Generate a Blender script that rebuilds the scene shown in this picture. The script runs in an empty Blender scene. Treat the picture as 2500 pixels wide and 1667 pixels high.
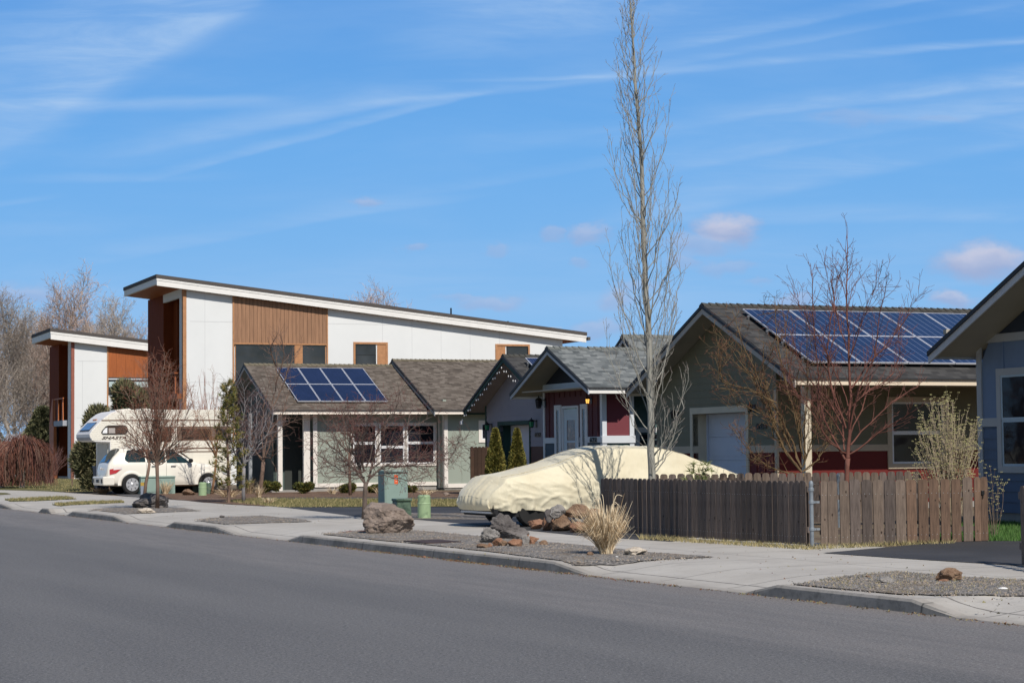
import bpy, math, random
from mathutils import Vector, Matrix, noise
R=math.radians
scene=bpy.context.scene
COL=scene.collection
# ------------------------------------------------------------------ camera
FPX=4800.0; CX=1250.0; CY=833.5; CZ=1.62
TH=math.atan(268/4800); RHO=.0095
FW=Vector((0,math.cos(TH),math.sin(TH))); U0=Vector((0,-math.sin(TH),math.cos(TH))); R0=Vector((1,0,0))
RT=R0*math.cos(RHO)-U0*math.sin(RHO); UP=U0*math.cos(RHO)+R0*math.sin(RHO)
CAM=Vector((0,0,CZ))
cd=bpy.data.cameras.new("camera"); cam=bpy.data.objects.new("camera",cd); COL.objects.link(cam)
M4=Matrix.Identity(4)
for i,v in enumerate((RT,UP,-FW)):
    for j in range(3): M4[j][i]=v[j]
M4[2][3]=CZ
cam.matrix_world=M4; cd.sensor_width=36; cd.lens=36*FPX/2500; cd.clip_end=6000; cd.clip_start=.5
scene.camera=cam
YZ=.13   # level of everything behind the kerb
def ray(px,py): return FW*FPX+RT*(px-CX)-UP*(py-CY)
def G(px,py,z=YZ):
    d=ray(px,py); t=(z-CZ)/d.z; return CAM+d*t
def PD(px,py,Y):
    d=ray(px,py); return CAM+d*(Y/d.y)
# ------------------------------------------------------------------ mesh helper
class MB:
    def __init__(s): s.v=[]; s.f=[]; s.m=[]; s.uv={}; s.sm=False
    def quad(s,*p,m=0,uv=None):
        i=len(s.v); s.v+= [tuple(q) for q in p]; s.f.append(tuple(range(i,i+len(p)))); s.m.append(m)
        if uv: s.uv[len(s.f)-1]=uv
    def box(s,x0,x1,y0,y1,z0,z1,m=0):
        if x0>x1:x0,x1=x1,x0
        if y0>y1:y0,y1=y1,y0
        if z0>z1:z0,z1=z1,z0
        s.hexa([(x0,y0,z0),(x1,y0,z0),(x1,y1,z0),(x0,y1,z0)],[(x0,y0,z1),(x1,y0,z1),(x1,y1,z1),(x0,y1,z1)],m)
    def hexa(s,b,t,m=0):
        i=len(s.v); n=len(b); s.v+=[tuple(q) for q in b]+[tuple(q) for q in t]
        s.f.append(tuple(i+k for k in reversed(range(n)))); s.f.append(tuple(i+n+k for k in range(n)))
        for k in range(n): s.f.append((i+k,i+(k+1)%n,i+n+(k+1)%n,i+n+k))
        s.m+=[m]*(n+2)
    def bar(s,a,b,w,h,m=0,up=Vector((0,0,1))):
        a=Vector(a);b=Vector(b);d=(b-a).normalized(); sd=d.cross(up)
        if sd.length<1e-4: sd=Vector((1,0,0))
        sd.normalize(); u=sd.cross(d)
        c=[(-w/2,-h/2),(w/2,-h/2),(w/2,h/2),(-w/2,h/2)]
        s.hexa([a+sd*p+u*q for p,q in c],[b+sd*p+u*q for p,q in c],m)
    def tube(s,pts,rad,n=5,cap=True,m=0):
        pts=[Vector(p) for p in pts]; i0=len(s.v); d=(pts[1]-pts[0]).normalized()
        x=d.orthogonal().normalized()
        for k,p in enumerate(pts):
            if k<len(pts)-1: d=(pts[k+1]-p)
            if k>0 and k<len(pts)-1: d=pts[k+1]-pts[k-1]
            if d.length<1e-7: d=Vector((0,0,1))
            d=d.normalized(); x=(x-d*x.dot(d))
            x=x.normalized() if x.length>1e-5 else d.orthogonal().normalized()
            y=d.cross(x)
            for j in range(n):
                a=2*math.pi*j/n; s.v.append(tuple(p+(x*math.cos(a)+y*math.sin(a))*rad[k]))
        for k in range(len(pts)-1):
            for j in range(n):
                s.f.append((i0+k*n+j,i0+k*n+(j+1)%n,i0+(k+1)*n+(j+1)%n,i0+(k+1)*n+j)); s.m.append(m)
        if cap:
            s.f.append(tuple(i0+j for j in reversed(range(n)))); s.f.append(tuple(i0+(len(pts)-1)*n+j for j in range(n))); s.m+=[m,m]
    def lathe(s,prof,n=16,c=(0,0,0),axis='z',m=0):
        i0=len(s.v)
        for r,h in prof:
            for j in range(n):
                a=2*math.pi*j/n
                if axis=='z': s.v.append((c[0]+r*math.cos(a),c[1]+r*math.sin(a),c[2]+h))
                else: s.v.append((c[0]+r*math.cos(a),c[1]+h,c[2]+r*math.sin(a)))
        for k in range(len(prof)-1):
            for j in range(n):
                q=(i0+k*n+j,i0+k*n+(j+1)%n,i0+(k+1)*n+(j+1)%n,i0+(k+1)*n+j)
                s.f.append(q if axis=='z' else q[::-1]); s.m.append(m)
        s.f.append(tuple(i0+j for j in reversed(range(n)))); s.f.append(tuple(i0+(len(prof)-1)*n+j for j in range(n))); s.m+=[m,m]
    def mesh(s,name,mats):
        me=bpy.data.meshes.new(name); me.from_pydata(s.v,[],s.f)
        for mt in (mats if isinstance(mats,(list,tuple)) else [mats]): me.materials.append(mt)
        me.polygons.foreach_set('material_index',s.m)
        if s.uv:
            ul=me.uv_layers.new(name='UVMap')
            for fi,uv in s.uv.items():
                p=me.polygons[fi]
                for k,li in enumerate(p.loop_indices): ul.data[li].uv=uv[k]
        if s.sm: me.polygons.foreach_set('use_smooth',[True]*len(me.polygons))
        me.update(); return me
def link(name,me,parent=None,loc=None,rot=None,bevel=0):
    o=bpy.data.objects.new(name,me); COL.objects.link(o)
    if parent is not None: o.parent=parent
    if loc is not None: o.location=loc
    if rot is not None: o.rotation_euler=rot
    if bevel:
        b=o.modifiers.new('bevel','BEVEL'); b.width=bevel; b.segments=2; b.limit_method='ANGLE'
    return o
def part(name,mb,mats,parent,label=None,bevel=0,loc=None,rot=None):
    o=link(name,mb.mesh(name,mats),parent,loc,rot,bevel)
    if label: o['label']=label
    return o
def tag(o,label=None,cat=None,group=None,kind=None):
    if label: o['label']=label
    if cat: o['category']=cat
    if group: o['group']=group
    if kind: o['kind']=kind
    return o
def thing(name,loc,rz=0,label=None,cat=None,group=None):
    e=bpy.data.objects.new(name,None); COL.objects.link(e); e.location=loc; e.rotation_euler=(0,0,rz); e.empty_display_size=.2
    return tag(e,label,cat,group)
def struct(name,mb,mats,label=None,kind='structure'):
    o=link(name,mb.mesh(name,mats)); o['kind']=kind
    if label: o['label']=label
    return o
# ------------------------------------------------------------------ materials
MATS={}
class NT:
    def __init__(s,nt): s.nt=nt
    def n(s,t,ins=None,**kw):
        x=s.nt.nodes.new(t)
        for k,v in kw.items(): setattr(x,k,v)
        if ins:
            for k,v in ins.items():
                if isinstance(v,bpy.types.NodeSocket): s.nt.links.new(v,x.inputs[k])
                else: x.inputs[k].default_value=v
        return x
    def math(s,op,a,b=None,c=None,clamp=False):
        x=s.nt.nodes.new('ShaderNodeMath'); x.operation=op; x.use_clamp=clamp
        for i,v in enumerate((a,b,c)):
            if v is None: continue
            if isinstance(v,bpy.types.NodeSocket): s.nt.links.new(v,x.inputs[i])
            else: x.inputs[i].default_value=v
        return x.outputs[0]
    def mix(s,f,a,b,mode='MIX'):
        x=s.nt.nodes.new('ShaderNodeMix'); x.data_type='RGBA'; x.blend_type=mode
        for k,v in ((0,f),(6,a),(7,b)):
            if isinstance(v,bpy.types.NodeSocket): s.nt.links.new(v,x.inputs[k])
            else: x.inputs[k].default_value=v if k==0 else (v[0],v[1],v[2],1)
        return x.outputs[2]
    def ramp(s,f,st):
        x=s.nt.nodes.new('ShaderNodeValToRGB'); s.nt.links.new(f,x.inputs[0]); e=x.color_ramp.elements
        while len(e)<len(st): e.new(.5)
        for k,(p,c) in enumerate(st):
            e[k].position=p; e[k].color=(c[0],c[1],c[2],1) if isinstance(c,(tuple,list)) else (c,c,c,1)
        return x.outputs[0]
    def mr(s,v,a,b,c=0,d=1,smooth=True):
        x=s.nt.nodes.new('ShaderNodeMapRange'); x.interpolation_type='SMOOTHSTEP' if smooth else 'LINEAR'; x.clamp=True
        if isinstance(v,bpy.types.NodeSocket): s.nt.links.new(v,x.inputs[0])
        for k,q in zip((1,2,3,4),(a,b,c,d)): x.inputs[k].default_value=q
        return x.outputs[0]
    def noise(s,vec,scale,detail=4,rough=.6,dist=0):
        return s.n('ShaderNodeTexNoise',{'Vector':vec,'Scale':scale,'Detail':detail,'Roughness':rough,'Distortion':dist}).outputs[0]
def newmat(name):
    m=bpy.data.materials.new(name); m.use_nodes=True; nt=m.node_tree; nt.nodes.clear()
    out=nt.nodes.new('ShaderNodeOutputMaterial'); b=nt.nodes.new('ShaderNodeBsdfPrincipled'); nt.links.new(b.outputs[0],out.inputs[0])
    return m,NT(nt),b
def mul(c,k): return (min(c[0]*k,1),min(c[1]*k,1),min(c[2]*k,1))
def pmat(name,c,rough=.75,var=.12,scale=3,st=(1,1,1),bump=0,bscale=40,spec=.35,metal=0,rnd=0,c2=None,fine=0,fscale=60,coat=0):
    if name in MATS: return MATS[name]
    m,t,b=newmat(name)
    tc=t.n('ShaderNodeTexCoord').outputs['Object']
    mp=t.n('ShaderNodeMapping',{'Vector':tc,'Scale':st}).outputs[0]
    f=t.noise(mp,scale,5,.65)
    f=t.ramp(f,[(.3,0),(.7,1)])
    col=t.mix(f,mul(c,1-var),c2 if c2 else mul(c,1+var))
    if fine:
        g=t.noise(mp,fscale,2,.6); g=t.ramp(g,[(.35,0),(.65,1)])
        col=t.mix(g,col,t.mix(1.0,col,(1-fine,1-fine,1-fine),'MULTIPLY'))
    if rnd:
        oi=t.n('ShaderNodeObjectInfo').outputs['Random']
        k=t.mr(oi,0,1,1-rnd,1+rnd,False)
        cc=t.n('ShaderNodeCombineColor',{0:k,1:k,2:k}).outputs[0]
        col=t.mix(1.0,col,cc,'MULTIPLY')
    t.nt.links.new(col,b.inputs['Base Color'])
    b.inputs['Roughness'].default_value=rough; b.inputs['Metallic'].default_value=metal; b.inputs['Specular IOR Level'].default_value=spec
    if coat: b.inputs['Coat Weight'].default_value=coat; b.inputs['Coat Roughness'].default_value=.08
    if bump:
        h=t.noise(mp,bscale,4,.6)
        bp=t.n('ShaderNodeBump',{'Height':h,'Strength':bump,'Distance':.02})
        t.nt.links.new(bp.outputs[0],b.inputs['Normal'])
    MATS[name]=m; return m
def shingle(name,c1,c2,c3):
    m,t,b=newmat(name)
    uv=t.n('ShaderNodeTexCoord').outputs['UV']
    nz=t.noise(uv,1.3,3); 
    br=t.n('ShaderNodeTexBrick',{'Vector':uv,'Color1':(0,0,0,1),'Color2':(1,1,1,1),'Mortar':(.5,.5,.5,1),'Scale':1.0,'Mortar Size':.0,'Bias':0.0,'Brick Width':.21,'Row Height':.14},offset=.37,squash=1)
    br2=t.n('ShaderNodeTexBrick',{'Vector':uv,'Color1':(0,0,0,1),'Color2':(1,1,1,1),'Mortar':(0,0,0,1),'Scale':1.0,'Mortar Size':.012,'Mortar Smooth':.3,'Bias':0.0,'Brick Width':.33,'Row Height':.14},offset=.5)
    f=t.math('ADD',t.math('MULTIPLY',br.outputs[0],.65),t.math('MULTIPLY',nz,.45))
    col=t.ramp(f,[(.15,c1),(.5,c2),(.95,c3)])
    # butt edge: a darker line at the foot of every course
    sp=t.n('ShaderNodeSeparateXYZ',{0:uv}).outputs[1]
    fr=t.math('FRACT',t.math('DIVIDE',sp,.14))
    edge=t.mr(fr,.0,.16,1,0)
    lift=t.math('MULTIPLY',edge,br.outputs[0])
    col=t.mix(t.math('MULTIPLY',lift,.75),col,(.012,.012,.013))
    gr=t.noise(uv,70,2,.7); col=t.mix(t.math('MULTIPLY',gr,.5),col,t.mix(1.0,col,(.45,.45,.45),'MULTIPLY'))
    t.nt.links.new(col,b.inputs['Base Color']); b.inputs['Roughness'].default_value=.92; b.inputs['Specular IOR Level'].default_value=.2
    hh=t.math('ADD',t.math('MULTIPLY',t.math('SUBTRACT',1.0,fr),.6),t.math('MULTIPLY',br.outputs[0],.3))
    bp=t.n('ShaderNodeBump',{'Height':hh,'Strength':.6,'Distance':.012}); t.nt.links.new(bp.outputs[0],b.inputs['Normal'])
    MATS[name]=m; return m
def glassmat(name,c=(.02,.022,.026),rough=.05,spec=.6):
    if name in MATS: return MATS[name]
    m,t,b=newmat(name)
    tc=t.n('ShaderNodeTexCoord').outputs['Object']
    f=t.noise(tc,.9,3,.5); col=t.mix(t.ramp(f,[(.35,0),(.75,1)]),mul(c,.6),mul(c,1.9))
    t.nt.links.new(col,b.inputs['Base Color']); b.inputs['Roughness'].default_value=rough; b.inputs['Specular IOR Level'].default_value=spec
    w=t.noise(tc,1.7,1); bp=t.n('ShaderNodeBump',{'Height':w,'Strength':.08,'Distance':.1}); t.nt.links.new(bp.outputs[0],b.inputs['Normal'])
    MATS[name]=m; return m
def emis(name,c,s):
    m,t,b=newmat(name); b.inputs['Base Color'].default_value=(*c,1); b.inputs['Emission Color'].default_value=(*c,1); b.inputs['Emission Strength'].default_value=s; return m
# ------------------------------------------------------------------ light
AZ=24.5; EL=46
sv=Vector((math.sin(R(AZ))*math.cos(R(EL)),-math.cos(R(AZ))*math.cos(R(EL)),math.sin(R(EL))))
sl=bpy.data.lights.new('sun','SUN'); sl.energy=SUN_E if 'SUN_E' in globals() else 4.5; sl.angle=R(.53); sl.color=(1,.93,.845)
so=bpy.data.objects.new('sun',sl); COL.objects.link(so); so.rotation_euler=sv.to_track_quat('Z','Y').to_euler(); so.location=(10,-10,30)
# ------------------------------------------------------------------ sky
w=bpy.data.worlds.new('World'); scene.world=w; w.use_nodes=True; w.node_tree.nodes.clear(); t=NT(w.node_tree)
SKY_S=.075
sky=t.n('ShaderNodeTexSky'); sky.sky_type='NISHITA'; sky.sun_disc=False; sky.sun_elevation=R(EL); sky.sun_rotation=math.atan2(sv.x,sv.y)
sky.altitude=1100; sky.air_density=1.0; sky.dust_density=.25; sky.ozone_density=2.2
gen=t.n('ShaderNodeTexCoord').outputs['Generated']
sx=t.n('ShaderNodeSeparateXYZ',{0:gen})
yy=t.math('MAXIMUM',sx.outputs[1],.05)
p0=t.math('DIVIDE',sx.outputs[0],yy); q0=t.math('DIVIDE',sx.outputs[2],yy)
pq0=t.n('ShaderNodeCombineXYZ',{0:p0,1:q0,2:1.0}).outputs[0]
wn=t.n('ShaderNodeTexNoise',{'Vector':t.n('ShaderNodeMapping',{'Vector':pq0,'Scale':(6,14,1)}).outputs[0],'Scale':1.0,'Detail':4.0,'Roughness':.55}).outputs[1]
wv=t.n('ShaderNodeVectorMath',{0:wn,1:(.5,.5,.5)},operation='SUBTRACT').outputs[0]
wv=t.n('ShaderNodeVectorMath',{0:wv,1:(.03,.012,0)},operation='MULTIPLY').outputs[0]
pq=t.n('ShaderNodeVectorMath',{0:pq0,1:wv},operation='ADD').outputs[0]
wv2=t.n('ShaderNodeTexNoise',{'Vector':t.n('ShaderNodeMapping',{'Vector':pq0,'Scale':(40,70,1)}).outputs[0],'Scale':1.0,'Detail':4.0,'Roughness':.6}).outputs[1]
wv2=t.n('ShaderNodeVectorMath',{0:t.n('ShaderNodeVectorMath',{0:wv2,1:(.5,.5,.5)},operation='SUBTRACT').outputs[0],1:(.03,.016,0)},operation='MULTIPLY').outputs[0]
pqc=t.n('ShaderNodeVectorMath',{0:pq0,1:wv2},operation='ADD').outputs[0]
def pqof(px,py):
    d=ray(px,py); return d.x/d.y,d.z/d.y
fib=t.noise(t.n('ShaderNodeMapping',{'Vector':pq,'Scale':(7,60,1),'Rotation':(0,0,R(-14))}).outputs[0],1.0,6,.62,.6)
fib=t.mr(fib,.35,.72,.25,1)
big=t.noise(t.n('ShaderNodeMapping',{'Vector':pq,'Scale':(5,22,1),'Rotation':(0,0,R(-12))}).outputs[0],1.0,5,.6,.4)
acc=t.math('MULTIPLY',t.mr(big,.42,.78),.20)
def streak(x1,y1,x2,y2,up,dn,s,f1=.06,f2=.06):
    """cirrus band along a line, soft upward by `up` and downward by `dn` (in photo pixels)"""
    global acc
    a=Vector(pqof(x1,y1)); b=Vector(pqof(x2,y2)); d=(b-a); L=d.length; d/=L; n=Vector((-d.y,d.x))
    if n.y<0: n=-n
    D=t.n('ShaderNodeVectorMath',{0:pq,1:(n.x,n.y,-n.dot(a))},operation='DOT_PRODUCT').outputs['Value']
    A=t.n('ShaderNodeVectorMath',{0:pq,1:(d.x,d.y,-d.dot(a))},operation='DOT_PRODUCT').outputs['Value']
    k=1/4800
    m=t.math('MULTIPLY',t.mr(D,-dn*k,0,0,1),t.mr(D,0,up*k,1,0))
    m=t.math('MULTIPLY',m,t.math('MULTIPLY',t.mr(A,-f1,0.02,0,1),t.mr(A,L-.02,L+f2,1,0)))
    m=t.math('MULTIPLY',m,t.math('MULTIPLY',fib,s))
    acc=t.math('ADD',acc,m)
streak(-100,400,640,-20,380,34,.40,.1,.06)
streak(-100,420,560,30,520,60,.40,.1,.05)
streak(0,257,600,246,22,26,.55,.1,.05)
streak(400,352,900,262,60,18,.42,.05,.05)
streak(880,262,1500,192,16,14,.45,.06,.02)
streak(1180,198,1520,193,9,7,.6,.05,.02)
streak(1500,192,2560,100,20,12,.6,.03,.1)
streak(850,255,1500,200,70,12,.3)
streak(370,427,1200,222,26,9,.45,.02,.04)
streak(180,430,380,424,18,16,.4)
streak(-20,503,130,478,16,9,.8,.05,.01)
streak(-50,560,100,556,26,26,.5)
streak(300,625,1000,500,60,14,.35)
streak(1600,130,2300,-8,40,14,.5,.02,.05)
streak(1650,160,2450,20,22,10,.3)
streak(2050,262,2560,196,60,16,.75,.1,.1)
streak(1650,420,2560,250,110,16,.45)
streak(1700,500,2560,330,120,26,.5)
streak(1650,535,2500,528,50,22,.45)
streak(1200,350,1600,330,50,30,.3)
streak(1180,440,1500,400,30,12,.4)
streak(1100,60,1900,-60,160,150,.6)
streak(1000,640,2500,600,80,60,.3)
streak(0,700,2500,690,90,150,.28)
cloudf=t.math('MINIMUM',acc,.9)
def lin(c): return tuple(((x/255)/12.92 if x/255<=.04045 else ((x/255+.055)/1.055)**2.4) for x in c)
SKYT=SKY_S
cl=tuple(v/SKYT for v in lin((166,199,238)))
skyc=t.mix(1.0,sky.outputs[0],(SKYMUL if 'SKYMUL' in globals() else (1,1,1)),'MULTIPLY')
q_el=t.n('ShaderNodeMapRange',{0:q0,1:-.02,2:.30}).outputs[0]
grad=t.ramp(q_el,[(0,tuple(v/SKY_S*.5 for v in lin((150,190,235)))),(.25,tuple(v/SKY_S*.5 for v in lin((132,188,240)))),(.55,tuple(v/SKY_S*.5 for v in lin((108,174,238)))),(.85,tuple(v/SKY_S*.5 for v in lin((89,155,228)))),(1,tuple(v/SKY_S*.5 for v in lin((80,147,222))))])
grad=t.mix(1.0,grad,(2,2,2),'MULTIPLY')
skyc=t.mix(t.math('MULTIPLY',t.mr(q0,.35,1.2,.92,.15),t.mr(sx.outputs[1],.1,.6,.12,1)),skyc,grad)
col=t.mix(cloudf,skyc,cl)
pm=None; sh=None
def puff(x,y,rx,ry,s):
    global pm,sh
    c=pqof(x,y); v=t.n('ShaderNodeVectorMath',{0:pqc,1:(c[0],c[1],1)},operation='SUBTRACT').outputs[0]
    v=t.n('ShaderNodeVectorMath',{0:v,1:(4800/rx,4800/ry,0)},operation='MULTIPLY').outputs[0]
    L=t.n('ShaderNodeVectorMath',{0:v},operation='LENGTH').outputs['Value']
    m=t.math('MULTIPLY',t.mr(L,.35,1.12,1,0),s)
    vy=t.n('ShaderNodeSeparateXYZ',{0:v}).outputs[1]
    q=t.math('MULTIPLY',t.mr(vy,-.5,.7,0,1),m)
    pm=m if pm is None else t.math('MAXIMUM',pm,m); sh=q if sh is None else t.math('MAXIMUM',sh,q)
puff(1772,562,105,50,.95); puff(1700,600,110,35,.5); puff(1440,572,70,30,.6); puff(1345,572,45,24,.45); puff(2400,640,135,62,.95)
puff(2330,735,90,24,.75); puff(1930,735,60,22,.5); puff(1190,745,95,26,.5); puff(1500,730,60,34,.5); puff(1000,608,45,14,.4)
puff(890,494,48,20,.5); puff(1205,615,38,24,.35); puff(1410,645,36,16,.35); puff(2090,285,130,22,.25); puff(2290,288,90,16,.2); puff(1460,800,90,30,.5); puff(60,715,90,40,.5); puff(1560,700,70,22,.4); puff(1130,735,60,18,.4); puff(1660,640,60,24,.4); puff(1760,655,90,22,.35); puff(1850,690,50,14,.3)
pc=t.mix(sh,tuple(v/SKYT for v in lin((158,176,214))),tuple(v/SKYT for v in lin((205,207,226))))
col=t.mix(pm,col,pc)
bg=t.n('ShaderNodeBackground',{'Color':col,'Strength':SKY_S}); wo=t.n('ShaderNodeOutputWorld'); w.node_tree.links.new(bg.outputs[0],wo.inputs[0])
scene.view_settings.view_transform='Standard'; scene.view_settings.look='None'; scene.view_settings.exposure=0; scene.view_settings.gamma=1
# ------------------------------------------------------------------ street frame
E1=G(2500,1527,0); E2=G(0,1240,0); TD=(E2-E1); TD.z=0; TD.normalize(); ND=Vector((-TD.y,TD.x,0)); ND=-ND if ND.x<0 else ND
PO=Vector((E1.x,E1.y,0))
def ts(p): v=Vector((p.x,p.y,0))-PO; return v.dot(TD),v.dot(ND)
def W(t_,s_,z=0): q=PO+TD*t_+ND*s_; return Vector((q.x,q.y,z))
KP=[(2500,1527,0),(2328,1507,0),(2221,1488,1),(1891,1458,1),(1814,1447,0),(1432,1400,0),(1347,1391,1),(731,1320,1),(697,1316,0),(572,1303,0),(521,1298,1),(421,1284,1),(400,1281,0),(306,1271,0),(272,1267,1),(174,1256,1),(159,1254,0),(123,1250,0),(115,1249,1),(100,1247,1),(91,1246,0),(30,1240,0),(0,1237,1)]
KT=[(-60,0),(-14,0)]
for x,y,k in KP:
    # intersection of the view ray's ground track with the street edge line
    d=ray(x,y); a=Vector((d.x,d.y,0)); M=Matrix(((a.x,-TD.x),(a.y,-TD.y))); 
    sol=M.inverted()@Vector((PO.x,PO.y)); KT.append((sol[1],k))
KT.sort(); tl=KT[-1][0]
for i in range(6): KT+= [(tl+9+i*14,1),(tl+9.5+i*14,0),(tl+14+i*14,0),(tl+14.5+i*14,1)]
KT.append((400,1))
def kf(t_):
    for (a,ka),(b,kb) in zip(KT,KT[1:]):
        if a<=t_<=b: return ka+(kb-ka)*(t_-a)/max(b-a,1e-6)
    return 0
def smooth(x): x=max(0,min(1,x)); return x*x*(3-2*x)
tvals=sorted(set([round(v,3) for v,_ in KT if v<150]+[-60+i*.5 for i in range(300)]+[90+i*5 for i in range(60)]))
# ---- materials
def groundmat(name,build):
    m,t_,b=newmat(name); P=t_.n('ShaderNodeNewGeometry').outputs['Position']; c,rg,h=build(t_,P)
    t_.nt.links.new(c,b.inputs['Base Color'])
    b.inputs['Roughness'].default_value=rg; b.inputs['Specular IOR Level'].default_value=.25
    if h is not None:
        bp=t_.n('ShaderNodeBump',{'Height':h[0],'Strength':h[1],'Distance':h[2]}); t_.nt.links.new(bp.outputs[0],b.inputs['Normal'])
    MATS[name]=m; return m
rot=math.atan2(TD.y,TD.x)
def asphalt(t_,P):
    loc=t_.n('ShaderNodeMapping',{'Vector':P,'Location':(-PO.x,-PO.y,0)}).outputs[0]
    tt=t_.n('ShaderNodeVectorMath',{0:loc,1:tuple(TD)},operation='DOT_PRODUCT').outputs['Value']
    ss=t_.n('ShaderNodeVectorMath',{0:loc,1:tuple(ND)},operation='DOT_PRODUCT').outputs['Value']
    v=t_.n('ShaderNodeCombineXYZ',{0:t_.math('MULTIPLY',tt,.12),1:ss,2:0.0}).outputs[0]
    lowf=t_.noise(v,.8,4,.55); spk=t_.noise(P,55,3,.8); spk2=t_.noise(P,120,2,.8)
    c=t_.mix(t_.mr(lowf,.3,.7),(.112,.110,.109),(.136,.133,.130))
    # dusty parking margin near the kerb with a wandering edge
    wob=t_.noise(v,2.2,4,.65); sw=t_.math('ADD',ss,t_.math('MULTIPLY',t_.math('SUBTRACT',wob,.5),1.5))
    du=t_.mr(sw,-3.2,-2.4,0,1); fade=t_.mr(t_.noise(v,5,4,.7),.3,.7,.35,1)
    c=t_.mix(t_.math('MULTIPLY',du,t_.math('MULTIPLY',fade,.62)),c,(.21,.195,.185))
    gut=t_.mr(sw,-.75,-.1,0,1); c=t_.mix(t_.math('MULTIPLY',gut,.55),c,(.19,.17,.155))
    # faint wheel tracks
    tr=t_.math('SINE',t_.math('MULTIPLY',ss,3.6)); c=t_.mix(t_.math('MULTIPLY',t_.mr(tr,.2,1),.09),c,(.078,.077,.079))
    c=t_.mix(t_.mr(spk,.52,.68),c,t_.mix(1.0,c,(2.2,2.2,2.25),'MULTIPLY'))
    c=t_.mix(t_.mr(spk,.28,.42,.65,0),c,(.028,.028,.03))
    spk3=t_.noise(P,17,3,.85); spk4=t_.noise(P,31,2,.8)
    c=t_.mix(t_.mr(spk3,.50,.66,0,.55),c,(.19,.188,.185)); c=t_.mix(t_.mr(spk4,.36,.47,.6,0),c,(.045,.045,.047)); c=t_.mix(t_.mr(spk4,.60,.70,0,.8),c,(.30,.295,.29)); c=t_.mix(t_.mr(spk2,.66,.76,0,.8),c,(.36,.35,.34))
    return c,.82,(t_.math('ADD',spk,t_.math('MULTIPLY',spk2,.6)),.55,.012)
A_ROAD=groundmat('road_asphalt',asphalt)
def dark_asphalt(t_,P):
    a=t_.noise(P,.5,4); s=t_.noise(P,60,3,.7)
    c=t_.mix(t_.mr(a,.3,.7),(.040,.041,.045),(.058,.058,.062)); c=t_.mix(t_.mr(s,.55,.75,0,.6),c,(.12,.12,.12))
    return c,.8,(s,.4,.01)
A_DARK=groundmat('driveway_asphalt',dark_asphalt)
def concrete(t_,P):
    loc=t_.n('ShaderNodeMapping',{'Vector':P,'Location':(-PO.x,-PO.y,0)}).outputs[0]
    tt=t_.n('ShaderNodeVectorMath',{0:loc,1:tuple(TD)},operation='DOT_PRODUCT').outputs['Value']
    ss=t_.n('ShaderNodeVectorMath',{0:loc,1:tuple(ND)},operation='DOT_PRODUCT').outputs['Value']
    a=t_.noise(P,.45,5,.6); b=t_.noise(P,7,5,.7); s=t_.noise(P,90,2,.6)
    c=t_.mix(t_.mr(a,.3,.7),(.40,.375,.335),(.49,.465,.42)); c=t_.mix(t_.mr(b,.5,.8,0,.4),c,(.29,.265,.235)); bl=t_.noise(P,1.6,6,.7); c=t_.mix(t_.mr(bl,.52,.68,0,.45),c,(.31,.29,.26))
    c=t_.mix(t_.mr(s,.3,.7,0,.25),c,(.27,.26,.245))
    st=t_.noise(t_.n('ShaderNodeCombineXYZ',{0:t_.math('MULTIPLY',tt,.25),1:t_.math('MULTIPLY',ss,2.5)}).outputs[0],1.0,4,.6)
    c=t_.mix(t_.mr(st,.5,.75,0,.3),c,(.47,.455,.43))
    j=t_.math('ABSOLUTE',t_.math('SUBTRACT',t_.math('FRACT',t_.math('DIVIDE',tt,1.55)),.5)); j=t_.mr(j,.005,.014,.8,0)
    j2=t_.math('ABSOLUTE',t_.math('SUBTRACT',ss,2.95)); j2=t_.mr(j2,.006,.018,.8,0)
    wj=t_.math('ADD',ss,t_.math('MULTIPLY',t_.math('SUBTRACT',t_.noise(P,3,3,.6),.5),.05)); j3=t_.mr(t_.math('ABSOLUTE',t_.math('SUBTRACT',wj,.46)),.008,.022,.85,0); c=t_.mix(t_.math('MAXIMUM',t_.math('MAXIMUM',j,j2),j3),c,(.11,.10,.09)); ed=t_.mr(wj,.0,.5,.35,0); c=t_.mix(ed,c,(.26,.235,.20))
    pk=t_.noise(P,22,2,.5); c=t_.mix(t_.mr(pk,.70,.76,0,.6),c,(.10,.085,.07))
    return c,.85,(s,.2,.006)
A_CONC=groundmat('sidewalk_concrete',concrete)
def kerbm(t_,P):
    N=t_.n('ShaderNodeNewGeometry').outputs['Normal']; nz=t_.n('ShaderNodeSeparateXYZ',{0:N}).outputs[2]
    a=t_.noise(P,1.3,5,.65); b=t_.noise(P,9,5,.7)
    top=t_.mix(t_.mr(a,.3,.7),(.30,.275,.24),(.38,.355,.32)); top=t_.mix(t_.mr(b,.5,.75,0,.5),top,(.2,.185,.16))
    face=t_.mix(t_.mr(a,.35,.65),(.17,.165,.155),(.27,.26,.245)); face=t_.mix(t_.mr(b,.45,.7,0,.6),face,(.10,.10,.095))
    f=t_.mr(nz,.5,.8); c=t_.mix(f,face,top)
    loc=t_.n('ShaderNodeMapping',{'Vector':P,'Location':(-PO.x,-PO.y,0)}).outputs[0]
    tt=t_.n('ShaderNodeVectorMath',{0:loc,1:tuple(TD)},operation='DOT_PRODUCT').outputs['Value']
    j=t_.math('ABSOLUTE',t_.math('SUBTRACT',t_.math('FRACT',t_.math('DIVIDE',tt,3.05)),.5)); c=t_.mix(t_.mr(j,.002,.006,.8,0),c,(.06,.06,.055))
    return c,.85,(b,.3,.01)
A_KERB=groundmat('kerb_concrete',kerbm)
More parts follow.
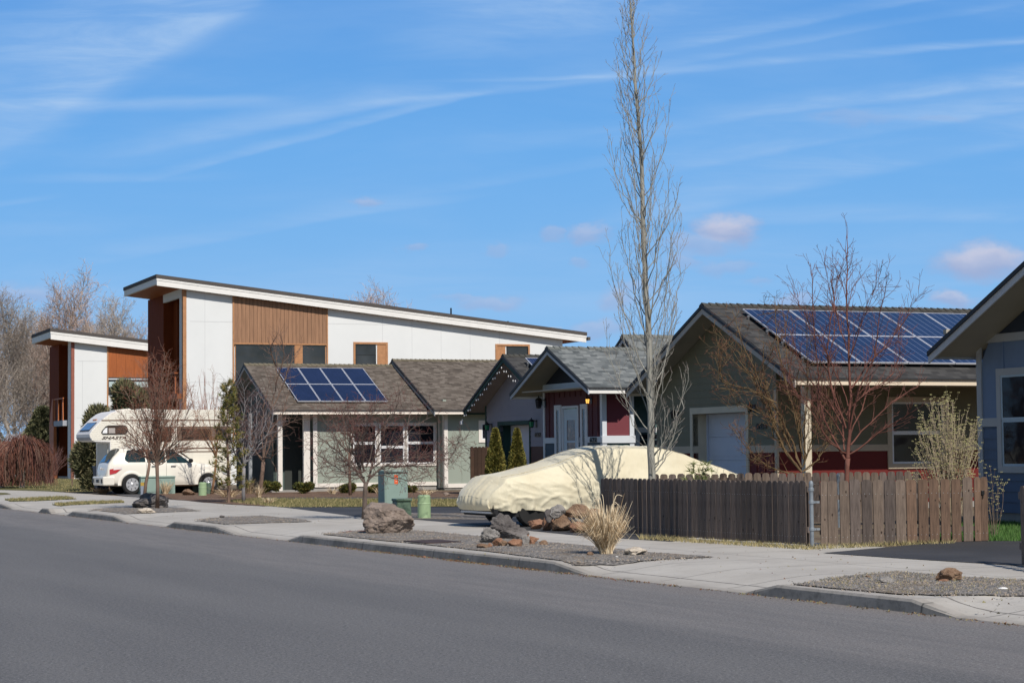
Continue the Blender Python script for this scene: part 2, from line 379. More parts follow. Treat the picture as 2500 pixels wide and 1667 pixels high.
def gravelm(t_,P):
    v=t_.n('ShaderNodeTexVoronoi',{'Vector':P,'Scale':26.0}); n_=t_.noise(P,1.1,5,.65); n2=t_.noise(P,6,4,.7)
    g=t_.n('ShaderNodeSeparateColor',{0:v.outputs['Color']}).outputs[0]
    c=t_.ramp(g,[(0,(.08,.076,.074)),(.45,(.18,.17,.16)),(.8,(.25,.23,.21)),(1,(.40,.37,.34))])
    c=t_.mix(t_.mr(n_,.45,.65,0,.6),c,(.21,.155,.10)); c=t_.mix(t_.mr(n2,.58,.75,0,.6),c,(.20,.17,.11))
    return c,.95,(v.outputs['Distance'],.9,.03)
A_GRAV=groundmat('gravel',gravelm)
def cinderm(t_,P):
    s=t_.noise(P,30,3,.7); return t_.mix(t_.mr(s,.35,.65),(.10,.03,.02),(.26,.10,.07)),.95,(s,.8,.02)
A_CIND=groundmat('red_cinder',cinderm)
def dirtm(t_,P):
    a=t_.noise(P,.6,5,.65); b=t_.noise(P,8,5,.75)
    c=t_.mix(t_.mr(a,.35,.65),(.13,.10,.07),(.20,.165,.11)); c=t_.mix(t_.mr(b,.45,.65),c,(.09,.06,.04)); return c,.95,(b,.8,.03)
A_DIRT=groundmat('bare_soil',dirtm)
def mulchm(t_,P):
    b=t_.noise(P,14,5,.8); a=t_.noise(P,2,4)
    c=t_.mix(t_.mr(b,.4,.62),(.07,.04,.027),(.24,.15,.10)); c=t_.mix(t_.mr(a,.5,.7,0,.5),c,(.28,.22,.16)); return c,.95,(b,.9,.03)
A_MULCH=groundmat('bark_mulch',mulchm)
def lawnm(t_,P):
    a=t_.noise(P,.9,5,.7); b=t_.noise(P,25,4,.75)
    c=t_.mix(t_.mr(a,.35,.65),(.085,.095,.03),(.20,.17,.075)); c=t_.mix(t_.mr(b,.45,.65),c,(.055,.06,.02)); return c,.95,(b,.9,.03)
A_LAWN=groundmat('winter_lawn',lawnm)
def greenm(t_,P):
    b=t_.noise(P,25,4,.75); return t_.mix(t_.mr(b,.4,.65),(.03,.06,.012),(.07,.13,.03)),.95,(b,.9,.03)
A_GREEN=groundmat('green_lawn',greenm)
A_PATH=pmat('path_asphalt',(.085,.083,.085),.9,.2,1.5,bump=.2)
# ---- ground: base sheet that reaches the horizon, below everything; the road is cut in as its own lower sheet
g=MB(); S=3000
g.quad((-S,-200,-.06),(S,-200,-.06),(S,S,-.06),(-S,S,-.06)); struct('ground',g,A_DIRT)
g=MB()
tv=[t_ for t_ in tvals if t_<=330]
for a,b in zip(tv,tv[1:]):
    g.quad(W(a,5.0,.118),W(a,400,.118),W(b,400,.118),W(b,5.0,.118))
struct('yard_ground',g,A_DIRT)
g=MB(); g.quad(W(-60,-16,0),W(-60,.02,0),W(330,.02,0),W(330,-16,0)); struct('road',g,A_ROAD)
g=MB(); g.quad(W(-60,-16,.01),W(330,-16,.01),W(330,-80,.01),W(-60,-80,.01)); struct('far_verge',g,A_LAWN)
# kerb: face, rounded nose, top
g=MB(); kw=.16
for a,b in zip(tv,tv[1:]):
    pa,pb=[],[]
    for t_,L in ((a,pa),(b,pb)):
        k=kf(t_); h=.012+(.13-.012)*k; wob=.008*noise.noise(Vector((t_*.7,0,0)))
        L+= [W(t_,0.0,-.02),W(t_,.018+wob*k,max(h-.025,.004)),W(t_,.04+wob*k,h+.002),W(t_,kw,h+.004),W(t_,kw+.001,-.02)]
    for i in range(4): g.quad(pa[i],pb[i],pb[i+1],pa[i+1])
for i in range(len(g.f)): g.f[i]=g.f[i][::-1]
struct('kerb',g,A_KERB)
# concrete: aprons + sidewalk
svl=[kw,.35,.6,.9,1.2,1.5,2.0,3.0,4.0,5.0,5.9]
g=MB()
def cz(t_,s_): return .13*max(kf(t_)*1.0,smooth((s_+.1)/1.6)) if s_<1.5 else .13
for a,b in zip(tv,tv[1:]):
    for s0,s1 in zip(svl,svl[1:]):
        g.quad(W(a,s0,cz(a,s0)),W(a,s1,cz(a,s1)),W(b,s1,cz(b,s1)),W(b,s0,cz(b,s0)))
struct('sidewalk',g,A_CONC)
def poly(name,pts,m,z,kind='structure',label=None,sub=True):
    g=MB(); P=[G(x,y,YZ) for x,y in pts]; g.quad(*[(p.x,p.y,(cz(*ts(p))+z-.13 if 0<ts(p)[1]<1.5 else z)) for p in P]); 
    me=g.mesh(name,m)
    import bmesh
    bm=bmesh.new(); bm.from_mesh(me); bmesh.ops.triangulate(bm,faces=bm.faces[:])
    if 'bed' in name or 'verge' in name:
        for _ in range(2): bmesh.ops.subdivide_edges(bm,edges=bm.edges[:],cuts=2,use_grid_fill=True)
        for v in bm.verts:
            q=ts(v.co); v.co.z=(cz(*q)+z-.13+.004 if 0<q[1]<1.5 else z+.002)
    bmesh.ops.recalc_face_normals(bm,faces=bm.faces[:])
    for f in bm.faces:
        if f.normal.z<0: f.normal_flip()
    bm.to_mesh(me); bm.free()
    o=link(name,me); o['kind']=kind
    if label: o['label']=label
    return P
def rough(pts,amp=1.5,seed=0,n=6):
    """subdivide a pixel polygon and roughen its edge"""
    rg=random.Random(seed); out=[]
    for i,(a,b) in enumerate(zip(pts,pts[1:]+pts[:1])):
        for k in range(n):
            f=k/n; out.append((a[0]+(b[0]-a[0])*f+rg.uniform(-amp,amp)*2,a[1]+(b[1]-a[1])*f+(rg.uniform(-amp,amp)*.4 if k else 0)))
    return out
Y1=.1335; Y2=.1375; Y3=.1415
# yard surfaces behind the sidewalk
bk=W(-60,5.9),W(330,5.9)
poly('driveway',[(2010,1350),(2200,1333),(2290,1324),(2420,1321),(2560,1321),(2560,1392),(2490,1381),(2200,1363)],A_DARK,Y2)
poly('driveway.001',[(1005,1267),(1120,1277),(1300,1296),(1420,1308),(1640,1322),(1900,1262),(1700,1228),(1240,1236),(1200,1259),(1010,1258)],A_DARK,Y1)
poly('gravel_strip',rough([(1003,1252),(1230,1254),(1215,1266),(1205,1269),(1003,1267)],1,3),A_GRAV,Y2)
poly('driveway.002',[(690,1238),(1142,1237),(1250,1242),(1210,1256),(1002,1255),(940,1262),(880,1262),(790,1250)],A_DARK,Y1)
poly('lawn',rough([(545,1224),(620,1218),(1132,1220),(1145,1236),(690,1238),(620,1233)],1.2,5),A_LAWN,Y2)
poly('path',[(545,1213.5),(1145,1213.5),(1145,1221),(552,1222)],A_PATH,Y1)
poly('planting_bed',rough([(480,1199),(1300,1199),(1300,1214),(480,1214)],1,6),A_MULCH,Y2)
poly('planting_bed.001',rough([(345,1190),(545,1195),(620,1205),(650,1236),(560,1231),(430,1220),(380,1210)],1.5,7),A_MULCH,Y3)
poly('lawn.001',rough([(-400,1166),(215,1170),(240,1188),(330,1202),(150,1200),(-400,1186)],1.5,8),A_LAWN,Y2)
poly('driveway.003',[(225,1190),(330,1185),(480,1188),(560,1196),(380,1218),(290,1209)],A_PATH,Y2+.001)
poly('green_lawn',rough([(2290,1320),(2300,1300),(2330,1276),(2600,1268),(2600,1322)],1.2,9),A_GREEN,Y3)
BEDA=[(1935,1428),(2055,1408),(2190,1396),(2335,1408),(2560,1420),(2560,1453),(2300,1454),(2200,1452)]
BEDB=[(782,1303),(884,1296),(1014,1295),(1180,1310),(1450,1334),(1578,1348),(1748,1360),(1600,1367),(1400,1373),(1344,1366),(1181,1345),(980,1324),(800,1306)]
BEDC=[(472,1268.5),(553,1261.5),(638,1259),(740,1268),(762,1273.5),(640,1277),(548,1280),(521,1277)]
BEDD=[(213,1243),(264,1240),(315,1238),(446,1240),(489,1247),(306,1255),(277,1251)]
BEDE=[(128,1231),(204,1226),(298,1224),(304,1227),(149,1234)]
BEDF=[(9,1220),(85,1215),(162,1213),(187,1218),(85,1223),(26,1224)]
poly('gravel_bed',rough(BEDA,2,10),A_GRAV,Y2+.002); poly('gravel_bed.001',rough(BEDB,2,11),A_GRAV,Y2+.002)
poly('gravel_bed.002',rough(BEDC,1,12),A_GRAV,Y2+.002); poly('gravel_bed.003',rough(BEDD,1,13),A_GRAV,Y2+.002)
poly('grass_verge',rough(BEDE,1,14),A_LAWN,Y2+.002); poly('grass_verge.001',rough(BEDF,1,15),A_LAWN,Y2+.002)
poly('grass_verge.002',[(-200,1200),(15,1203),(27,1206),(0,1208),(-200,1206)],A_LAWN,Y2+.002)
poly('red_cinder_patch',rough([(782,1302.5),(850,1297),(895,1296),(880,1303),(800,1305)],.6,16),A_CIND,Y3+.002)
# fine steel cover in the big bed
c=MB(); P=[G(*q) for q in ((985,1323),(1040,1329),(1126,1325),(1070,1320))]
c.hexa([(p.x,p.y,.135) for p in P],[(p.x,p.y,.158) for p in P]); o=link('utility_cover',c.mesh('utility_cover',pmat('rusty_steel',(.055,.035,.03),.8,.3,4,bump=.3)))
tag(o,'flat dark brown steel cover lying in the gravel behind the kerb','cover')
def inpoly(p,P):
    r=False; n=len(P)
    for i in range(n):
        a,b=P[i],P[(i+1)%n]
        if (a[1]>p[1])!=(b[1]>p[1]) and p[0]<(b[0]-a[0])*(p[1]-a[1])/(b[1]-a[1])+a[0]: r=not r
    return r
def scatter(pix,n,seed):
    P=[G(x,y) for x,y in pix]; P=[(p.x,p.y) for p in P]; rg=random.Random(seed)
    x0=min(p[0] for p in P);x1=max(p[0] for p in P);y0=min(p[1] for p in P);y1=max(p[1] for p in P); out=[]
    for _ in range(n*30):
        q=(rg.uniform(x0,x1),rg.uniform(y0,y1))
        if inpoly(q,P): out.append(q)
        if len(out)>=n: break
    return out
# loose stones and dead leaves on gravel
def pebbles(name,pixes,n,seed,m,r0,r1,label,flat=.6):
    g=MB(); rg=random.Random(seed)
    for pix,nn in zip(pixes,n):
        for x,y in scatter(pix,nn,seed+1):
            r=rg.uniform(r0,r1); z=YZ+.008; a0=rg.uniform(0,6)
            i=len(g.v); k=5
            for j in range(k):
                a=a0+j*6.283/k; rr=r*rg.uniform(.7,1.15); g.v.append((x+rr*math.cos(a),y+rr*math.sin(a),z-.006))
            for j in range(k):
                a=a0+j*6.283/k; rr=r*rg.uniform(.35,.6); g.v.append((x+rr*math.cos(a),y+rr*math.sin(a),z+r*flat*rg.uniform(.7,1.2)))
            g.f.append(tuple(i+k+j for j in range(k)))
            for j in range(k): g.f.append((i+j,i+(j+1)%k,i+k+(j+1)%k,i+k+j))
            g.m+=[rg.choice((0,0,1))]*(k+1)
    return struct(name,g,m,label,'stuff')
pebbles('gravel_stones',[BEDA,BEDB,BEDC,BEDD],[2600,4200,900,700],21,[pmat('stone_grey',(.20,.19,.18),.9,.35,9),pmat('stone_tan',(.30,.25,.20),.9,.35,9)],.008,.022,'loose grey and tan gravel stones in the kerbside beds')
def grown(P,k): cx_=sum(p[0] for p in P)/len(P); cy_=sum(p[1] for p in P)/len(P); return [(cx_+(x-cx_)*k,cy_+(y-cy_)*(k+.05)) for x,y in P]
pebbles('spilled_gravel',[grown(BEDA,1.05),grown(BEDB,1.03),grown(BEDC,1.05),grown(BEDD,1.05)],[900,1600,300,300],24,[MATS['stone_grey'],MATS['stone_tan']],.006,.014,'stray gravel spilled over the bed edges onto the concrete')
def blades(name,pixes,n,seed,mats,h0,h1,w_,label,z=YZ,lean=.5):
    g=MB(); rg=random.Random(seed)
    for pix,nn in zip(pixes,n):
        for x,y in scatter(pix,nn,seed+3):
            h=rg.uniform(h0,h1); a=rg.uniform(0,6.283); l=rg.uniform(.1,lean)*h; b=rg.uniform(0,6.283)
            dx,dy=math.cos(a)*w_,math.sin(a)*w_
            g.quad((x-dx,y-dy,z),(x+dx,y+dy,z),(x+l*math.cos(b),y+l*math.sin(b),z+h),m=rg.randrange(len(mats)))
    return struct(name,g,mats,label,'stuff')
GB=[pmat('blade_green',(.12,.125,.045),.8,.3,9),pmat('blade_straw',(.36,.30,.15),.85,.25,9),pmat('blade_olive',(.21,.19,.085),.8,.25,9)]
blades('lawn_grass',[[(545,1224),(620,1218),(1132,1220),(1145,1236),(690,1238),(620,1233)],[(0,1166),(215,1170),(240,1188),(330,1202),(150,1200),(0,1189)],BEDE,BEDF],[14000,9000,2500,2200],31,GB,.03,.10,.012,'short yellow green winter grass of the lawns and verges')
blades('green_grass',[[(2290,1320),(2300,1300),(2330,1276),(2520,1272),(2520,1322)]],[9000],33,[pmat('blade_lush',(.05,.13,.02),.7,.3,9),pmat('blade_lush2',(.10,.19,.05),.7,.3,9)],.04,.11,.008,'fresh green grass beside the blue house')
blades('dry_grass_fringe',[[(1560,1317),(1800,1331),(1975,1342),(2080,1337),(2330,1327),(2330,1322),(2060,1333),(1975,1336),(1800,1325),(1560,1310)]],[2600],34,[GB[1],GB[1],GB[2]],.03,.09,.006,'dry grass along the foot of the picket fences',lean=1.2)
g=MB(); rg=random.Random(35)
for _ in range(2600):
    t_=rg.choice((rg.uniform(-4,14),rg.uniform(8.2,17.5),rg.uniform(0,70)))
    if noise.noise(Vector((t_*1.3,5,0)))<-.1 and rg.random()<.8: continue
    s_=-abs(rg.gauss(0,.07))-.004; p=W(t_,s_,.003); a=rg.uniform(0,6.283); h=rg.uniform(.006,.022); b=rg.uniform(0,6.283); w_=.011
    g.quad((p.x-w_*math.cos(a),p.y-w_*math.sin(a),p.z),(p.x+w_*math.cos(a),p.y+w_*math.sin(a),p.z),(p.x+.02*math.cos(b),p.y+.02*math.sin(b),p.z+h),m=rg.choice((0,0,1,2)))
for pix,nn in (([(900,1300),(1500,1345),(1800,1362),(1400,1400),(1330,1400),(800,1310)],70),([(1500,1340),(1980,1338),(2500,1420),(2250,1450),(1880,1430)],90),([(2330,1460),(2560,1460),(2560,1520),(2400,1505)],40),([(300,1215),(1000,1265),(800,1300),(300,1260)],60)):
    for x,y in scatter(pix,nn,nn):
        a=rg.uniform(0,6.283); w_=rg.uniform(.006,.02); g.quad((x-w_*math.cos(a),y-w_*math.sin(a),.139),(x+w_*math.cos(a),y+w_*math.sin(a),.139),(x+w_*math.sin(a),y-w_*math.cos(a),.139+rg.uniform(.004,.02)),m=rg.choice((0,1,2)))
struct('kerbside_litter',g,[pmat('dead_leaf',(.15,.065,.03),.9,.3,9),pmat('dead_leaf_tan',(.24,.17,.09),.9,.3,9),GB[2]],'dead leaves and weeds along the foot of the kerb','stuff')
blades('gravel_weeds',[BEDA],[1300],36,[GB[1],GB[2]],.01,.05,.006,'sparse weeds in the right gravel bed',lean=1.5)
# ------------------------------------------------------------------ houses
YAW=R(22.5); XA=Vector((math.cos(YAW),math.sin(YAW),0)); YA=Vector((-math.sin(YAW),math.cos(YAW),0))
class House:
    def __init__(s,px,py,Y,name,label,cat='house',yaw=YAW,z=YZ,group=None):
        p=PD(px,py,Y); s.O=Vector((p.x,p.y,z)); s.yaw=yaw; s.c=math.cos(yaw); s.s=math.sin(yaw); s.z0=p.z-z
        s.e=thing(name,s.O,yaw,label,cat,group)
    def lw(s,v): return Vector((v.x*s.c+v.y*s.s,-v.x*s.s+v.y*s.c,v.z))
    def hit(s,ax,val,px,py):
        o=s.lw(CAM-s.O); d=s.lw(ray(px,py)); t_=(val-o[ax])/d[ax]; return o+d*t_
    def hitp(s,P,n,px,py):
        o=s.lw(CAM-s.O); d=s.lw(ray(px,py)); t_=(Vector(P)-o).dot(n)/d.dot(n); return o+d*t_
    def fx(s,x,px,py): p=s.hit(0,x,px,py); return p.y,p.z      # on an end wall (normal -x)
    def fy(s,y,px,py): p=s.hit(1,y,px,py); return p.x,p.z      # on a front wall (normal -y)
    def rx(s,x,a,b,c,d):                                       # pixel rect -> y0,y1,z0,z1 on an end wall
        p=s.fx(x,a,b);q=s.fx(x,c,d); r=s.fx(x,a,d); u=s.fx(x,c,b)
        return min(p[0],q[0]),max(p[0],q[0]),(min(r[1],q[1])+max(r[1],q[1]))/2,(p[1]+u[1])/2
    def ry(s,y,a,b,c,d):
        p=s.fy(y,a,b);q=s.fy(y,c,d); r=s.fy(y,a,d); u=s.fy(y,c,b)
        return min(p[0],q[0]),max(p[0],q[0]),(r[1]+q[1])/2,(p[1]+u[1])/2
def roof(H,x0,x1,yE,zE,yR,zR,M,yB=None,fh=.16,fascia_lit=True,caps=True,thick=.10,zB=None,rake=True,rake_h=.2,overs=True):
    """M: shingle, soffit, rake, fascia, cap. zE: underside of fascia at the front eave, zR: top of ridge"""
    yB=2*yR-yE if yB is None else yB
    zt=zE+fh+.03; sl=(zR-zt)/(yR-yE); zb=zR-sl*(yB-yR); L=math.hypot(yR-yE,zR-zt); e=.05
    g=MB()
    def slab(ya,za,yb,zb_,vf):
        # top skin + drip edge + soffit; ya is the eave, yb the ridge
        LL=math.hypot(yb-ya,zb_-za); u=[(x0,0),(x1,0),(x1,LL),(x0,LL)]
        tp=[(x0-.03,ya,za),(x1+.03,ya,za),(x1+.03,yb,zb_),(x0-.03,yb,zb_)]; bt=[(p[0],p[1],p[2]-.035) for p in tp]
        if vf: tp=tp; 
        o=(0,1,2,3) if ya<yb else (3,2,1,0)
        g.quad(*[tp[i] for i in o],m=0,uv=[u[i] for i in o]); g.quad(*[bt[i] for i in reversed(o)],m=1)
        for i in range(4):
            a,b=o[i],o[(i+1)%4]; g.quad(bt[a],bt[b],tp[b],tp[a],m=2)
    sgn=1
    slab(yE-e,zt-sl*e,yR,zR,1); slab(yB+e,zb-sl*e,yR,zR,1)
    part('roof',g,[M['shingle'],M['soffit'],M['edge']],H.e)
    # sheathing / soffit body
    g=MB(); k=thick
    for (ya,za) in ((yE+.03,zt+sl*.03),(yB-.03,zb+sl*.03)):
        g.hexa([(x0+.03,ya,za-.04-k),(x1,ya,za-.04-k),(x1,yR,zR-.04-k),(x0+.03,yR,zR-.04-k)],[(x0+.03,ya,za-.04),(x1,ya,za-.04),(x1,yR,zR-.04),(x0+.03,yR,zR-.04)])
    part('soffit',g,M['soffit'],H.e)
    g=MB(); g.box(x0-.005,x1,yE-.0,yE+.03,zE,zE+fh); part('fascia',g,M['fascia'],H.e); g=MB(); g.box(x0,x1,yB-.03,yB,zE,zE+fh); part('fascia',g,M['fascia'],H.e)
    if rake:
        g=MB(); h=rake_h; A=[(yE-.02,zt-sl*.02),(yR,zR),(yB+.02,zb-sl*.02)]
        for a,b in ((A[0],A[1]),(A[1],A[2])):
            g.hexa([(x0-.035,a[0],a[1]-.04-h),(x0+.0,a[0],a[1]-.04-h),(x0,b[0],b[1]-.04-h),(x0-.035,b[0],b[1]-.04-h)],[(x0-.035,a[0],a[1]-.036),(x0,a[0],a[1]-.036),(x0,b[0],b[1]-.036),(x0-.035,b[0],b[1]-.036)])
        for i in range(len(g.f)): pass
        part('rake_board',g,M['rake'],H.e)
        g=MB(); h2=.05
        for a,b in ((A[0],A[1]),(A[1],A[2])):
            g.hexa([(x0-.065,a[0],a[1]-.05-h2),(x0-.036,a[0],a[1]-.05-h2),(x0-.036,b[0],b[1]-.05-h2),(x0-.065,b[0],b[1]-.05-h2)],[(x0-.065,a[0],a[1]-.012),(x0-.036,a[0],a[1]-.012),(x0-.036,b[0],b[1]-.012),(x0-.065,b[0],b[1]-.012)])
        part('drip_edge',g,M['edge'],H.e)
    if caps:
        g=MB(); n=int((x1-x0)/.2); rg=random.Random(int(x1*10))
        for i in range(n):
            xa=x0-.05+i*.2; hh=rg.uniform(-.004,.004)
            for sgn in (-1,1):
                w_=.14; g.hexa([(xa,yR,zR+.002),(xa+.26,yR,zR-.01+.002),(xa+.26,yR+sgn*w_,zR-sl*w_-.008),(xa,yR+sgn*w_,zR-sl*w_+.004)][::sgn],[(xa,yR,zR+.05+hh),(xa+.26,yR,zR+.018),(xa+.26,yR+sgn*w_,zR-sl*w_+.014),(xa,yR+sgn*w_,zR-sl*w_+.04+hh)][::sgn])
        part('ridge_cap',g,M['cap'],H.e)
    return dict(yE=yE,yR=yR,yB=yB,zt=zt,zR=zR,sl=sl,zb=zb,x0=x0,x1=x1)
def subtract(u0,u1,hs):
    segs=[(u0,u1)]
    for a,b in hs:
        n=[]
        for p,q in segs:
            if b<=p or a>=q: n.append((p,q))
            else:
                if a>p: n.append((p,a))
                if b<q: n.append((b,q))
        segs=n
    return [s for s in segs if s[1]-s[0]>.003]
def siding(g,ax,pos,rng,z0,z1,ex=.18,holes=(),depth=.12,lip=.014,m=0):
    """courses of lap siding; rng(z)->(u0,u1); ax 0: wall normal -x, 1: wall normal -y"""
    zs=set(); z=z0
    while z<z1-1e-4: zs.add(round(z,4)); z+=ex
    zs=sorted(zs)+[z1]
    for za,zb in zip(zs,zs[1:]):
        cuts=sorted({za,zb}|{h for q in holes for h in (q[2],q[3]) if za<h<zb})
        for a,b in zip(cuts,cuts[1:]):
            if b-a<.002: continue
            la=rng(a+1e-4); lb=rng(b-1e-4)
            if la[1]-la[0]<.01: continue
            hs=[(q[0],q[1]) for q in holes if q[2]<=a+1e-4 and q[3]>=b-1e-4]
            for u0,u1 in subtract(la[0],la[1],hs):
                v0,v1=max(u0,lb[0]),min(u1,lb[1])
                if v1<=v0: v0=v1=(v0+v1)/2
                fa=lip*(1-(a-za)/max(zb-za,1e-5)); fb=lip*(1-(b-za)/max(zb-za,1e-5))
                if ax==0: g.hexa([(pos-fa,u0,a),(pos+depth,u0,a),(pos+depth,u1,a),(pos-fa,u1,a)][::-1],[(pos-fb,v0,b),(pos+depth,v0,b),(pos+depth,v1,b),(pos-fb,v1,b)][::-1],m)
                else: g.hexa([(u0,pos-fa,a),(u1,pos-fa,a),(u1,pos+depth,a),(u0,pos+depth,a)],[(v0,pos-fb,b),(v1,pos-fb,b),(v1,pos+depth,b),(v0,pos+depth,b)],m)
def gable_rng(Rf,y0,y1,drop=.16):
    def f(z):
        zz=z+drop
        a=Rf['yR']-(Rf['zR']-zz)/Rf['sl']; b=Rf['yR']+(Rf['zR']-zz)/Rf['sl']
        return max(y0,a),min(y1,b)
    return f
def ring(g,ax,pos,u0,u1,z0,z1,w_,out,th=.05,m=0,sill=0):
    """rectangular frame lying on a wall, outer rect given"""
    def bx(a,b,c,d,o=0):
        if ax==0: g.box(pos-out-o,pos-out+th,a,b,c,d,m)
        else: g.box(a,b,pos-out-o,pos-out+th,c,d,m)
    bx(u0,u0+w_,z0+w_,z1-w_); bx(u1-w_,u1,z0+w_,z1-w_); bx(u0,u1,z1-w_,z1); bx(u0-sill,u1+sill,z0,z0+w_,sill*.5)
def window(H,ax,pos,u0,u1,z0,z1,trim,sash,glass,tw=.09,mid=None,out=.035,sw=.045,vert=(),label=None,blind=None):
    g=MB(); ring(g,ax,pos,u0,u1,z0,z1,tw,out,th=out+.01); f=part('window',g,trim,H.e,label)
    a,b,c,d=u0+tw,u1-tw,z0+tw,z1-tw
    us=[a]+list(vert)+[b]; 
    for p,q in zip(us,us[1:]):
        g=MB(); 
        if mid is None: ring(g,ax,pos,p,q,c,d,sw,out-.012,th=.03)
        else:
            ring(g,ax,pos,p,q,mid,d,sw,out-.012,th=.03); ring(g,ax,pos,p+.006,q-.006,c,mid-.001,sw,out-.018,th=.024)
        part('sash',g,sash,f)
        g=MB()
        if ax==0: g.box(pos-.012,pos-.004,p+sw*.5,q-sw*.5,c+sw*.5,d-sw*.5)
        else: g.box(p+sw*.5,q-sw*.5,pos-.012,pos-.004,c+sw*.5,d-sw*.5)
        part('pane',g,glass,f)
    return f
def text(name,s_,H,ax,pos,u,z,h,m,ext=.012,shear=0,space=1.0,wfac=1.0):
    cu=bpy.data.curves.new(name,'FONT'); cu.body=s_; cu.size=h*1.4; cu.extrude=ext/2; cu.shear=shear; cu.space_character=space; cu.offset=.0035*h/.12
    ob=bpy.data.objects.new('tmp',cu); COL.objects.link(ob); dg=bpy.context.evaluated_depsgraph_get(); me=bpy.data.meshes.new_from_object(ob.evaluated_get(dg)); bpy.data.objects.remove(ob); bpy.data.curves.remove(cu)
    me.name=name; me.materials.clear(); me.materials.append(m)
    o=link(name,me,H.e if isinstance(H,House) else H)
    # text lies in local XY, reads along +X. end wall (normal -x) seen from -x: reading direction is -y
    if ax==0: o.matrix_local=Matrix(((0,0,-1,pos),(-wfac,0,0,u),(0,1,0,z),(0,0,0,1)))
    else: o.matrix_local=Matrix(((wfac,0,0,u),(0,0,-1,pos),(0,1,0,z),(0,0,0,1)))
    return o
def lantern(H,x,y,z,glass,on=False,s_=1.0,ax=0):
    g=MB(); b=MATS['black_metal']
    sx,sy=(-.13*s_,0) if ax==0 else (0,-.13*s_)
    g.box(x-.02,x+.0,y-.05*s_,y+.05*s_,z-.09*s_,z+.09*s_) if ax==0 else g.box(x-.05*s_,x+.05*s_,y-.02,y,z-.09*s_,z+.09*s_)
    g.bar((x,y,z+.05*s_),(x+sx,y+sy,z+.11*s_),.02,.02)
    c=(x+sx,y+sy,z-.08*s_)
    g.lathe([(.085*s_,.13*s_),(.05*s_,.175*s_),(.015*s_,.20*s_),(.012*s_,.23*s_)],6,c); g.lathe([(.05*s_,-.02*s_),(.055*s_,0)],6,c)
    for k in range(6):
        a=k*math.pi/3; g.bar((c[0]+.052*s_*math.cos(a),c[1]+.052*s_*math.sin(a),c[2]),(c[0]+.075*s_*math.cos(a),c[1]+.075*s_*math.sin(a),c[2]+.13*s_),.008,.008)
    o=part('wall_lantern',g,b,H.e)
    g=MB(); g.lathe([(.046*s_,.002),(.066*s_,.126*s_)],6,c); part('lantern_glass',g,glass,o)
# materials
BLK=pmat('black_metal',(.012,.012,.012),.4,.1,5); WHT=pmat('white_vinyl',(.74,.75,.76),.45,.03,3)
GL=glassmat('window_glass',(.012,.014,.02),.05,.22); GLB=glassmat('window_glass_dim',(.05,.05,.055),.15)
def paint(name,c,**k):
    k.setdefault('var',.07); k.setdefault('scale',1.6); k.setdefault('bump',.08); k.setdefault('bscale',30); return pmat(name,c,.7,**k)
SH_BR=shingle('shingle_brown',(.075,.062,.050),(.135,.112,.092),(.215,.185,.155))
SH_BK=shingle('shingle_charcoal',(.034,.034,.034),(.060,.059,.058),(.10,.098,.095))
SH_GR=shingle('shingle_grey',(.075,.085,.088),(.155,.170,.172),(.27,.285,.28))
CAPB=pmat('cap_brown',(.15,.13,.09),.9,.3,8); CAPK=pmat('cap_charcoal',(.06,.058,.05),.9,.3,8); CAPG=pmat('cap_grey',(.15,.16,.15),.9,.3,8)
EDGE=pmat('roof_edge',(.03,.032,.036),.6,.1,3)
# ============ olive house with the solar array
CRM=paint('cream_trim',(.60,.53,.40)); OLV=paint('olive_siding',(.185,.172,.112)); DRED=paint('dark_red_siding',(.14,.016,.013)); SOFT=paint('soffit_tan',(.34,.31,.24)); TAN=paint('tan_trim',(.50,.42,.31))
M1=dict(shingle=SH_BK,soffit=SOFT,rake=paint('rake_taupe',(.44,.41,.37)),fascia=paint('cream_fascia',(.74,.63,.48)),edge=EDGE,cap=CAPK)
H=House(1942,939,45,'house','olive green and dark red house with a large solar array on its charcoal roof','house')
yR,zR=H.fx(0,1717,743); zE=H.z0; x1=19
Rf=roof(H,0,x1,0,zE,yR,zR,M1)
print('OLIVE',yR,zR,zE,Rf['sl'])
yb=Rf['yB']; gw=.62      # gable wall plane
zb0,_z=H.fx(gw,1760,1099)[1],0; bz1=H.fx(gw,1850,1087)[1]; bz0=H.fx(gw,1850,1105)[1]
yc=H.fx(gw,1897,1000)[0]    # near corner of the gable wall
gy0,gy1,gz0,gz1=H.rx(gw,1692,1008,1825,1170); gz0=.05
gr=gable_rng(Rf,yc,yb-.5)
g=MB(); siding(g,0,gw,gr,bz1,zR-.05,.178,[(gy0,gy1,gz0,gz1)],depth=.14); siding(g,0,gw,gr,.15,bz0,.6,[(gy0,gy1,gz0,gz1)],depth=.14,lip=0,m=1)
for k in range(22):
    yy_=yc+.2+k*.4
    if yy_<yb-.5 and not(gy0-.1<yy_<gy1+.1): g.box(gw-.015,gw,yy_,yy_+.05,.15,bz0,m=1)
g.box(gw,gw+.14,yc,yb-.5,0,.15,2)
part('wall',g,[OLV,DRED,pmat('foundation',(.30,.29,.27),.9,.1,4)],H.e)
for a,b in subtract(yc-.02,yb-.5,[(gy0-.12,gy1+.12)]): g=MB(); g.box(gw-.03,gw-.0005,a,b,bz0,bz1); part('belt_trim',g,TAN,H.e)
g=MB(); g.box(gw-.032,gw+.02,yc-.022,yc+.09,.0,2.9)
part('corner_trim',g,TAN,H.e)
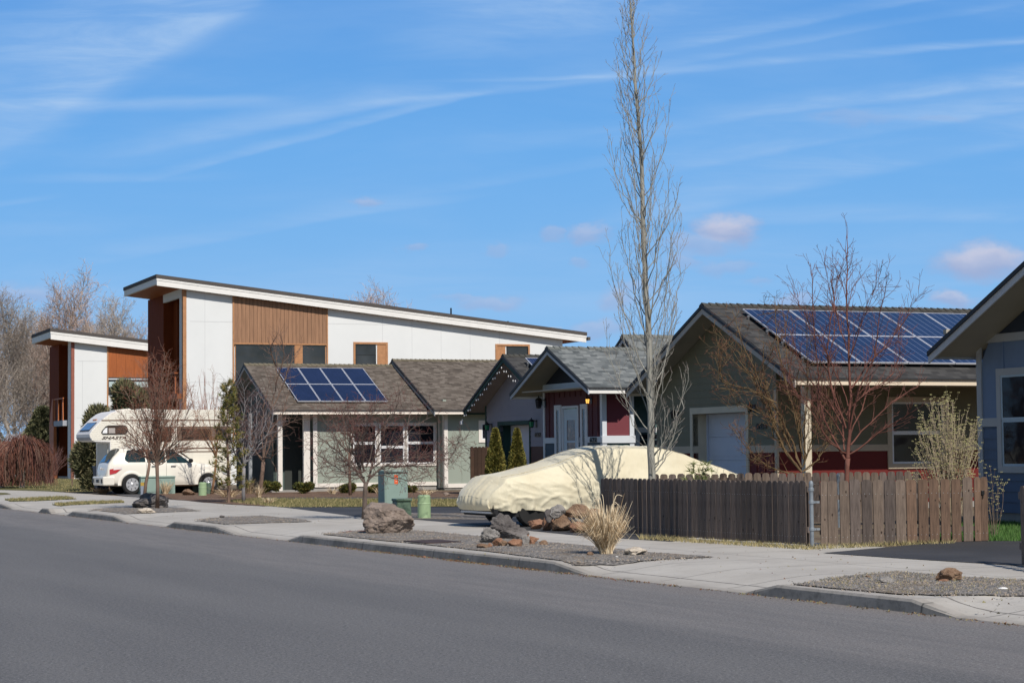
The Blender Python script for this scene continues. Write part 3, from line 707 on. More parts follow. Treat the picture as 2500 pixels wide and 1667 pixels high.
# garage opening: jambs, door
g=MB(); g.box(gw-.035,gw+.0,gy1,gy1+.12,.0,gz1+.16); g.box(gw-.035,gw+.0,gy0-.12,gy0,.0,gz1+.16); g.box(gw-.035,gw,gy0,gy1,gz1,gz1+.16); g.box(gw+.001,gw+.55,gy1,gy1+.06,0,gz1); g.box(gw+.001,gw+.55,gy0-.06,gy0,0,gz1); g.box(gw+.001,gw+.55,gy0,gy1,gz1,gz1+.05)
fr=part('garage_frame',g,CRM,H.e)
g=MB(); ph=(gz1-.02)/4
for k in range(4): 
    g.box(gw+.42,gw+.46,gy0+.03,gy1-.06,.02+k*ph,.02+(k+1)*ph-.008); g.box(gw+.408,gw+.42,gy0+.12,gy1-.15,.02+k*ph+.10,.02+(k+1)*ph-.12)
g.box(gw+.46,gw+.5,gy0,gy1,0,gz1); g.box(gw+.38,gw+.42,gy1-.055,gy1-.001,0,gz1-.002)
part('garage_door',g,paint('door_white',(.56,.60,.68),var=.04),H.e)
NUM=BLK
u,z=H.fx(gw,1848,1047); text('house_number','61254',H,0,gw-.03,u,z,.13,NUM,wfac=1.1)
for px,py in ((1655,1012),(1843,996)):
    u,z=H.fx(gw,px,py); lantern(H,gw-.01,u,z,GL)
# recessed porch wall, camera-facing
pw=yc+.0; wx0=gw+.14
g=MB(); win=H.ry(pw,2164,969,2314,1143); hz=[(win[0]+.03,win[1]-.03,win[2]+.03,win[3]-.03)]
bb1=H.fy(pw,2080,1085)[1]; bb0=H.fy(pw,2080,1101)[1]
siding(g,1,pw,lambda z:(wx0,x1-.3),bb1,zE+.15,.178,hz,depth=.14); siding(g,1,pw,lambda z:(wx0,x1-.3),.15,bb0,.6,hz,depth=.14,lip=0,m=1); g.box(wx0,x1-.3,pw,pw+.14,0,.15,2)
part('wall',g,[OLV,DRED,MATS['foundation']],H.e)
g=MB()
for a,b in subtract(gw+.0,x1-.3,[(win[0],win[1])]): g.box(a,b,pw-.03,pw-.0005,bb0,bb1)
part('belt_trim',g,TAN,H.e)
midz=H.fy(pw,2240,1056)[1]
window(H,1,pw,*win,TAN,WHT,GL,tw=.125,mid=midz)
# porch beam, post, ceiling
g=MB(); g.box(gw+.02,x1-.3,.42,.56,zE-.02,zE+.16); part('porch_beam',g,SOFT,H.e)
g=MB(); g.box(gw,x1,.03,yc,zE+.16,zE+.18); part('porch_ceiling',g,SOFT,H.e)
p=H.hit(1,.35,1974,1100); g=MB(); g.box(p.x-.085,p.x+.085,.35,.52,0,zE-.021); g.box(p.x-.11,p.x+.11,.33,.54,0,.14); part('porch_post',g,CRM,H.e)
g=MB(); g.box(x1-.3,x1-.2,.5,yb-.5,0,zE+.1); g.box(gw+.14,x1-.3,yb-.6,yb-.5,0,zE+.1); part('wall',g,OLV,H.e)
# solar array
def solar(H,Rf,tl,tr,bl,nc,nr,cells,M,gap=.018,lift=.13,xs=None):
    n=Vector((0,-Rf['sl'],1)).normalized(); dn=Vector((0,-1,-Rf['sl'])).normalized()
    P=Vector((0,Rf['yE'],Rf['zt']))+n*lift
    a=H.hitp(P,n,*tl);b=H.hitp(P,n,*tr);c=H.hitp(P,n,*bl)
    xa=(a.x+c.x)/2 if xs is None else xs; wpan=(b.x-a.x)/nc; hpan=(c-a).dot(dn)/nr; print('PANEL',wpan,hpan,a.x,c.x)
    for r in range(nr):
        for cc in range(nc):
            o=Vector((xa+cc*wpan,a.y,a.z))+dn*(r*hpan); X=Vector((1,0,0)); th=-n*.04
            w_,h_=wpan-gap,hpan-gap
            e=MB(); q=lambda u,v,t_: o+X*u+dn*v+n*t_
            fw=.020
            for (u0,u1,v0,v1) in ((0,w_,0,fw),(0,w_,h_-fw,h_),(0,fw,fw,h_-fw),(w_-fw,w_,fw,h_-fw)):
                e.hexa([q(u0,v1,-.04),q(u1,v1,-.04),q(u1,v0,-.04),q(u0,v0,-.04)],[q(u0,v1,0),q(u1,v1,0),q(u1,v0,0),q(u0,v0,0)])
            fo=part('solar_panel',e,M[0],H.e)
            e=MB(); i=[q(fw,h_-fw,-.006),q(w_-fw,h_-fw,-.006),q(w_-fw,fw,-.006),q(fw,fw,-.006)]
            e.quad(*i,uv=[(0,0),(1,0),(1,1),(0,1)]); part('photovoltaic_glass',e,M[1],fo)
    g=MB()
    for r in range(nr):
        for f_ in (.22,.78):
            o=Vector((xa,a.y,a.z))+dn*((r+f_)*hpan)-n*.065; g.bar(o-Vector((.06,0,0)),o+Vector((wpan*nc+.03,0,0)),.035,.045,up=n)
            for k in range(int(wpan*nc/1.2)+2):
                q_=o+Vector((min(k*1.2,wpan*nc),0,0)); g.bar(q_,q_-n*(lift-.065),.04,.05,up=Vector((1,0,0)))
    part('mounting_rail',g,pmat('aluminium',(.55,.56,.58),.35,.08,5,metal=.7),H.e)
def pv(name,cx_,cy_,c1,c2,line,lw):
    m,t_,b=newmat(name); uv=t_.n('ShaderNodeTexCoord').outputs['UV']; s_=t_.n('ShaderNodeSeparateXYZ',{0:uv})
    fxn=t_.math('ABSOLUTE',t_.math('SUBTRACT',t_.math('FRACT',t_.math('MULTIPLY',s_.outputs[0],cx_)),.5)); fyn=t_.math('ABSOLUTE',t_.math('SUBTRACT',t_.math('FRACT',t_.math('MULTIPLY',s_.outputs[1],cy_)),.5))
    lx=t_.mr(fxn,.5-lw*2.6,.5-lw,0,1); ly=t_.mr(fyn,.5-lw,.5-lw*.4,0,.30)
    tc=t_.n('ShaderNodeTexCoord').outputs['Object']; v=t_.n('ShaderNodeTexVoronoi',{'Vector':tc,'Scale':16.0}); g_=t_.n('ShaderNodeSeparateColor',{0:v.outputs['Color']}).outputs[0]
    c=t_.mix(g_,c1,c2); big_=t_.noise(tc,1.2,3); c=t_.mix(t_.mr(big_,.35,.7,0,.5),c,mul(c2,1.3))
    c=t_.mix(t_.math('MAXIMUM',lx,ly),c,line)
    t_.nt.links.new(c,b.inputs['Base Color']); b.inputs['Roughness'].default_value=.12; b.inputs['Specular IOR Level'].default_value=.5
    MATS[name]=m; return m
ALU=pmat('panel_frame',(.72,.73,.76),.35,.05,4,metal=.35)
PV1=pv('pv_cells_gridded',6,10,(.006,.009,.032),(.011,.015,.050),(.17,.20,.28),.018)
PV2=pv('pv_cells_speckled',6,9,(.007,.010,.034),(.012,.017,.052),(.02,.028,.07),.01)
solar(H,Rf,(1812,754),(2352,761),(1984,883),5,2,6,(ALU,PV1))
g=MB(); u,z=H.fy(-.02,1990,930)
OL=H
# ============ red house
MAR=paint('maroon_shaded',(.085,.020,.026)); BLUW=paint('white_blue_trim',(.62,.66,.70),var=.04); NAVY=paint('navy_siding',(.055,.085,.115)); TEAL=paint('teal_siding',(.10,.17,.17)); MARL=paint('maroon_sunlit',(.17,.04,.05))  # one maroon in two tones: darkened for the shaded gable, brighter for the sunlit porch
M2=dict(shingle=SH_GR,soffit=paint('soffit_beige',(.36,.32,.25)),rake=paint('rake_grey',(.42,.45,.50)),fascia=paint('white_fascia',(.80,.78,.74)),edge=EDGE,cap=CAPG)
H=House(1438,960,54,'house','maroon and white house with glazed front door and grey shingle roof, behind covered car','house')
yR,zR=H.fx(0,1338,848); zE=H.z0
xfe=H.fy(0,1538,955)[0]
Rf=roof(H,0,xfe+.0,0,zE,yR,zR,M2,rake_h=.17); print('RED',yR,zR,zE,Rf['sl'],xfe)
yb=Rf['yB']; gw=.74
yl=H.fx(gw,1331,1000)[0]; yn=H.fx(gw,1470,1050)[0]
bt1=H.fx(gw,1400,1067)[1]; bt0=H.fx(gw,1400,1081)[1]; tb=H.fx(gw,1380,950)[1]; tt=H.fx(gw,1380,935)[1]
dy0,dy1,dz0,dz1=H.rx(gw,1375,998,1413,1170); dz0=.1
hole=[(dy0-.02,dy1+.02,0,dz1+.02)]
g=MB(); gr=gable_rng(Rf,yn,yl)
siding(g,0,gw,gr,bt1,tb,5,hole,lip=0); siding(g,0,gw,gr,tt,zR-.1,5,lip=0,m=2); siding(g,0,gw,gr,.1,bt0,.178,hole,m=1)
yy_=yn+.25
while yy_<yl-.05:
    if not(dy0-.6<yy_<dy1+.6): g.box(gw-.02,gw,yy_,yy_+.05,bt1,tb)
    else: g.box(gw-.02,gw,yy_,yy_+.05,dz1+.35,tb)
    yy_+=.38
g.box(gw,gw+.12,yn,yl,0,.1,1)
part('wall',g,[MAR,NAVY,paint('gable_black',(.018,.022,.03))],H.e)
g=MB(); g.box(gw-.03,gw-.0005,yn,yl,tb,tt); 
for a,b in subtract(yn,yl,[(dy0-.55,dy1+.55)]): g.box(gw-.03,gw-.0005,a,b,bt0,bt1)
g.box(gw-.032,gw+.08,yl,yl+.1,0,tt); part('trim_board',g,BLUW,H.e)
# sidelights & door
for a,b,c,d in ((1355,989,1373,1180),(1418,986,1437,1180)):
    r=H.rx(gw,a,b,c,d); g=MB(); ring(g,0,gw,r[0],r[1],.1,r[3],(r[1]-r[0])*.30,.035,th=.045); f=part('sidelight',g,BLUW,H.e)
    g=MB(); g.box(gw-.015,gw-.003,r[0]+.05,r[1]-.05,.3,r[3]-.1); part('pane',g,GLB,f)
g=MB(); ring(g,0,gw,dy0-.06,dy1+.06,.02,dz1+.09,.07,.03,th=.06); part('door_frame',g,BLUW,H.e)
g=MB(); dw=dy1-dy0
g.box(gw+.005,gw+.045,dy0+.012,dy0+.17*dw+.05,.1,dz1); g.box(gw+.005,gw+.045,dy1-.17*dw-.05,dy1-.012,.1,dz1); g.box(gw+.005,gw+.045,dy0+.17*dw+.05,dy1-.17*dw-.05,dz1-.32,dz1); g.box(gw+.005,gw+.045,dy0+.17*dw+.05,dy1-.17*dw-.05,.1,.3); zz=H.fx(gw,1395,1076)[1]; g.box(gw+.005,gw+.045,dy0+.17*dw+.05,dy1-.17*dw-.05,zz-.05,zz+.01)
d=part('front_door',g,paint('door_pale_blue',(.50,.60,.68)),H.e)
g=MB(); g.box(gw+.02,gw+.03,dy0+.15*dw,dy1-.15*dw,.25,dz1-.3); 
m,t_,b=newmat('door_glass'); tc=t_.n('ShaderNodeTexCoord').outputs['Object']; f_=t_.noise(tc,5,4,.7); c=t_.ramp(f_,[(.35,(.06,.03,.02)),(.55,(.16,.08,.05)),(.68,(.38,.26,.14))]); t_.nt.links.new(c,b.inputs['Base Color']); b.inputs['Roughness'].default_value=.15
part('pane',g,m,d); g=MB(); g.box(gw-.05,gw+.005,dy1-.12,dy1-.09,.98,1.02); g.box(gw-.06,gw-.045,dy1-.24,dy1-.09,.985,1.01); part('door_handle',g,BLK,d)
u,z=H.fx(gw,1443,1079); text('house_number','61258',H,0,gw-.045,u+.0,z,.135,BLK)
u,z=H.fx(gw,1334,984); lantern(H,gw-.01,u+.1,z,GL,s_=1.5)
u,z=H.fx(gw,1445,978); lantern(H,gw-.01,u,z,emis('lamp_glow',(1,.5,.10),1.5),s_=.95)
# the roof runs on to the right above the valley
g=MB(); X2=xfe+4.5; zt_=Rf['zt']; LL=math.hypot(yR-Rf['yE'],zR-zt_)
g.quad((xfe+.031,-.05,zt_-Rf['sl']*.05),(X2,yR,zR),(xfe+.031,yR,zR),uv=[(xfe,0),(X2,LL),(xfe,LL)]); g.quad((xfe+.031,yR,zR),(X2,yR,zR),(xfe+.031,Rf['yB'],Rf['zb']),uv=[(xfe,LL),(X2,LL),(xfe,0)]); g.quad((xfe+.031,yR,zR-.15),(X2,yR,zR-.15),(xfe+.031,-.05,zt_-Rf['sl']*.05-.1),m=1)
part('roof',g,[M2['shingle'],M2['soffit']],H.e)
g=MB()
for i in range(22):
    xa_=xfe+i*.2
    for sgn in (-1,1): g.hexa([(xa_,yR,zR+.002),(xa_+.26,yR,zR-.008),(xa_+.26,yR+sgn*.14,zR-Rf['sl']*.14-.008),(xa_,yR+sgn*.14,zR-Rf['sl']*.14+.004)][::sgn],[(xa_,yR,zR+.05),(xa_+.26,yR,zR+.018),(xa_+.26,yR+sgn*.14,zR-Rf['sl']*.14+.014),(xa_,yR+sgn*.14,zR-Rf['sl']*.14+.04)][::sgn])
part('ridge_cap',g,CAPG,H.e)
# porch front: posts, maroon panel in the sunlit tone, rail (camera-facing, runs to the right)
py_=yn; 
posts=[]
for a,c in ((1469,1481),(1536,1548)):
    r=H.ry(py_,a,1000,c,1100); posts.append(r)
g=MB(); g.box(posts[0][0],posts[0][1],py_-.03,py_+.12,0,zE); part('porch_post',g,BLUW,H.e)
g=MB(); g.box(posts[1][0],posts[1][1],py_-.03,py_+.12,0,zE); part('porch_post',g,BLUW,H.e)
pb=H.ry(py_,1482,1063,1536,1081); 
g=MB(); g.box(posts[0][0]-.02,posts[1][1]+.02,py_-.06,py_-.031,pb[2],pb[3]); part('belt_trim',g,BLUW,H.e)
g=MB(); g.box(posts[0][1],posts[1][0],py_,py_+.1,pb[3]-.02,zE+.1,0); siding(g,1,py_,lambda z:(posts[0][1],posts[1][0]),.1,pb[2],.178,m=1); part('wall',g,[MARL,TEAL],H.e)
g=MB(); g.box(0,gw+2.5,.03,yl,zE+.16,zE+.19); g.box(.0,.1,.05,.06,zE,zE+.1); part('porch_ceiling',g,M2['soffit'],H.e)
# main body behind with its own higher roof
bx=H.fy(yR-1.2,1545,1000)[0]
yB2=py_+1.6
r=H.ry(yB2,1548,900,1640,1043); zt2=r[2]
g=MB(); siding(g,1,yB2,lambda z:(posts[1][1]-.6,posts[1][1]+9),0,zE+.35,.178,depth=.14); part('wall',g,TEAL,H.e)
ww=H.ry(yB2,1550,1043,1622,1130); window(H,1,yB2,ww[0],ww[1],ww[2],ww[3],paint('white_trim',(.80,.79,.77)),WHT,GL,tw=.1)
y2,z2=H.fx(xfe-1.0,1520,819)
xr=H.hit(1,yR+1.8,1522,819); Rf2=roof(H,xr.x,xr.x+12,yB2-.7,zE-.02,yR+1.8,xr.z,M2,rake_h=.17,fh=.13)
gr=gable_rng(Rf2,yB2,Rf2['yB']-.6); g=MB(); siding(g,0,xr.x+.5,gr,0,xr.z-.1,.178); part('wall',g,NAVY,H.e)
RED=H
# ============ white garage house with string lights
LIL=paint('lilac_siding',(.25,.25,.29)); DGR=paint('dark_green_trim',(.016,.055,.045)); 
M3=dict(shingle=SH_BK,soffit=paint('soffit_shade',(.30,.28,.26)),rake=DGR,fascia=paint('green_fascia',(.03,.08,.06)),edge=EDGE,cap=CAPK)
H=House(1372,1005,62,'house','pale lilac house with dark green trim and string lights under its gable','house')
# front eave hidden behind the red house: place by the far (left) eave tip and apex
yR,zR=H.fx(0,1230,867)
yT,zT=H.fx(0,1134,1012)
hw=yT-yR; yE=yR-hw; zE=zT+.0
Rf=roof(H,0,13,yE,zE,yR,zR,M3,rake_h=.2); print('LILAC',yR,zR,yT,zT,Rf['sl'])
gw=.62; ylf=H.fx(gw,1189,1100)[0]
bt=H.fx(gw,1270,1090)[1]
o=H.rx(gw,1221,1037,1295,1170); hole=[(o[0],o[1],0,o[3])]
gr=gable_rng(Rf,yE+.6,ylf); g=MB(); siding(g,0,gw,gr,bt,zR-.1,.178,hole); siding(g,0,gw,gr,.1,bt-.001,.5,hole,m=1,lip=0); part('wall',g,[LIL,paint('brown_board',(.085,.05,.04))],H.e)
g=MB(); ow=.16; g.box(gw-.04,gw+.0,o[0]-ow*.4,o[0],0,o[3]+.13); g.box(gw-.04,gw,o[1]-.0,o[1]+ow,0,o[3]+.13); g.box(gw-.04,gw,o[0],o[1],o[3],o[3]+.13); g.box(gw+.001,gw+.5,o[1],o[1]+.05,0,o[3]); g.box(gw+.001,gw+.5,o[0],o[1],o[3],o[3]+.05); part('garage_frame',g,DGR,H.e)
g=MB()
for k in range(4): g.box(gw+.40,gw+.44,o[0],o[1],k*o[3]/4,(k+1)*o[3]/4-.01)
g.box(gw+.44,gw+.46,o[0],o[1],0,o[3]); part('garage_door',g,MATS['door_white'],H.e)
g=MB(); g.box(gw-.03,gw+.05,ylf,ylf+.1,0,3.1); part('corner_trim',g,DGR,H.e)
u,z=H.fx(gw,1307.5,1066); text('house_number','61262',H,0,gw-.03,u,z,.14,BLK)
GG=pmat('green_glass',(.03,.25,.12),.2,.2,5)
for px,py in ((1201,1042),(1310,1034)):
    u,z=H.fx(gw,px,py); lantern(H,gw-.01,u,z,GG,s_=1.35)
solar(H,Rf,(1287,873),(1410,875),(1318,916),3,1,6,(ALU,PV1),lift=.2)
# string lights hang from the rake
s=thing('string_lights',H.O,YAW,'string of small white bulbs hanging under the dark green gable edge','string lights')
g=MB(); pts=[]; N=26
rr=random.Random(4); path=[]
for k in range(20): f_=k/19; path.append((yT+.02-(yT-yR)*f_,zT-.02+(zR-.30-zT)*f_))
for k in range(1,8): f_=k/19; path.append((yR-hw*f_,zR-.30-(zR-.30-zT)*f_))
pp=[]
for k,(y,z) in enumerate(path): pp.append(Vector((-.045,y,z-.05))); 
g.tube(pp,[.008]*len(pp),4); part('cable',g,BLK,s)
bm_=MB(); bm_.lathe([(.005,-.07),(.017,-.06),(.021,-.038),(.014,-.012),(.006,0)],7); me=bm_.mesh('light_bulb',pmat('bulb_white',(.85,.85,.84),.25,.03,3))
for k,p in enumerate(pp[::1]): link('light_bulb',me,s,(p.x-.03,p.y,p.z-(.02 if k%2 else .09)))
bm_=MB(); bm_.box(-.06,.0,-.07,.07,-.06,.06); part('plug',bm_,WHT,s,loc=(-.05,yT+.1,zT-.28))
LILH=H
# ============ green bungalow
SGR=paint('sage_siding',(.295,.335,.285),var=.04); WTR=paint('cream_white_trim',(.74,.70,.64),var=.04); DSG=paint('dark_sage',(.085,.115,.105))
M4_=dict(shingle=SH_BR,soffit=paint('soffit_sage',(.20,.22,.20)),rake=paint('rake_sage',(.30,.32,.33)),fascia=paint('pale_fascia',(.86,.78,.68),var=.03),edge=EDGE,cap=CAPB)
H=House(1062,1011,77,'house','sage green bungalow with cream trim, brown shingle roof and eight solar panels','house')
xs=H.fy(.55,671,1010)[0]; 
yR,zR=H.fx(0,960,878); zE=H.z0
RfB=roof(H,0,11,0,zE,yR,zR,M4_,rake_h=.2,yB=None)
zE1=H.fy(.75,800,1011)[1]; yR1=yR+.0; zR1=H.hit(1,yR1,760,890).z
RfA=roof(H,xs,0.3,.75,zE1,yR1,zR1,M4_,rake_h=.16); print('GREEN',yR,zR,zE,RfB['sl'],xs,RfA['sl'],zE1,zR1)
solar(H,RfA,(676,897),(888,896),(724,979),4,2,6,(ALU,PV2),lift=.1)
# right part wall
wy=.62; g=MB(); wx=H.fy(wy,1085,1100)[0]
zf=H.fy(wy,1100,1190)[1]
g.box(wx,11,wy,wy+.14,zf,zE+.15); 
for px in (1127,): xx=H.fy(wy,px,1100)[0]; g.box(xx,xx+.06,wy-.015,wy,zf,zE+.15)
g.box(wx,wx+.14,wy+.14,RfB['yB']-.5,zf,zE+.6); g.box(wx,11,wy+.02,wy+.13,0,zf,1)
part('wall',g,[SGR,MATS['foundation']],H.e)
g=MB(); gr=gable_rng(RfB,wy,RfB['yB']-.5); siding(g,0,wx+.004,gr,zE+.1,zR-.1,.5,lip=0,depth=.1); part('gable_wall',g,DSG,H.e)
g=MB(); g.box(wx-.03,wx+.14,wy-.03,wy-.001,zf-.0,zE+.1); g.box(wx-.032,wx-.001,wy-.03,wy+.12,zf,zE+.1); g.box(wx,11,wy-.03,wy-.001,zf-.0,zf+.16); g.box(wx-.02,wx,wy+.55,wy+.62,zf,zE) ; part('trim_board',g,WTR,H.e)
r=H.ry(wy,1168,1026,1215,1080); window(H,1,wy,*r,WTR,WHT,GL,tw=.12)
# left part wall with the triple window
lw=wy+.78; z0l=H.fy(lw,900,1187)[1]; xa=H.fy(lw,766,1100)[0]
g=MB(); g.box(xa,wx-.001,lw,lw+.14,z0l,zE1+.15); g.box(xa,wx-.001,lw+.02,lw+.12,0,z0l,1); xx=H.fy(lw,846,1100)[0]; part('wall',g,[SGR,MATS['foundation']],H.e)
g=MB(); g.box(xa,wx-.034,lw-.03,lw-.001,z0l,z0l+.15); g.box(xa-.03,xa+.14,lw-.031,lw-.001,z0l+.151,zE1+.1); part('trim_board',g,WTR,H.e)
r=H.ry(lw,856,1031,1066,1137); w3=(r[1]-r[0]); 
vs=[]
zm=H.fy(lw,960,1081)[1]
for a,c in ((856,924),(921,992),(988,1066)):
    q=H.ry(lw,a,1031,c,1137); window(H,1,lw,q[0],q[1],r[2],r[3],WTR,WHT,GL,tw=.085,mid=zm if a!=921 else zm-.16,sw=.05)
# porch recess
pwl=lw+1.5; xl=H.fy(pwl,600,1100)[0]
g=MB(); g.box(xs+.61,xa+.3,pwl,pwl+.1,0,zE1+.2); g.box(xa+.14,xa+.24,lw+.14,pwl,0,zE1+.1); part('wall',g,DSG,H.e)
dr=H.ry(pwl,694,1028,742,1195); g=MB(); g.box(dr[0],dr[1],pwl-.05,pwl-.001,0.02,dr[3]); part('front_door',g,paint('door_dark',(.035,.04,.036)),H.e)
for a,c in ((741,757),): 
    r=H.ry(lw,a,1030,c,1190); g=MB(); g.box(r[0],r[1],lw-.02,lw+.13,0,zE1+.05); part('porch_post',g,WTR,H.e)
for a,c in ((679,690),(608,616)):
    r=H.ry(lw-.2,a,1030,c,1190); g=MB(); g.box(r[0],r[1],lw-.2,lw-.05,0,zE1+.05); part('porch_post',g,WTR if a==679 else M4_['rake'],H.e)
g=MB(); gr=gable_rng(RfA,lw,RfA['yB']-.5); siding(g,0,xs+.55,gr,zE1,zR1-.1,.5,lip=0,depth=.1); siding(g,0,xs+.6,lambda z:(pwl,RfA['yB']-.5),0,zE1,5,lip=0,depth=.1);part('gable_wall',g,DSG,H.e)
g=MB(); g.box(xs+.6,wx,lw+.0,pwl,zE1+.14,zE1+.17); part('porch_ceiling',g,M4_['soffit'],H.e)
g=MB(); g.box(xs,xa,lw-.4,pwl,0,.06); part('porch_step',g,MATS['foundation'],H.e)
GRN=H
# brown gate beside the bungalow
gt=thing('board_gate',PD(1149,1172,67).xy.to_3d()+Vector((0,0,YZ)),YAW,'tall dark brown board gate between the sage bungalow and the lilac house','gate')
sc_=69/4800; me=None
for k in range(8):
    g=MB(); g.hexa([(0,0,.02),(.13,0,.02),(.13,.025,.02),(0,.025,.02)],[(.0,0,1.62),(.13,0,1.62),(.13,.025,1.62),(0,.025,1.62)]); g.hexa([(0,0,1.62),(.13,0,1.62),(.13,.025,1.62),(0,.025,1.62)],[(.03,0,1.66),(.10,0,1.66),(.10,.025,1.66),(.03,.025,1.66)])
    if me is None: me=g.mesh('picket',pmat('gate_board',(.05,.028,.018),.85,.3,6,st=(4,4,.5),rnd=.25))
    link('picket',me,gt,(k*.137,0,0))
g=MB(); g.box(-.02,1.12,.026,.06,.3,.38); g.box(-.02,1.12,.026,.06,1.25,1.33); part('rail',g,MATS['gate_board'],gt)
# ============ blue house on the right
BL1=paint('blue_panel',(.165,.23,.35)); BL2=paint('blue_siding',(.095,.135,.21)); GTR=paint('grey_trim',(.42,.43,.44),var=.04)
M5=dict(shingle=SH_BK,soffit=paint('soffit_warm',(.40,.37,.31)),rake=paint('rake_pale',(.55,.56,.58)),fascia=GTR,edge=EDGE,cap=CAPK)
H=House(2600,900,35.0,'house','blue house with pale grey trim at the right edge of the view','house')
yT,zT=H.fx(0,2271,877)
y2,z2=H.fx(0,2498,647)
sl=(z2-zT-.1)/(yT-y2); print('BLUE slope',sl,yT,zT,y2,z2)
hw=4.6; yR=yT-hw; zR=z2+sl*(y2-yR); yE=yR-hw
Rf=roof(H,0,10,yE,zT,yR,zR,M5,rake_h=.2,fh=.14)
gw=.95; yc=H.fx(gw,2391,1000)[0]
b1=H.fx(gw,2430,1020)[1]; b0=H.fx(gw,2430,1041)[1]; t1=H.fx(gw,2450,814)[1]; t0=H.fx(gw,2450,834)[1]; zb_=H.fx(gw,2430,1250)[1]
r=H.rx(gw,2434,897,2530,1154)
gr=gable_rng(Rf,yE+.6,yc); g=MB(); hole=[(r[0]+.04,r[1]-.04,r[2]+.04,r[3]-.04)]
siding(g,0,gw,gr,b1,t0,5,hole,lip=0,m=0); siding(g,0,gw,gr,zb_,b0,.205,hole,m=1,lip=.018); siding(g,0,gw,gr,t1,zR-.1,5,lip=0,m=2); g.box(gw+.02,gw+.12,yE+.6,yc,0,zb_,3)
q=H.fx(gw,2448,860)[0]; g.box(gw-.02,gw,q-.04,q,r[3],t0); 
part('wall',g,[BL1,BL2,paint('gable_navy',(.03,.04,.06)),MATS['foundation']],H.e)
g=MB()
for a,b in subtract(yE+.6,yc,[(r[0],r[1])]): g.box(gw-.03,gw-.0005,a,b,b0,b1)
g.box(gw-.03,gw-.0005,yE+.6,yc,t0,t1); g.box(gw-.033,gw-.0005,yc-.12,yc+.001,zb_-.02,t1); g.box(gw-.032,gw+.08,yc+.001,yc+.03,zb_-.02,t1); part('trim_board',g,GTR,H.e)
window(H,0,gw,*r,GTR,paint('sash_pale_blue',(.42,.52,.60)),GL,tw=.13,mid=H.fx(gw,2480,1024)[1])
g=MB(); g.box(gw+.12,10,yc-.1,yc,0,zT+.2); part('wall',g,BL2,H.e)
# outlooker under the eave
g=MB(); g.box(.0,gw,yc-.3,yc-.2,t1+.0,t1+.1) ; part('bracket',g,M5['soffit'],H.e)
# dark drip brackets under rake read as short battens
BLU=H
# ------------------------------------------------------------------ modern white houses
WPAN=pmat('white_panel',(.69,.71,.71),.7,.03,.35,c2=(.73,.75,.75)); CED=pmat('cedar_boards',(.30,.165,.095),.7,.22,3,st=(5,5,.35),bump=.15,rnd=0); ORG=pmat('orange_cedar',(.33,.095,.025),.65,.15,3,st=(3,3,.4)); MEMB=pmat('roof_membrane',(.085,.075,.07),.85,.1,3); FASW=pmat('fascia_white',(.76,.75,.72),.65,.05,2); BRN=pmat('brown_cladding',(.17,.04,.012),.8,.12,2,st=(2,2,.5),spec=.08)
WOODF=pmat('cedar_frame',(.42,.21,.10),.7,.15,6); DG=glassmat('dark_glass',(.022,.024,.028),.08)
def modern(H,tl,tr,tip,xw,xr_px,left_px,fh,rt,ov,wall_bot,depth_back):
    # roof top edge on plane y=-ov
    a=H.hit(1,-ov,*tl); b=H.hit(1,-ov,*tr); yb=H.hit(0,a.x,*tip).y; sl=(a.z-b.z)/(b.x-a.x); xr=H.hit(1,0,xr_px,900).x
    zt=lambda x:a.z-sl*(x-a.x)
    yb=max(yb,3); print('MODERN',a,b,yb,sl,xr)
    def slab(x0,x1,y0,y1,za,zb): 
        g=MB(); g.hexa([(x0,y0,zt(x0)+za),(x1,y0,zt(x1)+za),(x1,y1,zt(x1)+za),(x0,y1,zt(x0)+za)],[(x0,y0,zt(x0)+zb),(x1,y0,zt(x1)+zb),(x1,y1,zt(x1)+zb),(x0,y1,zt(x0)+zb)]); return g
    part('roof',slab(a.x-.04,b.x+.04,-ov-.04,yb+.04,-rt,0),MEMB,H.e)
    g=slab(a.x,b.x,-ov,-ov+.1,-rt-fh,-rt-.002); h=slab(a.x,a.x+.1,-ov+.1,yb,-rt-fh*.8,-rt-.002); 
    for q,m_ in ((h,0),):
        n=len(g.v); g.v+=q.v; g.f+=[tuple(i+n for i in f) for f in q.f]; g.m+=q.m
    h=slab(a.x-.02,b.x+.02,-ov-.02,-ov-.001,-rt-fh*.3,-rt+.01); n=len(g.v); g.v+=h.v; g.f+=[tuple(i+n for i in f) for f in h.f]; g.m+=h.m
    part('fascia',g,FASW,H.e)
    part('soffit',slab(a.x+.1,b.x,-ov+.1,yb,-rt-fh*.75,-rt-.01),ORG,H.e)
    return a,b,yb,sl,xr,lambda x:zt(x)-rt-fh*.7
def wallpoly(g,x0,x1,y0,y1,z0,ztf,m=0):
    g.hexa([(x0,y0,z0),(x1,y0,z0),(x1,y1,z0),(x0,y1,z0)],[(x0,y0,ztf(x0)),(x1,y0,ztf(x1)),(x1,y1,ztf(x1)),(x0,y1,ztf(x0))],m)
JN=pmat('panel_joint',(.52,.53,.54),.8,.05,3)
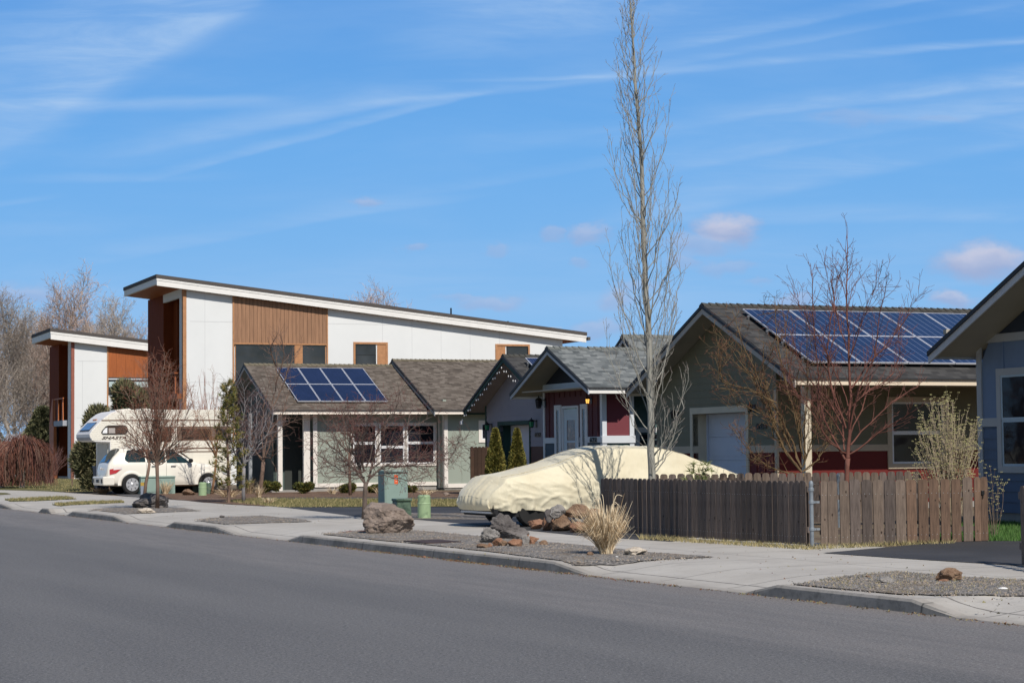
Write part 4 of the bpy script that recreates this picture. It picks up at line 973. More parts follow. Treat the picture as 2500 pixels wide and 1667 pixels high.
# ---- large one
H=House(449,1100,95,'modern_house','large white panelled house with sloping roof and cedar cladding, behind the green bungalow','house')
a,b,yb,sl,xr,zs=modern(H,(383,670),(1431,811),(303,697),0,1374,0,.36,.17,.35,0,10)
FX=lambda px,py=900:H.hit(1,0,px,py).x; FZ=lambda px,py:H.hit(1,0,px,py).z
c0,c1=FX(571),FX(797); zc=FZ(680,838)
w=[(574.6,840,720,905),(738,841,795,905),(867,840,918,892),(1236,845,1289,892)]
rects=[H.ry(0,*q) for q in w]
g=MB(); sx_=sorted([0.0,c0,c1,xr]+[r[0] for r in rects[2:]]+[r[1] for r in rects[2:]])
wallpoly(g,.12,c0,0,.2,0,zs); wallpoly(g,c1,xr,0,.2,0,zs); wallpoly(g,c0,c1,.05,.2,0,zs); g.box(xr-.2,xr,.2,yb-1.4,0,zs(xr)); part('wall',g,WPAN,H.e)
g=MB()
zj=FZ(600,787)
for z in (zj,zj-2.95): g.box(.3,c0-.02,-.004,-.0005,z,z+.016); g.box(c1+.02,xr,-.004,-.0005,z,z+.016)
for px in (500,934,1006,1077,1148,1220): 
    x=FX(px); g.box(x,x+.014,-.004,-.0005,1,zs(x)-.2)
part('panel_joints',g,JN,H.e)
g=MB(); n=24; cw=(c1-c0)/n
for k in range(n): wallpoly(g,c0+k*cw+.006,c0+(k+1)*cw-.006,-.03-.008*((k*7)%3)/2,.049,zc,zs)
part('cedar_cladding',g,CED,H.e)
g=MB(); wallpoly(g,c0-.07,c0,-.06,.049,2,zs); wallpoly(g,c1,c1+.07,-.06,.0,2,zs); g.box(c0,c1,-.06,.049,zc-.07,zc); g.box(rects[0][1],rects[1][0],-.04,.049,2.5,zc-.07); part('window_surround',g,WOODF,H.e)
for i,r in enumerate(rects[:2]):
    g=MB(); g.box(r[0],r[1],.01,.049,2.5,r[3]); part('pane',g,DG,part('window',(lambda q:(ring(q,1,.03,r[0]-.02,r[1]+.02,2.45,r[3]+.02,.04,.03),q)[1])(MB()),WOODF,H.e))
for r,wd in ((rects[2],'r'),(rects[3],'l')):
    ex=.62; u0,u1=(r[0]-.1,r[1]+ex) if wd=='r' else (r[0]-ex,r[1]+.1)
    q=MB(); ring(q,1,0,u0,u1,r[2]-.3,r[3]+.1,.1,.05); pw_=(r[1]+.06,u1-.1) if wd=='r' else (u0+.1,r[0]-.06); q.box(pw_[0],pw_[1],-.02,.0,r[2]-.2,r[3]); f=part('window',q,WOODF,H.e)
    g=MB(); g.box(r[0],r[1],-.012,-.003,r[2]-.2,r[3]); part('pane',g,DG,f)
    g=MB(); ring(g,1,-.012,r[0]+.02,r[1]-.02,r[2]-.15,r[3]-.04,.025,.012,th=.01); m_=(r[2]+r[3])/2; g.box(r[0]+.03,r[1]-.03,-.02,-.013,m_-.01,m_+.01); part('sash',g,BLK,f)
# left end face (normal -x)
EY=lambda px,py:H.hit(0,0,px,py).y
ye=EY(361,800); y1=EY(399,800); y2=EY(409,800); y3=EY(439,800); zh=H.hit(0,0,420,733).z
g=MB(); wallpoly(g,0,.2,y1,ye,0,zs); wallpoly(g,.5,.7,y2-.02,y1,0,zs); wallpoly(g,0,.5,y1-.02,y1,0,zs); part('end_wall',g,BRN,H.e)
g=MB(); wallpoly(g,-.02,.12,y3,y1,zh,zs); wallpoly(g,-.02,.10,.24,y3,0,zs); part('white_surround',g,WPAN,H.e)
g=MB(); wallpoly(g,-.05,.12,-.03,.24,0,zs); part('corner_board',g,WOODF,H.e)
g=MB(); wallpoly(g,2.2,2.3,.2,y2,0,lambda x:zs(0)-.5); part('pane',g,DG,H.e)
zr=H.hit(0,-.2,410,912).z
g=MB(); g.box(-.25,.0,y3+.1,y1+1.2,zr-.06,zr); g.box(-.25,2.2,.3,y1+1.2,zr-1.3,zr-1.05)
for k in range(4):
    yy=y3+.3+k*(y1+.9-y3)/3; g.hexa([(-.2,yy-.16,zr-1.05),(-.14,yy-.16,zr-1.05),(-.14,yy+.16,zr-1.05),(-.2,yy+.16,zr-1.05)],[(-.2,yy-.05,zr-.06),(-.14,yy-.05,zr-.06),(-.14,yy+.05,zr-.06),(-.2,yy+.05,zr-.06)])
part('balcony',g,ORG,H.e)
g=MB(); p=H.hit(1,1.5,1101,752); g.tube([(p.x,1.5,p.z-.4),(p.x,1.5,p.z)],[.045,.045],8); o=part('vent_pipe',g,BLK,H.e)
g=MB(); p=H.hit(1,1.5,1240,784); g.tube([(p.x,1.5,p.z-.3),(p.x,1.5,p.z)],[.05,.05],8); part('vent_pipe',g,BLK,H.e)
g=MB(); g.box(b.x+.05,b.x+.2,-.45,yb*.5,b.z-.42,b.z-.25); part('gutter',g,MEMB,H.e)
BIG=H
# ---- small one far left
H=House(175,1165,125,'modern_house','tall white house with orange cedar panel and balcony, leftmost of the two modern houses','house')
a,b,yb,sl,xr,zs=modern(H,(124,801),(372,831),(78,815),0,371,0,.5,.2,.4,0,10)
c0=FX2=H.hit(1,0,262,900).x; zc=H.hit(1,0,310,921).z
g=MB(); wallpoly(g,.15,c0,0,.2,0,zs); g.box(c0,xr,.05,.2,0,zc); g.box(c0,xr,.2,.4,0,zs(xr)); part('wall',g,WPAN,H.e)
g=MB(); z=H.hit(1,0,220,882).z
for zz in (z,z-3.6): g.box(.3,c0-.02,-.004,-.0005,zz,zz+.025)
x=H.hit(1,0,201,900).x; g.box(x,x+.02,-.004,-.0005,0,z)
part('panel_joints',g,JN,H.e)
g=MB(); n=5; cw=(xr-c0)/n
for k in range(n): wallpoly(g,c0+k*cw+.004,c0+(k+1)*cw-.004,-.03,.19,zc,zs)
part('cedar_cladding',g,ORG,H.e)
g=MB(); g.box(c0,xr,-.02,.049,zc-1.1,zc-.15); q=part('window',g,DG,H.e); g=MB(); g.box(c0+.1,xr,-.05,-.021,zc-.62,zc-.28); part('blind',g,pmat('pale_teal_band',(.45,.55,.55),.6,.05,3),q)
g=MB(); g.box(c0-.02,c0+.06,-.06,-.001,0,zc+2.7); part('corner_board',g,WOODF,H.e)
EY=lambda px,py:H.hit(0,0,px,py).y
ye=EY(121,900); y1=EY(144,900); y3=EY(167,900)
g=MB(); wallpoly(g,0,.2,y1,ye,0,zs); wallpoly(g,.2,1.4,y1,y1+.2,0,lambda x:zs(0)-.1); wallpoly(g,1.4,1.5,.2,y1,4.2,lambda x:zs(0)-.1); part('end_wall',g,BRN,H.e)
g=MB(); wallpoly(g,-.03,.15,.12,y3,0,zs); part('white_surround',g,WPAN,H.e)
g=MB(); wallpoly(g,-.05,.15,-.03,.12,0,zs); part('corner_board',g,pmat('rust_trim',(.28,.10,.07),.7,.1,4),H.e)
g=MB(); g.box(1.4,1.5,.2,y1,0,4.0);  part('pane',g,DG,H.e)
zb=H.hit(0,0,155,1027).z; zr=H.hit(0,0,155,972).z
g=MB(); g.box(-.35,1.4,y3,y1,zb-.35,zb); part('balcony_floor',g,pmat('grey_band',(.34,.36,.40),.6,.05,3),H.e)
g=MB(); g.box(-.35,-.28,y3,y1+.4,zr-.08,zr)
for yy in (y1-.1,(y1+y3)/2+.3,y3+.3): g.hexa([(-.33,yy-.2,zb),(-.27,yy-.2,zb),(-.27,yy+.2,zb),(-.33,yy+.2,zb)],[(-.33,yy-.06,zr-.08),(-.27,yy-.06,zr-.08),(-.27,yy+.06,zr-.08),(-.33,yy+.06,zr-.08)])
g.hexa([(-.4,y1-.5,0),(-.2,y1-.5,0),(-.2,y1+.9,0),(-.4,y1+.9,0)],[(-.4,y1-.35,zb-.3),(-.2,y1-.35,zb-.3),(-.2,y1+1.4,zb-.3),(-.4,y1+1.4,zb-.3)])
g.hexa([(-.4,y1+.0,zb-.3),(-.36,y1+.0,zb-.3),(-.36,y1+1.4,zb-.3),(-.4,y1+1.4,zb-.3)],[(-.4,y1-.0,zr),(-.36,y1-.0,zr),(-.36,y1+.25,zr),(-.4,y1+.25,zr)])
part('balcony',g,pmat('bright_cedar',(.42,.13,.04),.6,.15,4),H.e)
g=MB(); g.box(-.1,.2,y3,ye,0,.15); g.box(.2,c0,-.15,-.001,0,.25); part('foundation',g,MATS['foundation'],H.e)
# distant low grey building between the tree trunks
h=thing('shed',PD(20,1066,150).xy.to_3d()+Vector((0,0,YZ)),R(10),'low pale grey building far behind the bare trees','building')
g=MB(); g.box(0,4,0,4,0,2.2); part('wall',g,pmat('shed_grey',(.30,.32,.34),.8,.08,2),h); g=MB(); g.hexa([(-.3,-.3,2.2),(4.3,-.3,2.2),(4.3,4.3,2.2),(-.3,4.3,2.2)],[(-.3,1.9,3.2),(4.3,1.9,3.2),(4.3,2.1,3.2),(-.3,2.1,3.2)]); part('roof',g,pmat('shed_roof',(.20,.20,.21),.8,.08,2),h)
# ------------------------------------------------------------------ fences
WOODG=pmat('weathered_picket',(.088,.068,.060),.85,.35,5,st=(9,9,.55),bump=.5,bscale=12,rnd=.28,c2=(.165,.132,.115)); 
WOODB=pmat('brown_picket',(.12,.076,.054),.85,.4,5,st=(9,9,.6),bump=.5,bscale=12,rnd=.22,c2=(.205,.13,.088)); WOODL=pmat('grey_brown_picket',(.12,.09,.072),.85,.3,5,st=(9,9,.6),bump=.5,bscale=12,rnd=.25,c2=(.21,.16,.125))
KNOT=pmat('knot',(.035,.022,.016),.8,.2,9)
NAIL=pmat('nail',(.55,.55,.55),.4,.1,5,metal=.5)
def picket_mesh(h,w_,mat_,seed,gothic=.035):
    rg=random.Random(seed); g=MB(); t_=.017; e=rg.uniform(.85,1.15)*gothic; c=rg.uniform(-.004,.004)
    pr=[(-w_/2,0),(w_/2,0),(w_/2,h-e),(w_/2*.78,h-e*.35),(w_/2*.45,h+c),(-w_/2*.45,h+c*.5),(-w_/2*.78,h-e*.35),(-w_/2,h-e)]
    g.hexa([(x,0,z) for x,z in pr],[(x,t_,z) for x,z in pr]); 
    for i in range(len(g.f)): g.f[i]=g.f[i][::-1]
    for _ in range(rg.choice((0,1,1,2))):
        x=rg.uniform(-w_*.3,w_*.3); z=rg.uniform(.15,h-.15); r=rg.uniform(.008,.016); n=8
        g.quad(*[(x+r*math.cos(k*6.283/n),-.0015,z+1.5*r*math.sin(k*6.283/n)) for k in range(n)],m=1)
    for z in (.12,h-.22):
        for x in (-w_*.25,w_*.25): g.quad((x-.004,-.002,z-.004),(x+.004,-.002,z-.004),(x+.004,-.002,z+.004),(x-.004,-.002,z+.004),m=2)
    return g.mesh('picket',[mat_,KNOT,NAIL])
def fence_run(name,A,B,n,w_,h,label,seed,mats=(WOODG,),z0=.03,lean=.004,gaps=()):
    d=(B-A); d.z=0; L=d.length; yaw=math.atan2(d.y,d.x); e=thing(name,(A.x,A.y,YZ),yaw,label,'fence')
    rg=random.Random(seed); ms=[picket_mesh(h,w_,m,seed*10+i) for m in mats for i in range(6)]
    for k in range(n):
        if k in gaps: continue
        link('picket',rg.choice(ms),e,(L*(k+.5)/n,rg.uniform(-.004,.004),z0+rg.uniform(-.008,.008)),(0,rg.uniform(-lean,lean),rg.gauss(0,.045)))
    for z in (.18,h-.17):
        g=MB(); g.box(-.02,L+.02,.02,.058,z0+z,z0+z+.09); part('rail',g,WOODG,e)
    for k in range(int(L/2.4)+2):
        x=min(k*2.4,L-.05); g=MB(); g.box(x-.045,x+.045,.06,.15,0,h-.05); part('post',g,WOODG,e)
    return e
A=G(1467,1302); B=G(1968,1334)
fence_run('picket_fence',A,B,43,.136,.965,'dark weathered picket fence running back along the sidewalk',3)
A=PD(1590,1200,38.3); B=PD(2248,1200,38.9)
fence_run('picket_fence',A,B,32,.142,.97,'rear picket fence across the yard, behind the gate and the red-barked tree',4,mats=(WOODG,WOODL),z0=.05)
# gate along the driveway
A=G(2003,1332.5); B=G(2412,1321); d=B-A; L=d.length; yaw=math.atan2(d.y,d.x); e=thing('picket_gate',(A.x,A.y,YZ),yaw,'wide picket gate of spaced grey and orange-brown boards beside the asphalt driveway','gate')
xs_=[(1183,1226),(1229,1291),(1307,1366),(1372,1437),(1449,1512),(1520,1583),(1592,1655),(1664,1726),(1733,1796),(1807,1869),(1879,1939),(1950,2008),(2020,2078),(2092,2153),(2165,2206),(2207,2250)]
rg=random.Random(8)
def along(px,A,d):
    r=ray(px,1200); M=Matrix(((r.x,-d.x),(r.y,-d.y))); return (M.inverted()@Vector((A.x,A.y)))[1]
for i,(a_,b_) in enumerate(xs_):
    u0=along(1550+a_*.3827,A,d/L); u1=along(1550+b_*.3827,A,d/L); m=WOODB if i in (8,9,10,11,12,15,14) else (WOODL if i in (0,1,2,5,7,13) else WOODG)
    link('picket',picket_mesh(.985+(.02 if i>12 else 0),(u1-u0)*.985,m,90+i),e,((u0+u1)/2,0,.015+rg.uniform(-.01,.01)),(0,rg.uniform(-.006,.006),0))
for z in (.17,.70):
    g=MB(); g.box(.02,L-.1,.02,.055,z,z+.075); part('rail',g,WOODG,e)
g=MB(); g.box(L-.12,L-.02,.02,.12,0,.98); part('post',g,WOODL,e)
g=MB(); u=along(2369,A,d/L); g.box(L-.11,L-.055,-.02,-.001,.74,.80); g.box(L-.09,L-.075,-.02,-.001,.68,.74); part('latch',g,BLK,e)
GALV=pmat('galvanised_steel',(.24,.27,.30),.45,.2,8,metal=.3)
def pipe_post(px,py,h,Y=None,label='',hinge=True):
    p=G(px,py) if Y is None else PD(px,py,Y); e=thing('steel_post',(p.x,p.y,YZ),yaw,label,'post')
    g=MB(); g.lathe([(.030,0),(.030,h-.07)],14); part('pipe',g,GALV,e); g=MB(); g.lathe([(.034,h-.075),(.034,h-.04),(.028,h-.015),(.016,h),(.003,h+.005)],14); part('cap',g,GALV,e)
    if hinge:
        for z in (h-.13,.28,h-.32):
            g=MB(); g.lathe([(.040,z-.025),(.042,z-.02),(.042,z+.02),(.040,z+.025)],14)
            if z!=h-.13: g.box(.03,.12,-.03,-.022,z-.016,z+.016); g.box(.06,.075,-.04,-.03,z-.012,z+.012)
            part('hinge_clamp',g,GALV,e)
pipe_post(1983,1337,1.005,label='galvanised steel gate post with hinge clamps at the fence corner')
pipe_post(2048,1260,1.02,Y=37.2,label='galvanised steel post standing in the yard behind the gate',hinge=False)
A=PD(2483,1200,24.8); B=PD(2640,1200,22.4)
fence_run('picket_fence',A,B,6,.14,.98,'end of a grey picket fence at the right edge beside the driveway',6,mats=(WOODL,),z0=.02)
# white bollard-like post foot seen through the gate is left out; small black curb drain below
# ------------------------------------------------------------------ covered car
NA=math.atan2(ND.y,ND.x)
nose=G(1221,1288); cw_=.9
c0=Vector((nose.x,nose.y,0))+TD*cw_-ND*.2
e=thing('covered_car',(c0.x,c0.y,YZ),NA,'car under a pale cream fitted fabric cover on the driveway','car')
class Fr:
    def __init__(s,O,yaw): s.O=O; s.c=math.cos(yaw); s.s=math.sin(yaw)
    lw=House.lw; hit=House.hit; hitp=House.hitp; fx=House.fx; fy=House.fy; rx=House.rx; ry=House.ry
F=Fr(Vector((c0.x,c0.y,YZ)),NA)
sil=[(1150,1173),(1184,1160),(1242,1150),(1293,1136),(1331,1126),(1371,1109),(1399,1097),(1429,1089),(1480,1087),(1530,1087),(1580,1089),(1640,1103),(1673,1120),(1713,1134),(1755,1150),(1790,1161)]
prof=[]
for px,py in sil: p=F.hit(1,.0,px,py); prof.append((p.x,p.z))
print('CAR',[(round(a,2),round(b,2)) for a,b in prof])
xe=prof[-1][0]+.12
prof=[(p[0],p[1]) for p in prof if p[0]>.05]
def top(x):
    if x<=prof[0][0]: f=max(0,x/prof[0][0]); return .62+(prof[0][1]-.62)*math.sqrt(f)
    for (a,za),(b,zb_) in zip(prof,prof[1:]):
        if a<=x<=b:
            f=(x-a)/(b-a); return za+(zb_-za)*f
    return prof[-1][1]-.25*((x-prof[-1][0])/(xe-prof[-1][0]))**2
NX,NV=230,110
g=MB(); g.sm=True
def covpt(x,v):
    """v -1..1 across: near hem .. over the top .. far hem"""
    T=top(x); sgn=-1 if v<0 else 1; a=abs(v)
    endw=math.sqrt(max(0,1-max(0,(.42-x)/.42)**2)) if x<.42 else (math.sqrt(max(.0,1-max(0,(x-(xe-.5))/.5)**2)) if x>xe-.5 else 1)
    W_=.905*(.80+.20*endw); sh=min(.86,T-.06)    # shoulder height
    gh=max(0,min(1,(T-.98)/.5))                  # how much of a cabin there is here
    rw=W_*(.93-.26*gh)
    hem=.27+.05*math.sin(x*2.1)+.02*math.sin(x*9)
    if x<.6: hem=.27+.10*(1-x/.6)
    if a<.38: f=a/.38; y=rw*f; z=T-.05*f**2.2-.02*f
    elif a<.62: f=(a-.38)/.24; s_=smooth(f); y=rw+(W_-rw)*(f**.8); z=(T-.07)+(sh-(T-.07))*f-.03*math.sin(f*math.pi)*gh*1.5
    else: f=(a-.62)/.38; y=W_+.035*math.sin(f*3.0)-.05*f; z=sh+(hem-sh)*f
    # folds: vertical pleats near the hem, diagonal drags from the door mirror
    dp=max(0,(a-.45)/.55)
    n1=noise.noise(Vector((x*7.5,v*.9,3)))*.03+noise.noise(Vector((x*15,v*1.3,9)))*.016
    n2=abs(noise.noise(Vector(((x*.9+z*2.2)*2.6,(x*.8-z*.5)*.7,1+sgn))))*.045
    n3=noise.noise(Vector((x*1.5,v*1.6,5)))*.018
    q1=Vector(((x*.55+z*.9)*2.2,(x*.5-z*.6)*5.5,sgn*3+1)); rd=(1-abs(noise.noise(q1))*2.6)
    q2=Vector(((x*.9-z*.5)*1.6,(x*.35+z*.9)*7,sgn*3+8)); rd2=(1-abs(noise.noise(q2))*3)
    hemf=max(0,(a-.72)/.28)
    y+= (n1*dp*(1.1 if x<.6 else .45)+(n2-.02)*dp*(1 if .6<x<4.4 else .3)+n3*.8+max(0,rd)**3*.040*dp+max(0,rd2)**3*.020*min(1,a*1.6)+.03*hemf*math.sin(x*23+2*noise.noise(Vector((x*3,0,0)))*4)*.6)
    z+= n3*.5*(1-dp)+(n1*.15)*(1-dp)+max(0,rd2)**3*.009*(1-dp)+hemf*.035*noise.noise(Vector((x*4,sgn,4)))
    if x<.45: z-= .0
    return sgn*y,z
for i in range(NX+1):
    x=xe*i/NX
    for j in range(NV+1):
        y,z=covpt(x,-1+2*j/NV); xo=x
        pl=noise.noise(Vector((y*9,z*1.5,7)))*.02
        if x<.5: # rounded nose in plan, pleats down the front
            xo=x+.22*(abs(y)/.9)**2.5*(1-x/.5)+ pl*(1-x/.5)*2 - .10*(1-x/.5)*math.sin(max(0,min(1,(z-.3)/.55))*math.pi)
        g.v.append((xo,y,z))
for i in range(NX):
    for j in range(NV):
        q=i*(NV+1)+j; g.f.append((q,q+NV+1,q+NV+2,q+1)); g.m.append(0)
# front and back curtain
for i,(ii,fl) in enumerate(((0,1),(NX,0))):
    base=len(g.v); K=7
    for k in range(K+1):
        f=k/K
        for j in range(NV+1):
            p=g.v[ii*(NV+1)+j]; yy=p[1]; zl=.33 if ii==0 else .3
            g.v.append((p[0]+(-.05*math.sin(f*3.1)+noise.noise(Vector((yy*11,f,2)))*.025+.06*f)*(1 if ii==0 else -1),yy*(1-.03*f),p[2]+(min(zl,p[2])-p[2])*f))
    for k in range(K):
        for j in range(NV):
            q=base+k*(NV+1)+j; f_=(q,q+1,q+NV+2,q+NV+1); g.f.append(f_[::-1] if fl else f_); g.m.append(0)
CLO,t_,b_=newmat('cream_cover'); tc=t_.n('ShaderNodeTexCoord').outputs['Object']
f_=t_.noise(tc,1.2,4); c_=t_.mix(t_.mr(f_,.35,.65),(.63,.57,.41),(.68,.63,.47)); c_=t_.mix(t_.mr(t_.noise(tc,5,4,.7),.6,.8,0,.35),c_,(.56,.48,.31))
t_.nt.links.new(c_,b_.inputs['Base Color']); b_.inputs['Roughness'].default_value=.65; b_.inputs['Specular IOR Level'].default_value=.3; b_.inputs['Sheen Weight'].default_value=.15
wr=t_.noise(t_.n('ShaderNodeMapping',{'Vector':tc,'Scale':(4.5,2,.7),'Rotation':(0,.7,0)}).outputs[0],2.5,5,.55,1.2); bp=t_.n('ShaderNodeBump',{'Height':wr,'Strength':.35,'Distance':.035}); t_.nt.links.new(bp.outputs[0],b_.inputs['Normal'])
part('car_cover',g,CLO,e)
for vv in (-.30,.30):
    q=[]
    for i in range(0,61):
        x=.35+(xe-.9)*i/60; y,z=covpt(x,vv); q.append(Vector((x,y,z+.004)))
    s_=MB(); s_.sm=True; s_.tube(q,[.006]*len(q),4,cap=False); part('seam',s_,pmat('seam_thread',(.50,.44,.30),.8,.1,5),e)
TYRE=pmat('tyre_rubber',(.018,.018,.018),.85,.1,9); DKP=pmat('black_plastic',(.015,.015,.017),.5,.1,5)
for x,y in ((.95,-.74),(.95,.74),(3.85,-.74),(3.85,.74)):
    g=MB(); g.lathe([(.22,-.10),(.30,-.10),(.325,-.07),(.325,.07),(.30,.10),(.22,.10)],24,(x,y,.325),'y'); o=part('wheel',g,TYRE,e)
    g=MB(); g.lathe([(.05,-.085),(.21,-.07),(.215,.0)],16,(x,y,.325),'y'); part('rim',g,pmat('alloy',(.4,.4,.42),.35,.1,6,metal=.7),o)
g=MB(); pr=[(-.02,.34),(.0,.30),(.10,.22),(.6,.20),(xe-.5,.24),(xe-.1,.32)]
n=len(pr); 
for (x0,z0),(x1_,z1_) in zip(pr,pr[1:]):
    g.hexa([(x0+.12,-.78,z0),(x1_+.1,-.82,z1_),(x1_+.1,.82,z1_),(x0+.12,.78,z0)],[(x0+.12,-.78,z0+.12),(x1_+.1,-.82,z1_+.12),(x1_+.1,.82,z1_+.12),(x0+.12,.78,z0+.12)])
part('underbody',g,DKP,e)
g=MB(); g.box(.08,.16,-.72,.72,.27,.31); part('bumper_lip',g,pmat('chrome',(.6,.6,.62),.2,.05,5,metal=.9),e)
# ------------------------------------------------------------------ white hatchback (rear-left view of its right side)
def lerp_k(K,x):
    if x<=K[0][0]: return K[0][1]
    for a,b in zip(K,K[1:]):
        if x<=b[0]: f=(x-a[0])/(b[0]-a[0]); f=f*f*(3-2*f)*.35+f*.65; return a[1]+(b[1]-a[1])*f
    return K[-1][1]
TOPK=[(0,.62),(.02,.93),(.08,1.06),(.30,1.33),(.50,1.53),(.75,1.60),(1.5,1.615),(2.1,1.57),(2.5,1.44),(3.0,1.10),(3.2,1.04),(3.9,.96),(4.15,.86),(4.26,.70),(4.29,.55)]
BELK=[(0,.60),(.05,.90),(.2,1.05),(1.2,1.06),(2.9,.99),(3.3,.93),(4.0,.84),(4.29,.5)]
WK=[(0,.70),(.06,.77),(.3,.83),(.8,.86),(1.3,.845),(2.9,.835),(3.4,.85),(3.9,.83),(4.15,.74),(4.29,.58)]
BOTK=[(0,.34),(.15,.28),(.7,.24),(3.6,.24),(4.1,.26),(4.29,.32)]
def psec(x):
    T=lerp_k(TOPK,x); B=min(lerp_k(BELK,x),T-.02); w_=lerp_k(WK,x); z0=lerp_k(BOTK,x); gh=max(0,min(1,(T-B)/.5)); gw_=w_*.93-(w_*.93-.60)*gh
    return [(0,z0),(w_*.9,z0),(w_*.985,z0+.10),(w_,z0+(B-z0)*.5),(w_*.985,B-.10*(B-z0)),(w_*.955,B),(w_*.93+(gw_-w_*.93)*.55,B+(T-B)*.5),(gw_,T-.10*gh-.02),(gw_*.8,T-.025),(gw_*.4,T-.003),(0,T)]
def ysurf(x,z):
    s_=psec(x)
    for a,b in zip(s_[2:],s_[3:]):
        if a[1]<=z<=b[1] and b[1]>a[1]: return a[0]+(b[0]-a[0])*(z-a[1])/(b[1]-a[1])
    return s_[3][0]
r0=G(240,1200); SC=1.14
rw_=G(321,1206.5) ; O=Vector((rw_.x,rw_.y,YZ)) - ND*.82*SC*1.0 + TD*.84*SC
e=thing('parked_car',O,NA,'cream white hatchback parked nose-away in front of the camper','car'); e.scale=(SC,SC,SC)
WPT=pmat('cream_car_paint',(.77,.735,.65),.35,.015,1,coat=.35,spec=.4)
g=MB(); g.sm=True; NXp=72; ns=len(psec(1))
def body_x(i): f=i/NXp; return 4.29*(f-.012*math.sin(2*math.pi*f))
for i in range(NXp+1):
    s_=psec(body_x(i)); row=[(-y,z) for y,z in s_]+[(y,z) for y,z in s_[-2:0:-1]]
    for y,z in row: g.v.append((body_x(i),y,z))
nr=2*ns-2
for i in range(NXp):
    for j in range(nr): a=i*nr+j; b=i*nr+(j+1)%nr; g.f.append((a,a+nr,b+nr,b)[::-1]); g.m.append(0)
g.f.append(tuple(range(nr))[::-1]); g.f.append(tuple(NXp*nr+j for j in range(nr))); g.m+=[0,0]
o=part('body',g,WPT,e); sb=o.modifiers.new('s','SUBSURF'); sb.levels=1; sb.render_levels=1
def patch(name,x0,x1,zb,zt,mat_,off=.006,side=-1,n=14,rows=4,par=None,th=False):
    g=MB(); g.sm=True
    for i in range(n+1):
        x=x0+(x1-x0)*i/n; a,b=zb(x),zt(x)
        for j in range(rows+1): z=a+(b-a)*j/rows; g.v.append((x,side*(ysurf(x,z)+off),z))
    for i in range(n):
        for j in range(rows): q=i*(rows+1)+j; f=(q,q+rows+1,q+rows+2,q+1); g.f.append(f if side<0 else f[::-1]); g.m.append(0)
    return part(name,g,mat_,par or e)
CG=glassmat('car_glass',(.012,.03,.032),.05,.7)
